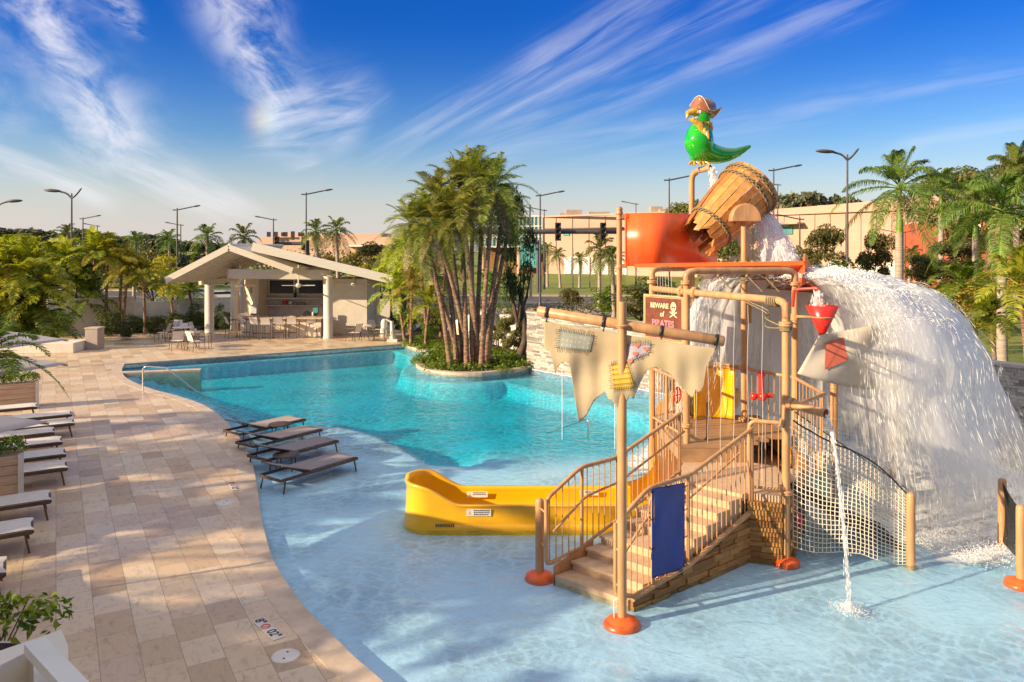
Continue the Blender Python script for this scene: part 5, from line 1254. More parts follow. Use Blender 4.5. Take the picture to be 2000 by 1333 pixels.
# ---- thin curtain off the rear edge of the ramp
cur = thing('water_curtain', (4.6, 16.4, -0.05), 'thin streaky water curtain falling behind the tower posts', 'falling water')
for i, (dy, sd_, lo) in enumerate(((0, 2.0, .40), (.5, 6.0, .44))):
    mb = MB()
    def cf(u, v): a = Vector((4.7, 16.6+dy, 3.95)).lerp(Vector((6.2, 16.2+dy, 3.85)), u); return a+Vector((.25*u*math.sqrt(v), .7*math.sqrt(v), -4.0*v))+Vector((0, .06*noise.noise(Vector((u*9, v*3, sd_))), 0))
    mb.grid(cf, 30, 20); obj('water_sheet', mb, fallmat('curtain_%d' % i, 46, 1.6, lo, lo+.12, .55, seed=sd_), cur, recalc=False)
# ---- water poured from the barrel
def jet(name, pts, r0, r1, mat, label, n=14, drops=0, dr=.05):
    root = thing(name, pts[-1], label, 'falling water')
    q = catmull(pts, 8); k = len(q); mb = MB(); rows = []
    for i, p in enumerate(q):
        a = q[max(0, i-1)]; b_ = q[min(k-1, i+1)]; t = (b_-a).normalized(); x = t.cross(Vector((0, 1, 0))).normalized(); y = t.cross(x); rr = r0[0]+(r1[0]-r0[0])*i/(k-1); ry = r0[1]+(r1[1]-r0[1])*i/(k-1); rows.append((p, x, y, rr, ry))
    def fn(u, v):
        f = v*(k-1); i = min(int(f), k-2); ff = f-i; p0, x, y, rr, ry = rows[i]; p1 = rows[i+1][0]; rr2 = rows[i+1][3]; p = p0.lerp(p1, ff); a = 2*PI*u
        w_ = 1+.22*noise.noise(Vector((cos(a)*2.5, sin(a)*2.5, v*4))); return p+x*cos(a)*(rr+(rr2-rr)*ff)*w_+y*sin(a)*ry*w_
    mb.grid(fn, n, (k-1)*2); obj('stream', mb, mat, root, recalc=False)
    if drops:
        PP = np.zeros((drops, 3)); DD = np.zeros((drops, 3)); LL = np.zeros(drops)
        for i in range(drops):
            v = rn.random(); p = fn(rn.random(), v); q2 = fn(0, min(1, v+.05))-fn(0, v) if v < .95 else Vector((0, 0, -1)); PP[i] = p+Vector((rn.gauss(0, dr), rn.gauss(0, dr), rn.gauss(0, dr))); DD[i] = q2 if q2.length > 1e-5 else Vector((0, 0, -1)); LL[i] = rn.uniform(.02, .07)
        drops_mesh('drops', PP, DD, LL, np.full(drops, .005), M['drop'], root)['kind'] = 'stuff'
    return root
j1 = fallmat('barrel_pour', 26, 2.2, .34, .48, .9, edge=False, seed=3.3)
jet('barrel_pour', [P(1484, 424, 15.6), P(1500, 445, 15.5), P(1513, 480, 15.4), P(1522, 518, 15.3), P(1525, 522, 15.3)], (.16, .22), (.40, .40), j1, 'thick grey-white stream pouring from the barrel mouth onto the ramp', 28, 1500, .05)
j2 = fallmat('thin_stream', 5, 5, .32, .46, .6, edge=False, seed=1.3)
sp0 = P(1613, 812, 10.72); e_ = Vector((4.30, 9.78, -.05)); mid = [Vector((sp0.x+(e_.x-sp0.x)*math.sqrt(t), sp0.y+(e_.y-sp0.y)*math.sqrt(t), sp0.z+(e_.z-sp0.z)*t)) for t in (0, .04, .12, .25, .4, .6, .8, 1)]
jet('spout_stream', mid, (.013, .018), (.024, .024), j2, 'narrow stream arcing from the tan spout down to the pool', 12, 260, .010)
jet('filler_stream', [ft, ft+Vector((.04, -.02, -.12)), ft+Vector((.07, -.03, -.45)), ft+Vector((.09, -.03, -.8))], (.04, .04), (.10, .08), j2, 'short stream pouring from the bent pipe below the parrot', 12, 200, .02)
jet('cone_stream', [e2+Vector((0, 0, -.05)), e2+Vector((.01, 0, -.18)), e2+Vector((.02, 0, -.36))], (.03, .03), (.11, .1), j2, 'small stream dropping from red pipe into red cone bucket', 12, 150, .02)
for i, (px, py, lab) in enumerate(((1660, 1192, 'white splash where the spout stream hits the pool'),)):
    c0 = G(px, py, -.05); N_ = 1300; PP = np.zeros((N_, 3)); DD = nrng.normal(size=(N_, 3)); DD[:, 2] = abs(DD[:, 2]); LL = np.zeros(N_)
    for k in range(N_): a = rn.random()*2*PI; r = abs(rn.gauss(0, .13)); PP[k] = (c0.x+r*cos(a), c0.y+r*sin(a), -.05+abs(rn.gauss(0, .03))*(1.2-min(1, r*3))); LL[k] = rn.uniform(.003, .009)
    o = drops_mesh('stream_splash', PP, DD, LL, LL*.7, M['foam'], None); setp(o, lab, 'splash', kind='stuff')
# drip strings falling from the overhead pipes and from the tower's far edge
def drips(pts, label, group):
    t = thing('water_drips', (pts[0][0], pts[0][1], -.05), label, 'falling water', group)
    for (x, y, z) in pts:
        mb = MB(); q = [Vector((x+.01*sin(k*1.7), y, z+(-.05-z)*k/10)) for k in range(11)]; mb.tube(q, .0028, 5, caps=False); obj('drip', mb, M['drop'], t)
    return t
drips([(C_.x+(D_.x-C_.x)*k/6+.25*k/6, C_.y+(D_.y-C_.y)*k/6+.35, 3.68) for k in range(1, 7)], 'row of thin water strings dripping from the overhead pipe', 'dripping water strings')
drips([tuple(P(px, 530, 14.7)) for px in (1284, 1289, 1294, 1299, 1305, 1311)], 'cluster of water strings dripping beside the beware sign', 'dripping water strings')
def drip1(px, ytop, ybot, label):
    b_ = G(px, ybot, -.05); tp_ = P(px, ytop, b_.y); mb = MB(); mb.tube([tp_, b_], .008, 6, caps=False); t = setp(obj('water_drip', mb, M['drop'], origin=b_), label, 'falling water', 'single drips into the pool')
drip1(1098, 712, 858, 'left single water string falling into the pool behind the sail'); drip1(1201, 786, 878, 'water string beside the front mast, falling into the pool')
# ============================================================ PLANTS
def frond_mesh(mb, base, az, el, L, droop, nleaf, ll, lw, rnd, hang=0.5, up=0.0, rach=0.018, vshape=0.35):
    """feather frond: arching midrib plus two rows of folded leaflets"""
    ca, sa_ = cos(az), sin(az); k = 9; pts = []
    for i in range(k+1):
        t = i/k; s = L*t; x = s*cos(el)*(1-.12*t*t); z = s*sin(el)-droop*L*t*t*(1+.35*t)
        w_ = 0.03*L*sin(t*3+az*5)*t; pts.append(Vector((base.x+ca*x-sa_*w_, base.y+sa_*x+ca*w_, base.z+z)))
    n0 = len(mb.v)
    for i in range(k):            # midrib as a thin strip pair
        a, b_ = pts[i], pts[i+1]; r0 = rach*(1-i/k)+.003; r1 = rach*(1-(i+1)/k)+.003
        sd_ = Vector((-sa_, ca, 0)); u_ = Vector((0, 0, 1))
        mb.add([a-sd_*r0, a+sd_*r0, b_+sd_*r1, b_-sd_*r1, a-u_*r0, a+u_*r0, b_+u_*r1, b_-u_*r1], [(0, 1, 2, 3), (4, 5, 6, 7)])
    side = Vector((-sa_, ca, 0))
    for j in range(nleaf):
        t = 0.13+0.87*(j+.5)/nleaf; f = t*k; i = min(int(f), k-1); p = pts[i].lerp(pts[i+1], f-i); tg = (pts[i+1]-pts[i]).normalized()
        env = sin(PI*min(1, (t*.92+.10)))**.6; l = ll*env*rnd.uniform(.8, 1.12)+.02
        for s in (-1, 1):
            d = (side*s*rnd.uniform(.75, 1.0)+tg*rnd.uniform(.45, .8)+Vector((0, 0, vshape*rnd.uniform(.2, 1.0)))).normalized()
            q = p+d*l*.5; d2 = (d+Vector((0, 0, -hang*rnd.uniform(.5, 1.4)))).normalized(); e = q+d2*l*.5
            wv = tg.cross(d).cross(d).normalized()*lw*.5
            mb.add([p-wv*.5, p+wv*.5, q+wv, q-wv, e], [(0, 1, 2, 3), (3, 2, 4)])
def palm_crown(rnd, n, L, droop, nleaf, ll, lw, elmin=-25, elmax=80, hang=.6, base=Vector((0, 0, 0)), rach=.02, azr=(0, 2*PI), vshape=.35):
    mb = MB()
    for i in range(n):
        az = azr[0]+(azr[1]-azr[0])*((i*.618034) % 1)+rnd.uniform(-.15, .15); f = (i+.5)/n; el = R(elmin+(elmax-elmin)*f**.9+rnd.uniform(-8, 8))
        frond_mesh(mb, base+Vector((0, 0, .25*f*L*.25)), az, el, L*rnd.uniform(.8, 1.08)*(1-.15*f), droop*rnd.uniform(.8, 1.25)*(1.0-.35*f), nleaf, ll, lw, rnd, hang, rach=rach, vshape=vshape)
    return mb
def meshof(mb, name, mat):
    me = bpy.data.meshes.new(name); me.from_pydata([tuple(v) for v in mb.v], [], mb.f); me.materials.append(mat)
    me.polygons.foreach_set('use_smooth', mb.sm); me.update(); return me
def addmesh(name, me, parent=None, loc=(0, 0, 0), rz=0, sc=1.0):
    o = bpy.data.objects.new(name, me); C.objects.link(o); o.parent = parent; o.location = loc; o.rotation_euler = (0, 0, rz); o.scale = (sc,)*3 if not hasattr(sc, '__len__') else sc; return o
rv = random.Random(77)
CR = {
 'phoenix': [meshof(palm_crown(random.Random(s), 30, 2.05, .40, 46, .37, .020, -48, 84, .45, rach=.014), 'phoenix_crown', M['leaf_palm']) for s in (1, 2, 3)],
 'royal': [meshof(palm_crown(random.Random(s), 19, 3.3, .50, 78, .62, .032, -28, 78, 1.5, rach=.03, vshape=.2), 'royal_crown', M['leaf_royal']) for s in (4, 5)],
 'far': [meshof(palm_crown(random.Random(s), 17, 2.5, .52, 22, .6, .07, -35, 78, 1.1, rach=.03), 'far_crown', M['leaf_royal']) for s in (6, 7)],
 'areca': [meshof(palm_crown(random.Random(s), 16, 1.9, .42, 34, .42, .042, -8, 84, .7, rach=.018), 'areca_crown', M['leaf_yellow']) for s in (8, 9, 10)],
 'green': [meshof(palm_crown(random.Random(s), 17, 1.8, .48, 36, .42, .042, -20, 80, .6, rach=.018), 'green_crown', M['leaf_green']) for s in (11, 12)],
 'golden': [meshof(palm_crown(random.Random(s), 15, 1.7, .5, 34, .36, .03, -15, 80, 1.0, rach=.016), 'golden_crown', M['leaf_gold']) for s in (13, 14)],
 'dead': [meshof(palm_crown(random.Random(s), 5, 2.0, .5, 34, .5, .03, -75, -30, 1.0, rach=.02), 'dead_fronds', M['leaf_dead']) for s in (15, 16)],
}
def trunk_mesh(pts, r0, r1, mat, n=10, ring=0.0, flare=1.25):
    q = catmull(pts, 6); k = len(q); mb = MB(); rs_ = []
    for i in range(k):
        t = i/(k-1); r = r0+(r1-r0)*t; r *= 1+(flare-1)*max(0, 1-t*7); r *= 1+ring*(1 if i % 2 else -1); rs_.append(r)
    mb.tube(q, rs_, n); return mb
def palm(name, px, Y, ytop, kind, label, group, trunk=(.16, .11), lean=(0, 0), tmat='bark', basez=0.0, sc=1.0, dead=True, shaft=None, ci=None, basepx=None):
    """palm with its crown heart at picture height ytop"""
    top = P(px, ytop, Y); bx_ = top.x+lean[0]; by_ = Y+lean[1]
    root = thing(name, (bx_, by_, basez), label, 'palm tree', group)
    z1 = top.z-(shaft or 0)
    pts = [Vector((bx_, by_, basez)), Vector((bx_+(top.x-bx_)*.35, by_+(Y-by_)*.35, basez+(z1-basez)*.45)), Vector((top.x, Y, z1))]
    obj('trunk', trunk_mesh(pts, trunk[0], trunk[1], None, ring=.035 if tmat == 'bark' else .012), M[tmat], root, recalc=False)
    if shaft:
        mb = MB(); mb.tube([(top.x, Y, z1-.05), (top.x, Y, z1+shaft*.3), (top.x, Y, z1+shaft*.95)], [trunk[1]*.98, trunk[1]*.85, trunk[1]*.5], 12); obj('crownshaft', mb, M['shaft'], root)
    me = CR[kind][rv.randrange(len(CR[kind])) if ci is None else ci]
    addmesh('crown', me, root, (top.x-bx_, by_*0+Y-by_, top.z-basez), rv.uniform(0, 6.28), sc)
    if dead: addmesh('dead_fronds', CR['dead'][rv.randrange(2)], root, (top.x-bx_, Y-by_, top.z-basez-.15), rv.uniform(0, 6.28), sc*.8)
    return root
# ---- the big clump of palms on the island
clump = [(826, 30.3, 420, 905, 1.0, 'first on the left, leaning out far'), (852, 31.0, 374, 915, 1.05, 'leaning left with high crown'), (874, 30.2, 404, 890, .9, 'low crown third from left'),
         (898, 31.5, 352, 905, 1.1, 'behind with tall crown near the middle'), (922, 30.6, 335, 920, 1.1, 'tallest, middle of the clump'), (944, 31.6, 362, 930, 1.1, 'behind, right of the tallest'),
         (964, 30.5, 352, 945, 1.05, 'leaning right with wide crown'), (984, 31.4, 392, 940, .85, 'right with low drooping crown')]
basesx = [880, 893, 905, 912, 921, 930, 940, 948]
for i, (px, Y, yt, bp2, sc, lab) in enumerate(clump):
    bx_ = (basesx[i]-1000)/1500*(29.2+.3*(i % 3)); by_ = 29.2+.35*(i % 3)
    top = P(px, yt+18, Y); palm('clump_palm', px, Y, yt+18, 'phoenix', 'slender palm of the island clump, '+lab, 'palms of the island clump', (.100, .082), (bx_-top.x, by_-Y), 'bark', .05, sc*1.12, dead=(i % 2 == 0), ci=i % 3)
# dense secondary heads lower in the clump
for i, (px, Y, yt, sc, lab) in enumerate([(800, 29.9, 440, .8, 'lowest outer left'), (850, 29.6, 440, .75, 'small inner left'), (905, 29.5, 425, .75, 'small inner middle'), (998, 31.8, 425, .6, 'small outer right')]):
    bx_ = (900+i*17-1000)/1500*29.8; top = P(px, yt, Y); palm('clump_palm', px, Y, yt, 'phoenix', 'slender palm of the island clump, '+lab, 'palms of the island clump', (.10, .08), (bx_-top.x, 29.7-Y), 'bark', .05, sc*1.1, dead=(i == 1), ci=i % 3)
# ---- royal palms on the right
palm('royal_palm', 1757, 40, 372, 'royal', 'royal palm with green shaft, nearer the picture middle of the two tall ones', 'royal palms', (.25, .19), (-.05, 0), 'bark_grey', 0, 1.28, shaft=2.2, ci=0)
palm('royal_palm', 1957, 29, 418, 'royal', 'royal palm with green shaft near the right picture edge', 'royal palms', (.20, .165), (0, 0), 'bark_grey', 0, 1.12, shaft=2.0, ci=1)
palm('royal_palm', 1985, 52, 335, 'royal', 'far royal palm behind the right edge palm, crown against the sky', 'royal palms', (.25, .19), (0, 0), 'bark_grey', 0, 1.2, dead=False, shaft=2.0, ci=0)
palm('royal_palm', 1838, 60, 372, 'royal', 'royal palm further back between the two tall ones', 'royal palms', (.25, .19), (0, 0), 'bark_grey', 0, 1.25, dead=False, shaft=2.0, ci=1)
palm('royal_palm', 1905, 46, 400, 'royal', 'royal palm whose fronds mingle left of the edge palm', 'royal palms', (.22, .17), (0, 0), 'bark_grey', 0, 1.0, dead=False, shaft=2.0, ci=0)
# ---- distant palms
for i, (px, Y, yt, kind, sc, lab) in enumerate([
    (405, 62, 466, 'far', .9, 'dark small palm on the skyline, left of the bar roof peak'), (476, 64, 466, 'far', .95, 'dark small palm on the skyline, right above the bar roof peak'),
    (617, 56, 455, 'far', .75, 'far palm beside the tall street lamp above the bar'), (657, 58, 452, 'far', .85, 'far palm right of the tall street lamp above the bar'),
    (1069, 95, 488, 'far', .85, 'far palm left in the pair before the beige building'), (1090, 93, 500, 'far', .8, 'far palm right in the pair before the beige building'), (1132, 93, 508, 'far', .75, 'small far palm by the white doors of beige building'),
    (1172, 60, 490, 'far', 1.0, 'shaggy palm left of the thin orange-panel pole'), (1195, 52, 505, 'royal', .6, 'shaggy palm just behind the thin orange-panel pole'),
    (990, 88, 506, 'far', .7, 'little palm before the glass entrance'), (22, 75, 478, 'far', .75, 'small pale palm by the left picture edge, far off'), (132, 85, 458, 'far', 1.0, 'tall pale palm beside the big left street lamp'),
    (1780, 70, 500, 'far', .8, 'little palm by far lamps before the curved wall'), (330, 66, 472, 'far', .8, 'far palm half hidden in the dark treeline by lamp'), (265, 66, 474, 'far', .8, 'far palm in the dark treeline left of lamp')]):
    palm('distant_palm', px, Y, yt, kind, lab, 'distant palms', (.16, .12), (rv.uniform(-.3, .3), 0), 'bark_grey', 0, sc, dead=(i in (2, 3, 7, 8)))
# ---- garden palms on the left, behind and beside the bar
gp = [(210, 34, 500, 'areca', 1.0, 'yellow-green feather palm, first of three slim trunks'), (238, 33, 512, 'golden', 1.0, 'golden palm, middle of three slim trunks'), (250, 31, 530, 'areca', .85, 'small feather palm, last of three slim trunks'),
      (40, 28, 560, 'areca', 1.35, 'broad areca palm at left edge above umbrella'), (100, 32, 530, 'areca', 1.3, 'broad areca palm left of the three slim trunks'), (12, 32, 528, 'areca', 1.3, 'areca palm at the left edge, higher crown'),
      (70, 24, 600, 'green', 1.1, 'green feather palm above the low white wall'), (150, 35, 545, 'green', 1.0, 'green feather palm over the dark hedge'), (-30, 22, 600, 'areca', 1.1, 'areca palm cut by left edge'), (28, 21, 625, 'green', .9, 'low green palm just above the upper umbrella'),
      (330, 42, 560, 'areca', .75, 'slim areca behind the patio tables'), (370, 45, 570, 'green', .7, 'small palm left of the first bar column'),
      (790, 42, 520, 'areca', 1.25, 'areca palm right of the bar roof'), (820, 39, 500, 'areca', 1.2, 'taller areca between the bar and palm clump'), (775, 37, 575, 'areca', .95, 'low areca palm beside the last bar column'),
      (850, 44, 540, 'green', 1.2, 'green palm behind the clump trunks'), (838, 35, 600, 'areca', .9, 'young areca in front of the clump, left'), (760, 46, 530, 'areca', 1.1, 'areca palm behind the bar roof end'),
      (960, 36, 560, 'green', .9, 'dark leaning palm right of the clump trunks'), (1880, 34, 560, 'green', 1.3, 'bushy palm behind the stone wall right'), (1935, 26, 620, 'green', .9, 'low palm beside the right edge palm trunk'),
      (1990, 24, 560, 'areca', 1.1, 'yellow-green palm at the right picture edge'), (1800, 42, 590, 'areca', .8, 'low areca above the falling water'), (1640, 40, 545, 'green', 1.0, 'spiky green palm just behind the water crest'), (1560, 46, 560, 'green', .9, 'green palm behind the red ramp')]
def pushback(px, Y, sc):
    if px < 290:
        Y2 = max(Y, 36 if px <= 92 else 41.5); sc = sc*(1+(Y2/Y-1)*.45); Y = Y2
    return Y, sc
for i, (px, Y, yt, kind, sc, lab) in enumerate(gp):
    Y, sc = pushback(px, Y, sc)
    palm('garden_palm', px, Y, yt, kind, lab, 'garden palms', (.09, .06), (rv.uniform(-.4, .4), rv.uniform(-.2, .2)), 'bark', 0, sc*1.05, dead=False)
more = [(55, 36, 522, 'areca', 1.3), (130, 38, 515, 'areca', 1.2), (170, 30, 585, 'green', 1.1), (0, 36, 510, 'golden', 1.1), (85, 29, 575, 'areca', 1.0), (15, 25, 590, 'areca', 1.0), (120, 27, 610, 'green', 1.0), (280, 37, 540, 'areca', .9),
        (185, 40, 500, 'areca', 1.2), (60, 42, 500, 'golden', 1.2), (-10, 19.5, 640, 'areca', 1.1), (60, 21.5, 640, 'green', 1.0), (805, 36, 560, 'golden', 1.0), (870, 40, 520, 'areca', 1.2), (788, 48, 505, 'green', 1.4)]
names = ['deep in the left garden behind the low wall', 'between the tall lamp and three slim trunks', 'low and green just right of the low wall', 'golden, high at the left edge', 'with wide fronds over the low white wall', 'broad, filling the left edge mid height', 'small green above the low wall end', 'short one before the picket fence',
        'tall one behind the three slim trunks', 'golden one far back under the big lamp', 'cut by left edge just above top umbrella', 'low green one over the top umbrella', 'golden one just right of the bar wall', 'yellow one seen between the clump trunks', 'large green one behind the bar roof tip']
for (px, Y, yt, kind, sc), nm_ in zip(more, names):
    Y, sc = pushback(px, Y, sc); palm('garden_palm', px, Y, yt, kind, 'garden palm '+nm_, 'garden palms', (.09, .06), (rv.uniform(-.4, .4), rv.uniform(-.2, .2)), 'bark', 0, sc*1.05, dead=False)
# foreground palm reaching over the umbrella
fg = palm('garden_palm', -18, 13.2, 690, 'green', 'nearest palm, dark fronds reaching in over the umbrella at left edge', 'garden palms', (.10, .07), (-.6, 0), 'bark', 0, .72, dead=False, ci=0)
# ---- leaf clouds
def leaf_cloud(n, blobs, size, rng, flat=.4, ratio=.45):
    """n folded leaves scattered over the shells of blobs [(cx,cy,cz,rx,ry,rz)]"""
    B = np.array(blobs, float); wts = (B[:, 3]*B[:, 4]+B[:, 4]*B[:, 5]+B[:, 3]*B[:, 5]); wts /= wts.sum(); bi = rng.choice(len(B), n, p=wts)
    d = rng.normal(size=(n, 3)); d /= np.linalg.norm(d, axis=1, keepdims=True); d[:, 2] = np.where(d[:, 2] < -.35, -d[:, 2]*.6, d[:, 2])
    rad = rng.uniform(.55, 1.08, (n, 1))**.5; c = B[bi, :3]+d*B[bi, 3:]*rad
    nn = d+rng.normal(size=(n, 3))*.75; nn[:, 2] += flat; nn /= np.linalg.norm(nn, axis=1, keepdims=True)
    t = np.cross(nn, rng.normal(size=(n, 3))); t /= np.linalg.norm(t, axis=1, keepdims=True); b = np.cross(nn, t); s = size*rng.uniform(.6, 1.35, (n, 1))
    V = np.stack([c-t*s, c-b*s*ratio+nn*s*.12, c+t*s-nn*s*.15, c+b*s*ratio+nn*s*.12], 1).reshape(-1, 3); Fa = np.arange(4*n, dtype=np.int32)
    me = bpy.data.meshes.new('leaves'); me.vertices.add(4*n); me.vertices.foreach_set('co', V.ravel()); me.loops.add(4*n); me.loops.foreach_set('vertex_index', Fa)
    me.polygons.add(n); me.polygons.foreach_set('loop_start', np.arange(0, 4*n, 4, dtype=np.int32)); me.update(calc_edges=True); return me
nr_ = np.random.default_rng(8)
def blobset(rnd, n, R_, H_, r=(.25, .45), z0=0.0):
    L = []
    for i in range(n):
        a = rnd.uniform(0, 2*PI); q = math.sqrt(rnd.random())*.72; zz = rnd.random(); e = math.sqrt(max(.1, 1-(2*zz-1)**2*.8)); rr = rnd.uniform(*r)*R_; L.append((R_*q*cos(a)*e, R_*q*sin(a)*e, z0+H_*(.15+.75*zz), rr, rr, rr*.75*min(1.2, H_/R_)))
    return L
TREES = {}
for kind, mat, n, size in (('broad', 'leaf_olive', 5200, .085), ('far', 'leaf_far', 2600, .17), ('gold', 'leaf_gold', 3600, .075), ('green', 'leaf_green', 4200, .075), ('dark', 'leaf_dark', 3600, .075)):
    TREES[kind] = []
    for s in range(2):
        me = leaf_cloud(n, blobset(random.Random(s*7+n), 26, 1.0, 1.7, (.18, .34)), size*.55, nr_); me.materials.append(M[mat]); TREES[kind].append(me)
def tree(name, px, Y, ytop, rad, kind, label, group, trunk=True, hfrac=.62, cat='tree', basez=0.0):
    top = P(px, ytop, Y); H_ = top.z-basez; root = thing(name, (top.x, Y, basez), label, cat, group); ch = H_*hfrac if trunk else H_
    z0 = H_-ch
    if trunk:
        mb = MB(); rt = max(.06, H_*.022); mb.tube(catmull([(top.x, Y, basez), (top.x+.04*H_, Y, basez+z0*.6), (top.x, Y, basez+z0+.25*ch)], 4), [rt*(1.2-.7*i/8) for i in range(9)], 8)
        for k in range(5):
            a = k*1.257+px; p0 = Vector((top.x, Y, basez+z0*(.75+.1*k/5))); mb.tube([p0, p0+Vector((cos(a)*rad*.35, sin(a)*rad*.35, ch*.22)), p0+Vector((cos(a)*rad*.6, sin(a)*rad*.6, ch*.45))], [rt*.55, rt*.35, rt*.12], 6)
        obj('trunk', mb, M['wood_bark'], root, recalc=False)
    addmesh('crown', TREES[kind][rv.randrange(2)], root, (0, 0, z0), rv.uniform(0, 6.28), (rad, rad, ch/1.7)); return root
trs = [(40, 105, 447, 6.5, 'far', 'big hazy round tree, leftmost on the skyline'), (100, 110, 452, 5.5, 'far', 'hazy tree behind the big left lamp, left side'), (165, 100, 445, 5.5, 'far', 'hazy dark tree right of the big left lamp'), (205, 106, 455, 4.5, 'far', 'low hazy tree on the left skyline'),
       (0, 90, 465, 5, 'far', 'olive tree at the far left edge'), (250, 95, 462, 4, 'far', 'dark skyline tree left of the slim lamp'), (300, 92, 460, 4.5, 'far', 'dark skyline tree at the foot of the slim lamp'), (360, 94, 468, 4, 'far', 'dark skyline tree right of slim lamp'), (440, 100, 476, 4, 'far', 'dim tree between the two skyline palms'),
       (335, 52, 500, 2.4, 'gold', 'golden leaved bushy tree left of the bar roof'), (295, 56, 492, 2.6, 'broad', 'olive tree behind the golden one'), (190, 60, 470, 3.2, 'green', 'bright round tree above the garden palms'),
       (700, 60, 492, 2.6, 'gold', 'golden tree behind the bar roof'), (740, 58, 478, 2.8, 'broad', 'olive tree behind the bar roof end'), (640, 66, 500, 2.4, 'gold', 'low golden tree under the far palms'),
       (1013, 31.8, 372, .95, 'dark', 'small dark leafy tree merged with clump palms at right'), (1335, 120, 392, 5.5, 'broad', 'tree showing over the orange panel'), (1415, 50, 470, 1.9, 'broad', 'small tree seen under the barrel'),
       (1608, 44, 446, 1.9, 'broad', 'round olive tree on a thin trunk, left of the royal palm'), (1712, 46, 450, 1.45, 'broad', 'tall narrow olive tree just left of royal palm trunk'), (1575, 48, 480, 1.4, 'broad', 'small olive tree by the grey lamp post'),
       (1805, 48, 492, 1.6, 'broad', 'dark small tree right of the royal palm trunk'), (1880, 50, 470, 3.2, 'broad', 'tree covering the red building'), (1950, 40, 520, 2.6, 'gold', 'yellowing tree near the right edge'), (1850, 40, 545, 2.4, 'gold', 'yellow-green tree above the water crest'),
       (1780, 46, 555, 1.8, 'gold', 'low yellowing tree behind the water crest'), (1905, 33, 560, 2.0, 'gold', 'yellow bush tree over the stone wall'), (1995, 60, 300, 5.0, 'broad', 'tall tree crown at the upper right edge'), (1865, 75, 335, 5.0, 'broad', 'big tree crown between the royal palms'),
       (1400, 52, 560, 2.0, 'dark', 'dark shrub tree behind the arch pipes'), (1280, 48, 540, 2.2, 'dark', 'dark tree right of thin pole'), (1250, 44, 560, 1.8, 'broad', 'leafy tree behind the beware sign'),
       (1560, 130, 378, 6, 'far', 'far treetop above the curved wall, left'), (1610, 135, 376, 6, 'far', 'far treetop above the curved wall, right'), (1650, 130, 384, 4.5, 'far', 'far treetop above wall next to the royal palm'), (1515, 128, 382, 4, 'far', 'far treetop beside the slim lamp over the wall')]
for px, Y, yt, rad, kind, lab in trs: tree('tree', px, Y, yt, rad, kind, lab, 'background trees', trunk=True, hfrac=.75 if kind != 'far' else .85)
# ---- shrubs (countable clumps)
def shrub(px, py, wpx, hpx, kind, label, z=0.0, group='garden shrubs', Y=None):
    b_ = G(px, py, z) if Y is None else Vector(((px-1000)/1500*Y, Y, z)); s = b_.y/1500; root = thing('shrub', (b_.x, b_.y, z), label, 'shrub', group)
    addmesh('foliage', TREES[kind][rv.randrange(2)], root, (0, 0, -.05), rv.uniform(0, 6.28), (wpx*s/2, wpx*s/2, hpx*s/1.7))
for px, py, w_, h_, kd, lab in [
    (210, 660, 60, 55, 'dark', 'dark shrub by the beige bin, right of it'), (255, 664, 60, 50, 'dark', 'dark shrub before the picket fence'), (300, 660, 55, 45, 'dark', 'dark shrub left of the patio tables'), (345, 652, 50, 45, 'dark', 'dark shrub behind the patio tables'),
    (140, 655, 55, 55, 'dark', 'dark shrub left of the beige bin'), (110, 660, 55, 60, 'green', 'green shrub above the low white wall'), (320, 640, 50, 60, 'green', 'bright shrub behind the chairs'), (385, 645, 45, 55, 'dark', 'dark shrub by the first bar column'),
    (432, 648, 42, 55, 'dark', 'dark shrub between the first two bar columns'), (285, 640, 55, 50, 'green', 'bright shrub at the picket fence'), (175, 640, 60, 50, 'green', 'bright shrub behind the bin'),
    (800, 655, 60, 55, 'green', 'bright shrub right of the pool lift'), (775, 650, 40, 40, 'dark', 'dark shrub next to pool lift'), (845, 660, 70, 60, 'broad', 'olive shrub left of the palm trunks'), (835, 668, 60, 40, 'green', 'low bright shrub at the bed edge'),
    (985, 690, 70, 70, 'broad', 'dark leggy shrub right of the palm trunks'), (1012, 690, 60, 78, 'broad', 'dark leggy shrub against the stone wall end'), (955, 680, 60, 70, 'dark', 'dark shrub just behind the right trunks'), (1000, 660, 60, 60, 'gold', 'pale flowering shrub before white wall'),
    (1115, 612, 60, 50, 'broad', 'round topiary grass bush left of the mast'), (1190, 618, 95, 70, 'green', 'big spiky bush behind the mast'), (1255, 622, 70, 60, 'green', 'spiky bush right behind the mast'),
    (1600, 800, 90, 70, 'green', 'green shrub in the gap between the walls'), (1550, 790, 60, 50, 'green', 'small shrub in the gap left of the pale sail')]:
    shrub(px, py, w_, h_, kd, lab)
for i, (px, Y, w_, h_, kd, lab) in enumerate([(1790, 22, 120, 50, 'green', 'low hedge plant behind the stone wall, left'), (1850, 20, 100, 40, 'gold', 'yellow-green plant behind the stone wall'), (1925, 19.5, 80, 45, 'gold', 'bright yellow-green plant near the wall, right'), (1985, 21, 120, 70, 'green', 'green plant at the right edge behind the wall')]):
    shrub(px, 0, w_*1.2, h_*1.6, kd, lab, Y=Y)
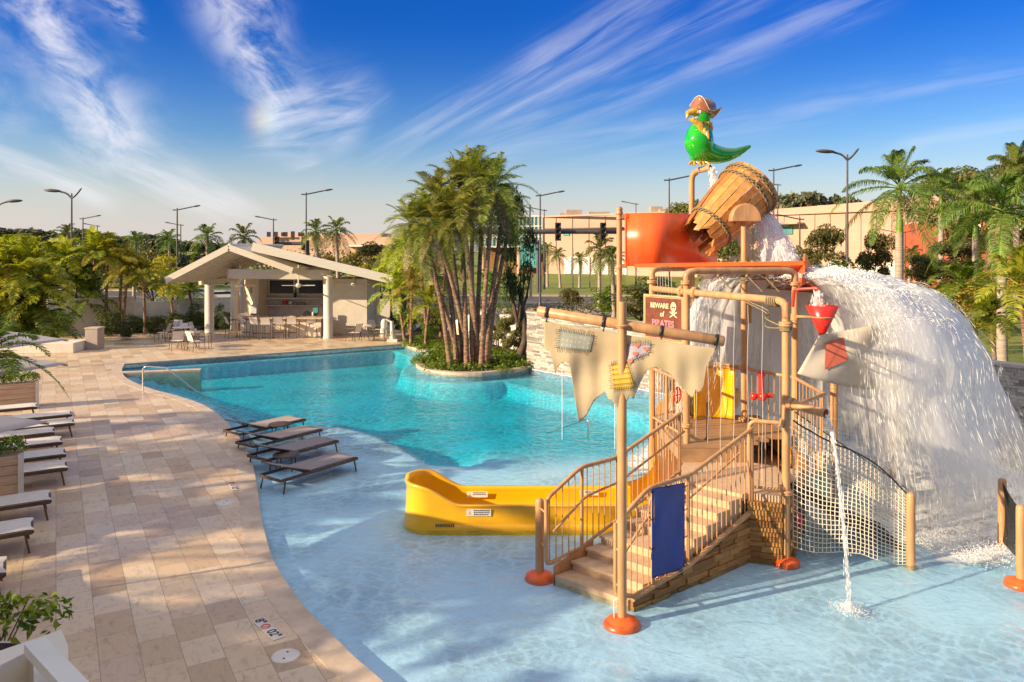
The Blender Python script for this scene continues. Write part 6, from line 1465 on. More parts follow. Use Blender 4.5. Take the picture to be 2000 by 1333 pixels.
# ---- ground cover on the island bed
bedp = [(p.x, p.y) for p in ER]+[(0.8, 29.8), (1.2, 31.5), (-4.5, 37.5)]
def inpoly(x, y, pl):
    c = False; j = len(pl)-1
    for i in range(len(pl)):
        if (pl[i][1] > y) != (pl[j][1] > y) and x < (pl[j][0]-pl[i][0])*(y-pl[i][1])/(pl[j][1]-pl[i][1])+pl[i][0]: c = not c
        j = i
    return c
bl_ = []; rq = random.Random(2)
while len(bl_) < 220:
    x = rq.uniform(-6, 1); y = rq.uniform(28.5, 38)
    if inpoly(x, y, bedp): h = rq.uniform(.18, .32); bl_.append((x, y, .06, rq.uniform(.25, .45), rq.uniform(.25, .45), h))
me = leaf_cloud(16000, bl_, .06, nr_, ratio=.5); me.materials.append(M['leaf_green']); o = addmesh('ground_cover', me); setp(o, 'low leafy ground cover filling the island bed', 'ground cover', kind='stuff')
bl_ = []
for k in range(150):
    t = k/149; p = G(180+t*240, 655-10*t); bl_.append((p.x+rq.uniform(-1, 1), p.y+rq.uniform(0.3, 2.2), .1, .55, .55, rq.uniform(.5, .9)))
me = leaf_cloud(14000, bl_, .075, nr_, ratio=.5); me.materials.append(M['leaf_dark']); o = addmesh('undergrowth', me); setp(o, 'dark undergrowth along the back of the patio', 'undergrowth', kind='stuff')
bl_ = []
for k in range(160):
    t = k/159; p = Vector((8.2, 21.8)).lerp(Vector((15.5, 12.5)), t); bl_.append((p.x+rq.uniform(.6, 3.5), p.y+rq.uniform(.6, 3), .1, .6, .6, rq.uniform(.4, .9)))
me = leaf_cloud(12000, bl_, .075, nr_, ratio=.5); me.materials.append(M['leaf_gold']); o = addmesh('undergrowth', me); setp(o, 'yellow-green planting behind the right stone wall', 'undergrowth', kind='stuff')
bl_ = []
for k in range(170):
    t = k/169; bl_.append((-60+t*150, 54+rq.uniform(-1, 3)-4*t, .1, 1.2, 1.0, rq.uniform(.4, 1.3)))
me = leaf_cloud(15000, bl_, .11, nr_, ratio=.5); me.materials.append(M['leaf_olive']); o = addmesh('undergrowth', me); setp(o, 'mixed shrubs along the road verge', 'undergrowth', kind='stuff')
bl_ = []
for k in range(120):
    t = k/119; bl_.append((-190+t*170, 118+rq.uniform(-6, 6), 1.5, 4.5, 3.5, rq.uniform(2.5, 4.2)))
me = leaf_cloud(16000, bl_, .30, nr_, ratio=.6); me.materials.append(M['leaf_far']); o = addmesh('far_woods', me); setp(o, 'far dark belt of trees along the left horizon', 'woods', kind='stuff')
# ============================================================ BACKGROUND BUILT THINGS
def wallbuild(name, plan, z0, z1, mat, label, cat='building', thick=8):
    root = thing(name, (plan[0][0], plan[0][1], 0), label, cat)
    mb = MB(); back = [(x+thick*.2, y+thick) for x, y in reversed(plan)]; mb.prism(list(plan)+back, z0, z1); obj('wall', mb, mat, root); return root
# long beige building, curved facade
def xy(px, Y): return ((px-1000)/1500*Y, Y)
fac = [xy(1060, 150), xy(1210, 141), xy(1340, 132), xy(1480, 122), xy(1600, 114), xy(1700, 108), xy(1780, 104), xy(1862, 102)]
beige = wallbuild('convention_building', fac, 0, 11.0, M['beige_wall'], 'long curved beige building behind the play tower', thick=30)
# white band of doors at the foot and window strip
def onfac(px, z, dy=-.05):
    for (a, b_) in zip(fac[:-1], fac[1:]):
        pa = a[0]/a[1]*1500+1000; pb_ = b_[0]/b_[1]*1500+1000
        if pa <= px <= pb_:
            k = (px-1000)/1500; dx, dyy = b_[0]-a[0], b_[1]-a[1]; t = (k*a[1]-a[0])/(dx-k*dyy); return Vector((a[0]+dx*t, a[1]+dyy*t+dy, z))
    return Vector(((px-1000)/1500*fac[-1][1], fac[-1][1]+dy, z))
def panel(name, px0, px1, z0, z1, mat, parent, d=.25, dy=-.1, on=onfac):
    mb = MB(); a = on(px0, 0, dy); b_ = on(px1, 0, dy); mb.beam(Vector((a.x, a.y, (z0+z1)/2)), Vector((b_.x, b_.y, (z0+z1)/2)), d, z1-z0); return obj(name, mb, mat, parent)
for px in range(1102, 1215, 18): panel('door', px, px+14, 0.1, 3.3, M['white_paint'], beige)
for px in range(1640, 1840, 30): panel('door', px, px+20, .1, 3.0, M['white_paint'], beige)
panel('canopy', 1064, 1215, 8.6, 8.8, M['darkmetal'], beige, 1.2, -.6)
panel('window', 1100, 1112, 7.4, 8.3, M['teal_glass'], beige); panel('window', 1475, 1500, 6.4, 7.8, M['teal_glass'], beige); panel('window', 1520, 1548, 7.0, 8.2, M['teal_glass'], beige)
panel('canopy', 1495, 1560, 8.5, 8.75, M['pavement'], beige, 2.5, -1.2); panel('recess', 1500, 1512, 6.6, 8.4, M['darkmetal'], beige)
panel('parapet', 1062, 1478, 11.0, 11.25, M['beige_wall'], beige, .8, .2); panel('roof_edge', 1600, 1850, 11.0, 11.2, M['beige_wall'], beige, .8, .2)
for px in list(range(1085, 1480, 32))+list(range(1500, 1860, 30)): panel('panel_joint', px, px+.9, 3.4, 10.9, M['pavement'], beige, .12, -.1)
for k, px in enumerate((1110, 1128, 1180, 1300, 1325, 1440)): q = onfac(px, 0, 9); mb = MB(); mb.box((q.x, q.y, 11.6+.3*(k % 2)), (2.2+k % 3, 2, 1.1+.5*(k % 2))); obj('roof_unit', mb, M['pavement'], beige)
# upper raised volume toward the right
rb = [xy(1490, 121), xy(1600, 113.6), xy(1700, 107.6), xy(1780, 103.6), xy(1850, 101.6)]
mb = MB(); n0 = len(rb); vs = [(x, y-.12, 10.0) for x, y in rb]+[(x, y-.12, 10.9+1.0*i/(n0-1)) for i, (x, y) in enumerate(rb)]+[(x, y+20, 10.0) for x, y in rb]+[(x, y+20, 10.9+1.0*i/(n0-1)) for i, (x, y) in enumerate(rb)]
fs = []
for i in range(n0-1): fs += [(i, i+1, n0+i+1, n0+i), (n0+i, n0+i+1, 3*n0+i+1, 3*n0+i), (2*n0+i+1, 2*n0+i, 3*n0+i, 3*n0+i+1)]
fs += [(0, n0, 3*n0, 2*n0), (n0-1, 3*n0-1, 4*n0-1, 2*n0-1)]
mb.add(vs, fs); obj('upper_wall', mb, M['beige_wall'], beige)
# glass entrance block
gl = thing('glass_entrance', (xy(1000, 152)[0], 152, 0), 'teal glass entrance block with white frames left of the beige building', 'building')
mb = MB(); a = xy(940, 152); b_ = xy(1059, 150); mb.prism([a, b_, (b_[0], b_[1]+15), (a[0], a[1]+15)], 5.2, 11.3); obj('glass_wall', mb, M['teal_glass'], gl)
mb = MB()
for i in range(17): p = Vector((*a, 8.2)).lerp(Vector((*b_, 8.2)), i/16); mb.box((p.x, p.y-.15, 8.2), (.22, .2, 6.2))
for z in (5.25, 7.2, 9.3, 11.25): mb.beam((a[0], a[1]-.15, z), (b_[0], b_[1]-.15, z), .26, .28)
obj('frame', mb, M['white_paint'], gl)
mb = MB(); mb.prism([xy(935, 156), xy(1062, 154), xy(1062, 170), xy(935, 172)], 0, 5.2); obj('lower_wall', mb, M['pipe_dark'], gl)
mb = MB(); p0 = xy(1017, 149); p1 = xy(1052, 148.5); mb.prism([p0, p1, (p1[0], p1[1]+2), (p0[0], p0[1]+2)], 1.2, 6.0); obj('glass_bay', mb, M['teal_glass'], gl)
for px in (944, 1014): mb = MB(); q = xy(px, 150); mb.tube([(q[0], q[1], 0), (q[0], q[1], 5.3)], .45, 12); obj('column', mb, M['beige_wall'], gl)
# low beige building left
low = wallbuild('far_building', [xy(505, 215), xy(800, 205)], 0, 8.2, M['beige_wall'], 'far low beige building above the bar roof', thick=20)
on2 = lambda px, z, dy: Vector((*xy(px, 215-(px-505)/295*10), z))+Vector((0, dy, 0))
panel('window', 700, 742, 4.6, 5.4, M['glass_dark'], low, on=on2); panel('canopy', 680, 748, 5.6, 6.0, M['white_paint'], low, 1.5, -.7, on=on2); panel('upper_wall', 540, 745, 8.2, 9.3, M['beige_wall'], low, 8, 8, on=on2)
mb = MB()
for k in range(9): q = xy(525+k*11+(k % 3)*3, 212); mb.box((q[0], q[1], 9.0), (.9, .8, rv.uniform(1.0, 1.7)))
obj('roof_equipment', mb, M['darkmetal'], low)
# red building right
redb = wallbuild('red_building', [xy(1848, 88), xy(2060, 80)], 0, 8.0, M['red_wall'], 'terracotta red building with grid windows at the right', thick=20)
on3 = lambda px, z, dy: Vector((*xy(px, 88-(px-1848)/212*8), z))+Vector((0, dy, 0))
for px0, px1 in ((1862, 1912), (1928, 1990), (2000, 2040)):
    w_ = panel('window', px0, px1, 4.6, 7.4, M['glass_dark'], redb, on=on3)
    mb = MB()
    for k in range(5): p = on3(px0+(px1-px0)*k/4, 6.0, -.3); mb.box(p, (.10, .1, 2.8))
    for z in (4.7, 5.6, 6.5, 7.35): mb.beam(on3(px0, z, -.3), on3(px1, z, -.3), .08, .1)
    obj('window_grid', mb, M['white_paint'], w_)
# ---- street lamps
def lamp(px, ytop, Y, label, kind='L', flip=1, h=None):
    top = P(px, ytop, Y); H_ = top.z; root = thing('street_lamp', (top.x, Y, 0), label, 'street lamp', 'street lamps'); k = H_/10
    mb = MB(); r = .075*Y/60 if Y < 60 else .09; r = max(.055, r*.75); mb.tube([(top.x, Y, 0), (top.x, Y, H_*.5), (top.x, Y, H_)], [r*1.35, r*1.1, r*.8], 10); mb.lathe([(r*2, 0), (r*2, .3), (r*1.3, .5)], (top.x, Y, 0), 10); obj('pole', mb, M['lampgrey'], root)
    if kind == 'L':
        L = 1.35*flip; mb = MB(); a = Vector((top.x, Y, H_-.15)); e = a+Vector((L, 0, .28)); mb.tube([a-Vector((.35*flip, 0, 0)), a, e], .05, 8); obj('arm', mb, M['lampgrey'], root)
        mb = MB(); m3 = Matrix.Rotation(-.16*flip, 3, 'Y'); mb.sphere(e+Vector((.25*flip, 0, .04)), (.36, .16, .07), 12, 7, m3); obj('lamp_head', mb, M['lampgrey'], root)
    else:
        mb = MB(); a = Vector((top.x, Y, H_-.30)); mb.tube(catmull([a, a+Vector((-.3*flip, 0, .28)), a+Vector((-.75*flip, 0, .42))], 4), .055, 8); mb.tube(catmull([a, a+Vector((.25*flip, 0, .2)), a+Vector((.6*flip, 0, .62))], 4), [.055]*8+[.02], 8); obj('arm', mb, M['lampgrey'], root)
        mb = MB(); mb.sphere(a+Vector((-1.15*flip, 0, .46)), (.52, .22, .10), 14, 8, Matrix.Rotation(.06*flip, 3, 'Y')); obj('lamp_head', mb, M['lampgrey'], root)
for px, yt, Y, lab, kd, fl in [(140, 378, 46, 'big curved-head street lamp at left above the palms', 'Y', 1), (-8, 398, 48, 'curved-head lamp cut by the left picture edge', 'Y', -1), (162, 425, 82, 'slim street lamp right behind the big left one', 'L', 1), (190, 440, 100, 'smallest street lamp on the left skyline', 'L', -1),
    (346, 407, 64, 'slim street lamp between left trees and bar', 'L', 1), (353, 438, 92, 'small lamp half hidden behind the slim lamp', 'L', -1), (534, 427, 78, 'short slim lamp above the bar roof', 'L', -1), (598, 376, 56, 'tallest slim lamp behind the bar', 'L', 1),
    (1055, 379, 60, 'slim street lamp right of the palm clump', 'L', 1), (1063, 409, 90, 'small lamp behind the one by the palm clump', 'L', -1), (1242, 397, 100, 'small lone lamp above the orange panel, left', 'L', -1), (1307, 348, 52, 'slim street lamp above the orange panel', 'L', 1),
    (1511, 329, 52, 'slim street lamp right of the barrel', 'L', 1), (1519, 359, 82, 'small lamp behind the one right of the barrel', 'L', -1), (1655, 302, 40, 'big curved-head street lamp left of the royal palm', 'Y', 1), (1768, 452, 95, 'small far lamp before the wall by the royal palm trunk', 'L', 1), (1750, 452, 99, 'small far lamp behind the royal palm trunk', 'L', -1),
    (1562, 425, 60, 'short grey post lamp before the curved wall', 'L', -1)]: lamp(px, yt, Y, lab, kd, fl)
# ---- traffic gantries
def gantry(px_post, Y, ybeam, px0, px1, label, heads, ztop=None):
    b_ = P(px_post, ybeam, Y); root = thing('signal_gantry', (b_.x, Y, 0), label, 'traffic signal', 'traffic signals')
    mb = MB(); mb.tube([(b_.x, Y, 0), (b_.x, Y, b_.z+.25)], [.20, .17], 12); obj('pole', mb, M['lampgrey'], root)
    mb = MB(); a = P(px0, ybeam, Y); e = P(px1, ybeam, Y); mb.tube([a, e], .14, 10); obj('mast_arm', mb, M['lampgrey'], root)
    for px in heads:
        c0 = P(px, ybeam, Y-.3); mb = MB(); mb.box(c0, (.34, .2, 1.05)); hb = obj('signal_head', mb, M['darkmetal'], root)
        for k in (-1, 0, 1):
            mb = MB(); mb.lathe([(.0, -.03), (.12, -.03), (.14, -.12), (.15, -.12), (.13, 0), (0, 0)], c0+Vector((0, -.11, k*.33)), 10, (0, 1, 0)); obj('visor', mb, M['black'], hb)
gantry(788, 45, 453, 788, 1210, 'long dark signal arm crossing behind the palm clump', [1006, 1090, 1178])
gantry(1051, 82, 474, 985, 1051, 'shorter green-grey signal gantry right of the palm clump', [])
gantry(600, 58, 476, 540, 600, 'signal arm behind the bar roof', [541, 594])
sgp = P(1035, 400, 74); mb = MB(); mb.tube([(sgp.x, 74, 0), (sgp.x, 74, sgp.z)], .08, 8); setp(obj('thin_mast', mb, M['lampgrey'], origin=(sgp.x, 74, 0)), 'thin dark pole beside the green-grey gantry', 'pole')
for px, yt, lab in ((1119, 485, 'left thin pole on the far lawn'), (1152, 503, 'right thin pole on the far lawn')):
    q = P(px, yt, 92); mb = MB(); mb.tube([(q.x, 92, 0), (q.x, 92, q.z)], .06, 6); setp(obj('lawn_pole', mb, M['lampgrey'], origin=(q.x, 92, 0)), lab, 'pole')
for px, Y, lab in ((1038, 72, 'pedestrian signal post left of the gantry leg'), (1058, 84, 'pedestrian signal post right of the gantry leg')):
    q = P(px, 533, Y); root = thing('pedestrian_signal', (q.x, Y, 0), lab, 'signal'); mb = MB(); mb.tube([(q.x, Y, 0), (q.x, Y, q.z)], .06, 8); obj('pole', mb, M['lampgrey'], root); mb = MB(); mb.box((q.x, Y-.1, q.z), (.4, .25, .8)); obj('signal_head', mb, M['pipe_dark'], root)
# ---- picket fences, walls and hedge line
def picket(p0, p1, h, n, label, z0=0.1):
    p0 = Vector((p0[0], p0[1], 0)); p1 = Vector((p1[0], p1[1], 0)); root = thing('picket_fence', p0, label, 'fence', 'white fences'); mb = MB()
    d = (p1-p0).normalized(); ang = math.atan2(d.y, d.x)
    for k in range(n): p = p0.lerp(p1, (k+.5)/n); mb.box((p.x, p.y, z0+(h-z0)/2), (.09, .045, h-z0-.05), rz=ang)
    obj('pickets', mb, M['white_paint'], root)
    mb = MB(); mb.beam(p0+Vector((0, 0, h)), p1+Vector((0, 0, h)), .08, .06); mb.beam(p0+Vector((0, 0, z0+.12)), p1+Vector((0, 0, z0+.12)), .06, .06); obj('rail', mb, M['white_paint'], root)
    m_ = max(1, int((p1-p0).length/2.4))
    for k in range(m_+1): p = p0.lerp(p1, k/m_); q = MB(); q.box((p.x, p.y, h/2+.05), (.16, .16, h+.1), rz=ang); q.box((p.x, p.y, h+.11), (.2, .2, .03), rz=ang); obj('post', q, M['white_paint'], root)
def zat(px, py, Y): return P(px, py, Y).z
picket(xy(262, 43), xy(345, 45), zat(300, 590, 44), 34, 'white picket fence left of the bar')
picket(xy(352, 45.5), xy(470, 47), zat(400, 583, 46), 40, 'white picket fence seen between the first bar columns')
picket(xy(712, 47), xy(800, 47), zat(740, 586, 47), 30, 'white picket fence right of the bar wall')
mb = MB(); a = xy(92, 40); b_ = xy(262, 42.5); mb.beam((a[0], a[1], .95), (b_[0], b_[1], .95), .25, 1.9); mb.beam((a[0], a[1], 1.93), (b_[0], b_[1], 1.93), .35, .07)
setp(obj('boundary_wall', mb, M['white'], origin=(a[0], a[1], 0)), 'tall cream boundary wall behind the left garden palms', 'wall')
mb = MB(); mb.beam((-5.2, 46, .5), (.8, 33.5, .5), .25, 1.9); mb.beam((-5.2, 46, 1.48), (.8, 33.5, 1.48), .36, .07); setp(obj('boundary_wall', mb, M['white'], origin=(-5.2, 46, 0)), 'white boundary wall behind the palm clump', 'wall')
mb = MB(); mb.beam((8.2, 24.5, .5), (22, 11, .5), .25, 1.8); mb.beam((8.2, 24.5, 1.42), (22, 11, 1.42), .34, .07); setp(obj('boundary_wall', mb, M['white'], origin=(8.2, 24.5, 0)), 'white boundary wall beyond the right planting', 'wall')
# low white planter wall + beige bin on the left
lw_a = G(92, 692); lw_b = G(168, 687); mb = MB(); mb.box((lw_a.x-1.2, lw_a.y+.9, .22), (4.2, 1.6, .44), rz=.1); o = setp(obj('planter_wall', mb, M['white'], origin=(lw_a.x, lw_a.y, 0)), 'low white planter wall left of the beige bin', 'planter'); bevel(o, .02)
bn_ = G(178, 684); root = thing('litter_bin', (bn_.x, bn_.y, 0), 'square beige litter bin at the back of the deck', 'bin'); mb = MB(); mb.box((bn_.x, bn_.y+.3, .48), (.58, .58, .96)); bevel(obj('body', mb, M['sling'], root), .02); mb = MB(); mb.box((bn_.x, bn_.y+.3, .98), (.64, .64, .05)); bevel(obj('lid', mb, M['stone_cap'], root), .01)
# ---- parked cars behind the bar
def car(px, Y, label, col, rz=0.0):
    x = (px-1000)/1500*Y; root = thing('parked_car', (x, Y, 0), label, 'car', 'cars behind the bar'); cm = pmat('car_paint_'+str(px), col, .25, .2, var=.02, coat=.8)
    m4 = Matrix.Translation((x, Y, 0)) @ Matrix.Rotation(rz, 4, 'Z'); L, W, H_ = 4.5, 1.8, 1.6
    side = [(-2.25, .35), (-2.25, .95), (-1.55, 1.05), (-.85, 1.55), (1.35, 1.6), (2.0, 1.05), (2.25, .9), (2.25, .35)]
    vs = [m4 @ Vector((a, s*W/2*(.86 if b > 1.2 else 1), b)) for s in (-1, 1) for a, b in side]; n = len(side)
    mb = MB(); mb.add(vs, [tuple(range(n)), tuple(range(2*n-1, n-1, -1))]+[(i, n+i, n+(i+1) % n, (i+1) % n) for i in range(n)]); bevel(obj('body', mb, cm, root), .06, 3)
    mb = MB()
    for s in (-1, 1): mb.add([m4 @ Vector((a, s*(W/2*.93+.012), b)) for a, b in ((-1.3, 1.06), (-.8, 1.48), (1.2, 1.52), (1.7, 1.06))], [(0, 1, 2, 3)])
    mb.add([m4 @ Vector((a, s*.75, b)) for a, b, s in ((-1.62, 1.08, -1), (-1.62, 1.08, 1), (-.92, 1.52, .9), (-.92, 1.52, -.9))], [(0, 1, 2, 3)]); obj('windows', mb, M['glass_dark'], root, recalc=False)
    for a in (-1.4, 1.4):
        for s in (-1, 1):
            mb = MB(); c0 = m4 @ Vector((a, s*.85, .34)); ax = m4.to_3x3() @ Vector((0, 1, 0)); mb.lathe([(.2, -.11), (.34, -.1), (.34, .1), (.2, .11)], c0, 18, ax); w_ = obj('wheel', mb, M['black'], root)
            mb = MB(); mb.lathe([(0, -.09), (.2, -.1), (.2, .1), (0, .09)], c0, 12, ax); obj('rim', mb, M['chrome'], w_)
car(432, 57, 'white car parked behind the bar, seen between its columns', (.6, .6, .6), .15); car(368, 60, 'pale blue grey car parked left of the bar', (.35, .42, .48), .2)
# ============================================================ POOL BAR
BY = 39.5
def X_(px, Y): return (px-1000)/1500*Y
bar = thing('pool_bar', (X_(550, BY), BY, 0), 'open sided white pool bar pavilion with pitched roof and round columns', 'pavilion')
M['roof_top'] = pmat('roof_shingle', (0.62, 0.58, 0.48), .7, var=.06); M['ceiling'] = pmat('boarded_ceiling', (0.60, 0.50, 0.39), .7, var=.08, scale=3, stretch=(8, .6, 1))
for px, Y, yt in ((409, 41.2, 556), (459, 43.5, 540), (641, 39.4, 540), (734, 43.5, 552)):
    x = X_(px, Y); zt = P(px, yt, Y).z; mb = MB(); r = .235; mb.lathe([(r+.03, 0), (r+.03, .08), (r, .10), (r, zt)], (x, Y, 0), 24); obj('column', mb, M['white'], bar)
eb = Vector((-.30, .955, 0)); DEP = 7.5
def roofslab(name, a, b_, dep, th, off=Vector((0, 0, 0)), top=None, nraft=9, fascia=.30, eb=eb):
    """a (ridge) -> b (eave) front edge; extends along eb"""
    a = a+off; b_ = b_+off; u = Vector((0, 0, -th)); mb = MB(); e = eb*dep
    mb.add([a, b_, b_+e, a+e, a+u, b_+u, b_+e+u, a+e+u], [(0, 1, 2, 3), (7, 6, 5, 4), (0, 4, 5, 1), (1, 5, 6, 2), (2, 6, 7, 3), (3, 7, 4, 0)]); rf = obj(name, mb, M['white_wood'], bar)
    mb = MB()
    for k in range(nraft):      # rafters follow the slope
        q = eb*(dep*(k+.4)/nraft); mb.beam(a+q+u*1.0+Vector((0, 0, -.09)), b_+q+u+Vector((0, 0, -.09)), .10, .18)
    obj('rafter', mb, M['white_wood'], rf)
    mb = MB(); d = (b_-a).normalized(); mb.beam(a+Vector((0, -.04, -.10)), b_+Vector((0, -.04, -.10)), .07, fascia); mb.beam(b_+Vector((.03, 0, -.10)), b_+e+Vector((.03, 0, -.10)), .06, fascia*.9); obj('fascia', mb, M['white_wood'], rf)
    return rf
pkL = P(447, 480, 38.6); tipL = P(324, 544, 38.6); lowR = P(572, 525, 38.6); pkR = P(493, 478, 37.4); tipR = P(776, 545, 37.4)
eL = Vector((.30, .954, 0)); roofslab('roof_slope', pkL, tipL, 4.6, .10, nraft=9, eb=eL); roofslab('roof_slope', pkL+Vector((.02, 0, 0)), lowR, 3.4, .10, eb=eL)
roofslab('roof_slope', pkR, tipR, DEP+1.5, .12, nraft=10, fascia=.42)
mb = MB(); mb.tube([pkL+Vector((0, 0, .02)), pkL+eL*4.6+Vector((0, 0, .02))], .08, 8); obj('ridge_cap', mb, M['roof_top'], bar)
# ring beam over the counter
mb = MB(); a = P(449, 535, 39.9); b_ = P(648, 537, 39.9); mb.beam(a, b_, .35, .50); mb.beam(a, a+Vector((-1.2, 4.5, 0)), .3, .45); obj('ring_beam', mb, M['white_wood'], bar)
a = P(405, 552, 41.2); mb = MB(); mb.beam(a+Vector((-.4, 0, 0)), P(462, 545, 43.0), .25, .25); obj('ring_beam', mb, M['white_wood'], bar)
# walls
def wall(x0, y0, x1, y1, z0, z1, t=.2, mat='white'): mb = MB(); mb.beam((x0, y0, (z0+z1)/2), (x1, y1, (z0+z1)/2), t, z1-z0); return obj('wall', mb, M[mat], bar)
YB = 43.0
M['inner'] = pmat('bar_plaster', (0.80, 0.68, 0.52), .8, var=.05)
wall(X_(500, 42), 42, X_(519, YB), YB+.2, 0, 3.1, mat='inner'); wall(X_(519, YB), YB+.3, X_(646, YB), YB+.3, 0, 3.2, .2, 'inner'); wall(X_(470, 44), 44.2, X_(502, 42), 42, 0, 3.1, mat='inner')
mb = MB(); mb.box((X_(683, 41.0), 42.4, 1.5), (X_(717, 41)-X_(649, 41), 2.9, 3.0)); o = obj('wall', mb, M['white'], bar)
mb = MB(); mb.beam((X_(648, 40.9), 40.93, .05), (X_(717, 40.9), 40.93, .05), .06, .1); obj('skirting', mb, M['white_wood'], bar)
for px0, px1 in ((526, 572), (583, 629)):
    mb = MB(); z0, z1 = P(0, 574, YB).z, P(0, 548, YB).z; mb.box(((X_(px0, YB)+X_(px1, YB))/2, YB+.15, (z0+z1)/2), (X_(px1, YB)-X_(px0, YB), .06, z1-z0)); w_ = obj('window', mb, M['glass_dark'], bar)
    mb = MB(); 
    for zz in (z0-.04, z1+.04): mb.box(((X_(px0, YB)+X_(px1, YB))/2, YB+.13, zz), (X_(px1, YB)-X_(px0, YB)+.2, .12, .08))
    for xx in (X_(px0, YB)-.05, X_(px1, YB)+.05): mb.box((xx, YB+.13, (z0+z1)/2), (.08, .11, z1-z0))
    obj('window_frame', mb, M['white_wood'], w_)
for py in (583, 597): z = P(0, py, YB).z; mb = MB(); mb.box(((X_(518, YB)+X_(629, YB))/2, YB, z), (X_(629, YB)-X_(518, YB), .40, .09)); obj('shelf', mb, M['white_wood'], bar)
mb = MB(); cpts = [(X_(462, 41.5), 42.6), (X_(466, 40.6), 40.9), (X_(500, 39.9), 40.0), (X_(560, 39.6), 39.75), (X_(634, 39.6), 39.7), (X_(634, 40), 40.3), (X_(560, 40.2), 40.35), (X_(505, 40.5), 40.6), (X_(478, 41), 41.3), (X_(476, 42), 42.6)]
mb.prism(cpts, 0, .98); obj('counter_front', mb, M['inner'], bar)
ctp = [(x+(-.10 if i < 5 else .05), y-(.22 if i < 5 else -.05)) for i, (x, y) in enumerate(cpts)]
mb = MB(); mb.prism(ctp, .98, 1.05); bevel(obj('counter_top', mb, M['coping'], bar), .01)
mb = MB(); mb.box((X_(630, 39.3), 39.55, .5), (.16, .5, 1.0)); obj('panel', mb, M['darkmetal'], bar)
def small(name, mb, mat, label, cat): o = obj(name, mb, mat, origin=mb.v[0]); return setp(o, label, cat)
zs1 = P(0, 597, YB).z+.045; zs0 = P(0, 583, YB).z+.045
mb = MB(); mb.lathe([(0, 0), (.11, 0), (.13, .12), (.11, .24), (0, .24)], (X_(557, YB), YB-.05, zs1), 14); small('vase', mb, M['red'], 'red pot on the lower bar shelf', 'pot')
mb = MB(); mb.lathe([(0, 0), (.08, 0), (.14, .10), (.10, .2), (.05, .22), (0, .22)], (X_(568, YB), YB-.05, zs1), 14); small('vase', mb, M['white_paint'], 'round white pot on the lower bar shelf', 'pot')
for k, px in enumerate((578, 586, 594)): mb = MB(); mb.lathe([(0, 0), (.07, 0), (.10, .09), (.07, .13), (0, .13)], (X_(px, YB), YB-.05, zs1), 12); small('bowl', mb, M['sling'], ('first', 'second', 'third')[k]+' small brown bowl right of the white pot on the bar shelf', 'bowl')
mb = MB(); mb.lathe([(0, 0), (.07, 0), (.075, .2), (.03, .3), (.03, .42), (0, .42)], (X_(577, YB), YB-.05, zs0), 12); small('bottle', mb, M['black'], 'dark bottle on the upper bar shelf between windows', 'bottle')
scr = thing('till_screen', (X_(617, 40.5), 40.4, 1.05), 'dark till screen on the bar counter', 'screen'); mb = MB(); mb.box((X_(617, 40.5), 40.4, 1.36), (.34, .06, .36)); obj('monitor', mb, M['black'], scr); mb = MB(); mb.box((X_(617, 40.5), 40.43, 1.12), (.16, .16, .14)); obj('stand', mb, M['black'], scr)
mb = MB(); mb.box((X_(617, 40.5), 40.366, 1.37), (.27, .01, .27)); obj('screen_glass', mb, M['teal_glass'], scr)
mb = MB(); mb.box((X_(602, 40.5), 40.4, 1.14), (.42, .3, .18)); mb.box((X_(600, 40.5), 40.4, 1.27), (.2, .2, .12)); small('receipt_machine', mb, M['black'], 'black machine left of the till on the bar counter', 'machine')
mb = MB(); mb.lathe([(0, 0), (.05, 0), (.05, .22), (.02, .26), (0, .26)], (X_(611, 40), 40.0, 1.05), 10); small('dispenser', mb, M['white_paint'], 'white dispenser bottle before the till', 'bottle')
mb = MB(); mb.lathe([(0, 0), (.22, .0), (.25, .03), (.25, .05), (0, .05)], (X_(575, 40), 39.95, 1.05), 16); small('tray', mb, M['sling'], 'round tray on the bar counter', 'tray')
fr = thing('ice_chest', (X_(498, 41), 40.9, 1.05), 'white box standing at the left end of bar counter', 'box'); mb = MB(); mb.box((X_(498, 41), 40.95, 1.35), (.32, .32, .55)); bevel(obj('body', mb, M['white_paint'], fr), .02); mb = MB(); mb.box((X_(498, 41), 40.9, 1.12), (.30, .3, .08)); obj('tray', mb, M['black'], fr)
sw = thing('wall_switches', (X_(495, 43), 42.6, 2.3), 'small square notice on the inner bar wall', 'notice'); mb = MB(); mb.box((X_(494, 42.4), 42.35, P(0, 567, 42.4).z), (.30, .04, .30), rz=-.4); obj('plate', mb, M['sling'], sw)
# ceiling fans
def fan(px, pyb, Y, ytop, label):
    c0 = P(px, pyb, Y); root = thing('ceiling_fan', c0, label, 'ceiling fan', 'white ceiling fans'); mb = MB(); mb.tube([P(px, ytop, Y), c0], .035, 8); obj('rod', mb, M['white_paint'], root)
    mb = MB(); mb.lathe([(0, .10), (.10, .10), (.14, .03), (.12, -.07), (.05, -.11), (0, -.12)], c0, 14); obj('motor', mb, M['white_paint'], root)
    for k in range(4):
        a = k*PI/2+.12; mb = MB(); d = Vector((cos(a), sin(a), 0)); n2 = Vector((-sin(a), cos(a), .18)); mb.beam(c0+d*.12, c0+d*.82, .14, .018, up=n2.cross(d)); obj('blade', mb, M['white_paint'], root)
fan(469, 558, 39.8, 519, 'left ceiling fan hanging under the pool bar roof'); fan(583, 558, 39.2, 518, 'middle ceiling fan hanging before the bar windows'); fan(691, 556, 40.2, 537, 'right ceiling fan under the roof end by the blank wall')
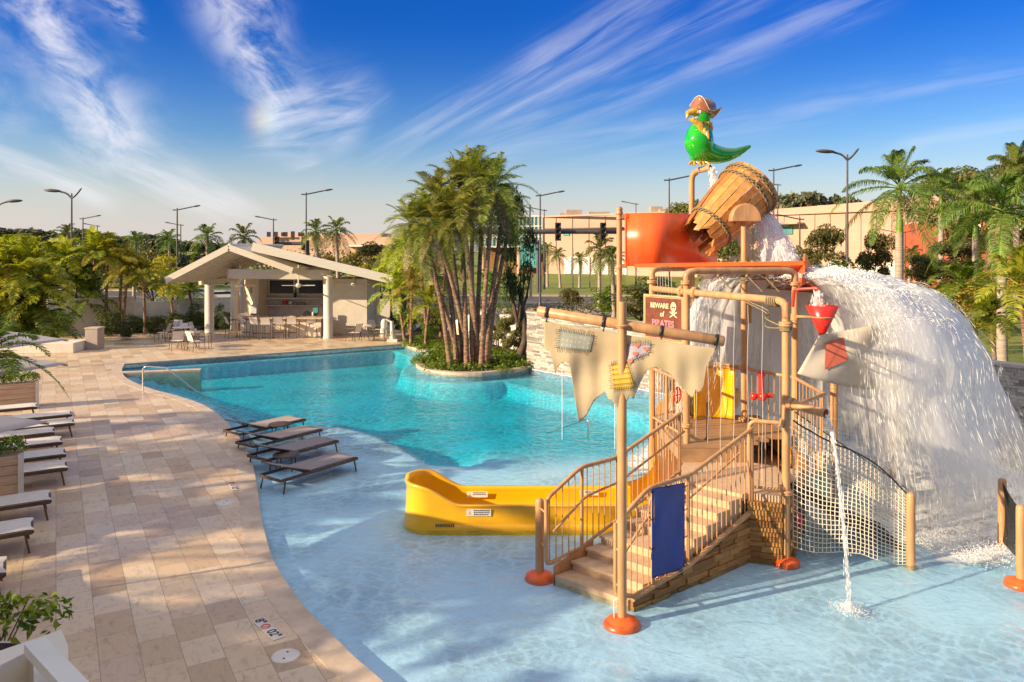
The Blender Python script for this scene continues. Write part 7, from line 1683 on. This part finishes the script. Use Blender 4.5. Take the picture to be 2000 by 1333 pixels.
# ---- chairs
def chair(kind='chair', sh=.44, bh=.86):
    root = thing('patio_chair' if kind == 'chair' else 'bar_stool', (0, 0, 0), '-', 'chair' if kind == 'chair' else 'bar stool'); w_ = .25; d_ = .24
    mb = MB(); mb.grid(lambda u, v: Vector(((u-.5)*2*w_, (v-.5)*2*d_, sh-.02*sin(PI*u)*1.0)), 6, 6); mb.grid(lambda u, v: Vector(((u-.5)*2*w_, (v-.5)*2*d_, sh-.015-.02*sin(PI*u))), 6, 6); mb.uv = []; obj('seat', mb, M['sling_pale'], root, recalc=False)
    mb = MB(); mb.grid(lambda u, v: Vector(((u-.5)*2*w_, d_+.02+.10*v+.05*v*v, sh+.03+(bh-sh)*v)), 6, 6); mb.grid(lambda u, v: Vector(((u-.5)*2*w_, d_+.035+.10*v+.05*v*v, sh+.03+(bh-sh)*v)), 6, 6); mb.uv = []; obj('backrest', mb, M['sling_pale'], root, recalc=False)
    for s in (-1, 1):
        mb = MB(); mb.tube([(s*w_, -d_, sh), (s*w_*1.08, -d_-.02, 0)], .014, 6); obj('leg', mb, M['rust'], root)
        mb = MB(); mb.tube([(s*w_, d_+.17, bh+.03), (s*w_, d_, sh), (s*w_*1.08, d_+.08, 0)], .014, 6); obj('leg', mb, M['rust'], root)
        mb = MB(); mb.tube(roundpath([(s*(w_+.02), -d_, sh-.02), (s*(w_+.02), -d_, sh+.20), (s*(w_+.02), d_+.05, sh+.22)], .05, 3), .014, 6); obj('armrest', mb, M['rust'], root)
    if kind != 'chair': mb = MB(); torus(mb, (0, 0, .28), .24, .012, (0, 0, 1), 4, 5); obj('footrest', mb, M['rust'], root)
    return root
ch0 = chair(); st0 = chair('stool', .74, 1.10)
def putall(first, spots, group):
    for i, (x, y, rz, lab) in enumerate(spots):
        o = first if i == 0 else copy_tree(first); place(o, (x, y, 0), rz, lab); o['group'] = group
    for o in []: pass
W = lambda px, py: G(px, py)
sp = []
for px, py, rz, lab in [(316, 667, 1.6, 'patio chair at the far left table, left side'), (341, 660, 3.1, 'patio chair behind the left rear table'), (385, 664, -1.7, 'patio chair right of the left rear table'),
    (345, 684, .6, 'patio chair left front of the near round table'), (349, 668, 2.9, 'patio chair behind the near round table, left'), (399, 680, -1.4, 'patio chair right of near round table, back'), (384, 686, -.7, 'patio chair right front of near round table'),
    (690, 667, 1.1, 'patio chair left of the right round table'), (733, 660, -2.4, 'patio chair behind the right round table'), (742, 667, -1.5, 'patio chair right of the right round table'), (330, 662, 2.2, 'patio chair behind the far left table')]:
    p = W(px, py); sp.append((p.x, p.y, rz+PI, lab))
putall(ch0, sp, 'patio chairs round the tables')
sp = []
for k, (px, py) in enumerate([(455, 661), (480, 660), (503, 662), (521, 663), (545, 661), (572, 661), (609, 659)]):
    p = W(px, py); sp.append((p.x, p.y, [-.9, -.6, -.3, .05, .1, .05, .15][k]+PI, 'bar stool at the pool bar counter, '+['leftmost, at the curved end', 'second from the left', 'third from the left', 'middle one', 'third from the right', 'second from the right', 'rightmost, nearest the column'][k]))
putall(st0, sp, 'bar stools along the counter')
def rtable(px, py, r, label, h=.72):
    p = W(px, py); root = thing('round_table', (p.x, p.y, 0), label, 'table', 'round patio tables'); mb = MB(); mb.lathe([(0, h+.02), (r, h+.02), (r+.01, h), (r, h-.02), (0, h-.02)], (p.x, p.y, 0), 28); obj('table_top', mb, M['sling_pale'], root)
    for k in range(4): a = k*PI/2+.5; mb = MB(); mb.tube([(p.x+cos(a)*r*.3, p.y+sin(a)*r*.3, h-.02), (p.x+cos(a)*r*.75, p.y+sin(a)*r*.75, 0)], .016, 6); obj('leg', mb, M['rust'], root)
rtable(365, 680, .58, 'near round patio table left of the bar'); rtable(358, 668, .5, 'rear round patio table left of the bar'); rtable(716, 664, .55, 'round patio table before the blank bar wall')
# pool lift (white covered) on the far deck edge
pl_ = G(756, 668); root = thing('pool_lift', pl_, 'white covered pool lift by the far pool edge', 'pool lift'); mb = MB(); mb.tube([pl_+Vector((.25, .2, 0)), pl_+Vector((.22, .2, .5)), pl_+Vector((.2, .2, 1.0))], [.16, .10, .09], 10); mb.box(pl_+Vector((.25, .2, .06)), (.5, .5, .12)); obj('mast', mb, M['white_paint'], root)
mb = MB(); mb.sphere(pl_+Vector((-.18, .2, .85)), (.17, .15, .28), 12, 8); mb.sphere(pl_+Vector((-.22, .2, .45)), (.20, .18, .34), 12, 8); mb.tube([pl_+Vector((.2, .2, .95)), pl_+Vector((-.1, .2, 1.1))], .05, 8); obj('covered_seat', mb, M['pwhite'], root)
# ============================================================ LOUNGERS
def lounger(fabric, back=0.0, name='sun_lounger'):
    """long axis +X (foot end at +X), origin at centre on the ground"""
    root = thing(name, (0, 0, 0), '-', 'sun lounger'); L, Wd_, h = 1.95, .66, .33; xb = -.28
    mb = MB()
    for s in (-1, 1): mb.beam((-L/2, s*Wd_/2, h-.03), (L/2, s*Wd_/2, h-.03), .035, .055)
    for x in (-L/2, L/2, xb): mb.beam((x, -Wd_/2+.02, h-.03), (x, Wd_/2-.02, h-.03), .035, .05)
    obj('frame', mb, M['rust'], root)
    for sx in (-1, 1):
        for s in (-1, 1): mb = MB(); mb.tube([(sx*(L/2-.10), s*Wd_/2, h-.02), (sx*(L/2-.04), s*(Wd_/2+.015), 0)], .017, 7); obj('leg', mb, M['rust'], root)
    mb = MB(); ff = lambda u, v: Vector((xb+(L/2-xb+.02)*u, (v-.5)*(Wd_-.03), h+.015-.012*sin(PI*v)-(.05*max(0, u-.95)*20*.3)))
    mb.grid(ff, 12, 6); mb.grid(lambda u, v: ff(u, v)-Vector((0, 0, .014)), 12, 6); mb.uv = []; obj('sling', mb, fabric, root, recalc=False)
    bl2 = L/2+xb; a = R(back); fb = lambda u, v: Vector((xb-bl2*u*cos(a), (v-.5)*(Wd_-.03), h+.02+bl2*u*sin(a)-.012*sin(PI*v)+.02*u*u))
    mb = MB(); mb.grid(fb, 10, 6); mb.grid(lambda u, v: fb(u, v)-Vector((0, 0, .014)), 10, 6); mb.uv = []; obj('backrest', mb, fabric, root, recalc=False)
    mb = MB()
    for s in (0, 1): mb.tube([fb(0, s)-Vector((0, 0, .01)), fb(1, s)-Vector((0, 0, .01))], .016, 6)
    if back:
        for s in (0.08, .92): q = fb(.55, s); mb.tube([q, Vector((q.x+.28, q.y, h-.03))], .011, 6)
    obj('back_frame', mb, M['rust'], root); return root
lp0 = lounger(M['sling_dark'], 17); lp1 = lounger(M['sling'], 17)
for i, (a, b_, lab, pr) in enumerate([((698, 893), (550, 937), 'grey pool lounger nearest the yellow slide', lp0), ((661, 860), (517, 900), 'grey pool lounger second from the front', None), ((629, 838), (488, 874), 'pale pool lounger second from the back', lp1), ((597, 818), (455, 850), 'pale pool lounger furthest back on the shelf', None)]):
    z = -.15+.33; p = G(*a, z); d = Vector((.575, .82, 0)); n2 = Vector((-.82, .575, 0)); c0 = p-d*.97+n2*.33
    o = pr if pr else copy_tree(lp0 if i == 1 else lp1); place(o, (c0.x, c0.y, -.15), math.atan2(d.y, d.x), lab); o['group'] = 'loungers standing in the pool'
def stable(px, py, label):
    p = G(px, py, .2); root = thing('side_table', (p.x, p.y, -.15), label, 'side table', 'dark side tables in the pool'); mb = MB(); mb.lathe([(0, .37), (.27, .37), (.28, .355), (.27, .34), (0, .34)], (p.x, p.y, -.15), 22); obj('table_top', mb, M['rust'], root)
    for k in range(4): a = k*PI/2+.8; mb = MB(); mb.tube([(p.x+cos(a)*.2, p.y+sin(a)*.2, .19), (p.x+cos(a)*.24, p.y+sin(a)*.24, -.15)], .013, 6); obj('leg', mb, M['rust'], root)
stable(559, 889, 'dark round side table between the two front pool loungers'); stable(547, 829, 'brown round side table between the two back pool loungers')
ld = None; dl_a = R(33)
for i, (px, py, lab) in enumerate([(71, 795, 'deck lounger furthest back beside the wooden planter'), (139, 810, 'deck lounger beyond the middle umbrella, second row back'), (144, 827, 'deck lounger just beyond the middle umbrella tip'), (105, 845, 'deck lounger mostly hidden under the middle umbrella'), (120, 864, 'deck lounger just in front of the middle umbrella'),
    (127, 888, 'deck lounger level with the clipped shrub'), (130, 914, 'deck lounger beside the front planter box'), (98, 977, 'deck lounger in front of the front planter box'), (63, 1036, 'deck lounger second nearest the camera'), (8, 1120, 'deck lounger nearest the camera, foot end only')]):
    z = .33; p = G(px, py, z); d = Vector((cos(dl_a), sin(dl_a), 0)); n2 = Vector((-d.y, d.x, 0)); c0 = p-d*.97+n2*.33
    if ld is None: ld = lounger(M['sling_pale'], 0); o = ld
    else: o = copy_tree(ld)
    place(o, (c0.x, c0.y, 0), dl_a, lab); o['group'] = 'loungers on the deck'
# ---- umbrellas
M['canvas'] = cloth_mat('umbrella_canvas', (0.66, 0.60, 0.58), (0.72, 0.66, 0.62), .3)
def umbrella(x, y, label, size=1.35, rz=R(-30), zt=2.66, ze=2.32):
    root = thing('umbrella', (x, y, 0), label, 'umbrella', 'square white umbrellas by the loungers')
    def cn(u, v):
        X = (u*2-1)*size; Y = (v*2-1)*size; m_ = max(abs(u*2-1), abs(v*2-1)); s = min(abs(u*2-1), abs(v*2-1)); z = zt-(zt-ze)*m_**1.15-.05*(m_-s)*m_
        return Vector((x+X*cos(rz)-Y*sin(rz), y+X*sin(rz)+Y*cos(rz), z))
    mb = MB(); mb.grid(cn, 20, 20); mb.uv = []; c = obj('canopy', mb, M['canvas'], root, recalc=False); c.modifiers.new('s', 'SOLIDIFY').thickness = .006
    mb = MB(); mb.lathe([(0, zt+.10), (.03, zt+.09), (.045, zt+.02), (.26, zt-.03), (.27, zt-.05), (0, zt-.02)], (x, y, 0), 14); obj('finial', mb, M['canvas'], root)
    mb = MB(); mb.tube([(x, y, 0), (x, y, zt)], .028, 10); obj('pole', mb, M['pipe_dark'], root)
    for k in range(8):
        u, v = [(0, 0), (.5, 0), (1, 0), (1, .5), (1, 1), (.5, 1), (0, 1), (0, .5)][k]; e = cn(u, v); mb = MB(); mb.tube([(x, y, zt-.10), e-Vector((0, 0, .03))], .012, 5); obj('rib', mb, M['pipe_dark'], root)
    mb = MB(); mb.box((x, y, .05), (.55, .55, .10), rz=rz); bevel(obj('base', mb, M['stone_cap'], root), .02); return root
umbrella(-10.4, 14.3, 'middle pale umbrella below the near palm fronds'); umbrella(-7.75, 9.3, 'nearest pale umbrella tip at the left edge', 1.35); umbrella(-12.7, 18.3, 'furthest pale umbrella below the left garden palms')
# ---- timber planters with clipped shrubs
M['cedar'] = pmat('cedar_boards', (0.64, 0.45, 0.29), .7, scale=3, var=.18, stretch=(.6, .6, 6), bump=.2, bscale=20)
def planter(px_r, py_b, w_, h_, label, kind, depth=.55):
    p = G(px_r, py_b); rz = R(33); root = thing('timber_planter', (p.x, p.y, 0), label, 'planter', 'timber planters'); d = Vector((cos(rz), sin(rz), 0)); n2 = Vector((-d.y, d.x, 0)); c0 = p-d*w_/2+n2*depth/2
    mb = MB(); nb_ = 5
    for k in range(nb_): mb.box((c0.x, c0.y, h_*(k+.5)/nb_), (w_-.08, depth-.08, h_/nb_-.008), rz=rz)
    obj('boards', mb, M['cedar'], root)
    for s in (-1, 1):
        for t in (-1, 1): q = c0+d*s*(w_/2-.04)+n2*t*(depth/2-.04); mb = MB(); mb.box((q.x, q.y, h_/2+.01), (.09, .09, h_+.02), rz=rz); obj('corner_post', mb, M['white_paint'], root)
    r2 = thing('planter_shrub', (c0.x, c0.y, h_), 'bright clipped shrub in the '+label.split()[0]+' timber planter', 'shrub', 'shrubs in the planters'); n_ = max(2, int(w_/.35)); bl = [((k+.5)/n_*w_-w_/2, 0, .10, .26, .24, .22) for k in range(n_)]
    me = leaf_cloud(2600, bl, .028, nr_); me.materials.append(M['leaf_green']); addmesh('foliage', me, r2, (0, 0, 0), rz)
planter(76, 796, 1.7, .72, 'rear timber planter box under the middle umbrella', 'g'); planter(46, 982, 1.5, .85, 'front timber planter box between the deck loungers', 'g')
# ---- balcony corner, lower left
bal = thing('balcony_corner', G(60, 1300, 2.6), 'white rendered balcony parapet corner with metal top rail', 'balcony'); 
c1 = P(0, 1262, 3.8); c2 = P(118, 1232, 4.1); c3 = P(131, 1275, 3.8); c4 = P(134, 1345, 3.45); c5 = P(0, 1345, 3.3)
zt_ = 2.5
q = [G(-40, 1285, zt_), G(120, 1230, zt_), G(133, 1262, zt_), G(136, 1420, zt_), G(72, 1420, zt_), G(64, 1268, zt_), G(-40, 1320, zt_)]
mb = MB(); mb.prism([(p.x, p.y) for p in q], .0, zt_); bevel(obj('parapet', mb, M['white'], bal), .02, 3)
mb = MB(); a = G(68, 1262, 2.62); b_ = G(150, 1350, 2.62); mb.beam(a, a+(b_-a)*1.6, .09, .05); obj('top_rail', mb, M['white_paint'], bal)
a2 = thing('parapet_shrub', G(22, 1252, zt_-.34), 'leafy green plant growing behind the white balcony corner', 'plant'); me = leaf_cloud(420, [(0, 0, -.05, .26, .22, .16), (.20, .02, .0, .14, .12, .12), (-.25, 0, -.02, .2, .2, .16)], .034, nr_, ratio=.42); me.materials.append(M['leaf_green']); addmesh('foliage', me, a2, (0, 0, .15))
mb = MB()
for k in range(7): a = k*.9; mb.tube([(-.02*k, 0, 0), (.12*cos(a)-.02*k, .1*sin(a), .22)], .004, 5)
o = obj('stem', mb, M['wood_bark']); o.parent = a2; o.location = (0, 0, 0)
pw = worldloc(a2); mb = MB(); mb.box((pw.x-.12, pw.y-.02, (pw.z-.08)/2), (.56, .34, pw.z-.08)); setp(obj('planter_pedestal', mb, M['white'], origin=(pw.x, pw.y, 0)), 'white planter pedestal under the green plant by the balcony corner', 'planter')
mb = MB(); mb.box((pw.x-.12, pw.y-.02, pw.z-.075), (.48, .26, .012)); s_o = obj('soil', mb, M['soil']); s_o.parent = a2; s_o.location = (-pw.x, -pw.y, -pw.z)
# ---- pool handrails
def handrail(pts, label, r=.021):
    mb = MB(); mb.tube(roundpath(pts, .14, 6), r, 10); setp(obj('pool_handrail', mb, M['chrome'], origin=pts[0]), label, 'handrail', 'steel pool handrails')
a = G(279, 771); handrail([a, a+Vector((0, 0, .88)), Vector((-10.75, 23.9, .86)), Vector((-10.0, 24.9, -.25))], 'curved steel handrail at the pool steps, left')
b1 = G(1149, 858, -.1); handrail([b1, Vector((b1.x, b1.y, .40)), G(1066, 826, -.05)+Vector((0, 0, -.3))], 'steel handrail in the pool below the ragged sail')
mb = MB(); c0 = G(1046, 845, -.05); mb.tube([c0, c0+Vector((0, 0, -.4))], .02, 6)
# ---- deck markers and skimmer lids
M['marker'] = pmat('marker_tile', (0.66, 0.62, 0.56), .4, var=.04); M['lidwhite'] = pmat('white_lid', (0.72, 0.68, 0.64), .5, var=.03)
def marker(px, py, rz, label, s=1.0):
    c0 = G(px, py); root = thing('depth_marker', (c0.x, c0.y, 0), label, 'depth marker', 'depth marker tiles'); m4 = Matrix.Translation((c0.x, c0.y, .006)) @ Matrix.Rotation(rz, 4, 'Z')
    mb = MB(); mb.box((0, 0, 0), (.60*s, .145*s, .006), M4=m4); obj('tile', mb, M['marker'], root)
    def tx(t, x, sz, mt='black', dy=0.0): obj('lettering', textmesh(t, sz*s, m4 @ Matrix.Translation((x*s, dy*s, .0045)), bold=.004*s), M[mt], root, recalc=False)
    tx('8"', -.235, .155); tx('02"', .15, .155)
    mb = MB(); torus(mb, m4 @ Vector((-.075*s, 0, .004)), .05*s, .007*s, (0, 0, 1), 20, 5); mb.beam(m4 @ Vector((-.105*s, -.035*s, .0045)), m4 @ Vector((-.045*s, .035*s, .0045)), .009*s, .003); obj('no_diving_mark', mb, M['red'], root)
d1 = G(500, 1209); d2 = G(548, 1253); marker(524, 1230, math.atan2(d2.y-d1.y, d2.x-d1.x), 'depth marker tile with 8 inches on the lower deck edge')
marker(456, 951, R(-60), 'depth marker tile on deck edge beside the pool loungers', .9)
for i, px in enumerate((655, 668, 684)):
    pass
def lid(px, py, label):
    c0 = G(px, py); root = thing('skimmer_lid', (c0.x, c0.y, 0), label, 'lid', 'round white deck lids'); mb = MB(); mb.lathe([(0, .012), (.145, .011), (.155, .004), (.155, 0)], c0, 32); obj('disc', mb, M['lidwhite'], root)
    for s in (-1, 1): mb = MB(); mb.lathe([(0, .0135), (.014, .0135), (.014, .012)], c0+Vector((.0, s*.07, 0)), 10); obj('lift_hole', mb, M['black'], root)
lid(558, 1282, 'round white lid near the bottom depth marker'); lid(440, 982, 'round white lid on the deck near the pool loungers')
# far edge depth marks on the waterline
mb = MB()
for px, py in ((390, 702), (402, 701), (412, 700), (655, 684), (668, 683), (676, 682), (684, 681)):
    p = G(px, py-2, -.02); mb.box((p.x, p.y-.02, -.02), (.16, .02, .06), rz=R(33))
ch0 = None
# ============================================================ OUTSIDE THE FRAME: the hotel and garden that shade the pool
hotel = thing('hotel_building', (0, -2.4, 0), 'white hotel wing with balconies behind the viewpoint', 'building')
mb = MB(); mb.box((-2, -6.2, 4.5), (76, 7.4, 9.0)); obj('wall', mb, M['white'], hotel)
for k in range(9): mb = MB(); mb.box((-34+k*8, -2.2, 6.2), (5.2, .9, .18)); mb.box((-34+k*8, -1.8, 6.75), (5.2, .08, 1.0)); obj('balcony', mb, M['white_paint'], hotel)
mb = MB(); mb.box((6, -6, 9.4), (22, 6, .9)); mb.box((-22, -6, 9.3), (10, 5, .7)); obj('roof_block', mb, M['white'], hotel)
off = [(-20.5, 2.6, 7.2, 'royal', 1.05), (-23.0, 6.2, 6.6, 'royal', 1.0), (-26.5, 9.0, 7.2, 'royal', 1.1), (-21.5, 10.2, 5.0, 'green', 1.5), (-15.0, 4.2, 5.2, 'green', 1.5), (-18.5, 7.2, 4.6, 'areca', 1.5), (-24, 13.5, 6.0, 'royal', .9), (-14.2, 1.2, 4.6, 'areca', 1.4)]
for i, (x, y, z, kind, sc) in enumerate(off):
    root = thing('terrace_palm', (x, y, 0), 'palm on the hotel terrace beyond the left edge, '+('first from the hotel', 'second from the hotel', 'third from the hotel', 'fourth from the hotel', 'fifth from the hotel', 'sixth from the hotel', 'seventh from the hotel', 'eighth from the hotel')[i], 'palm tree', 'palms on the hotel terrace'); mb = trunk_mesh([Vector((x, y, 0)), Vector((x+.1, y, z*.5)), Vector((x, y, z))], .2, .15, None, ring=.02)
    obj('trunk', mb, M['bark_grey'], root, recalc=False); addmesh('crown', CR[kind][i % 2], root, (0, 0, z), i*1.3, sc)
for i, (x, y) in enumerate([(-11.6, 6.4), (-13.2, 10.6), (-9.5, 5.2)]): umbrella(x, y, ('first', 'second', 'third')[i]+' pale umbrella on the terrace beyond the left edge', 1.35)
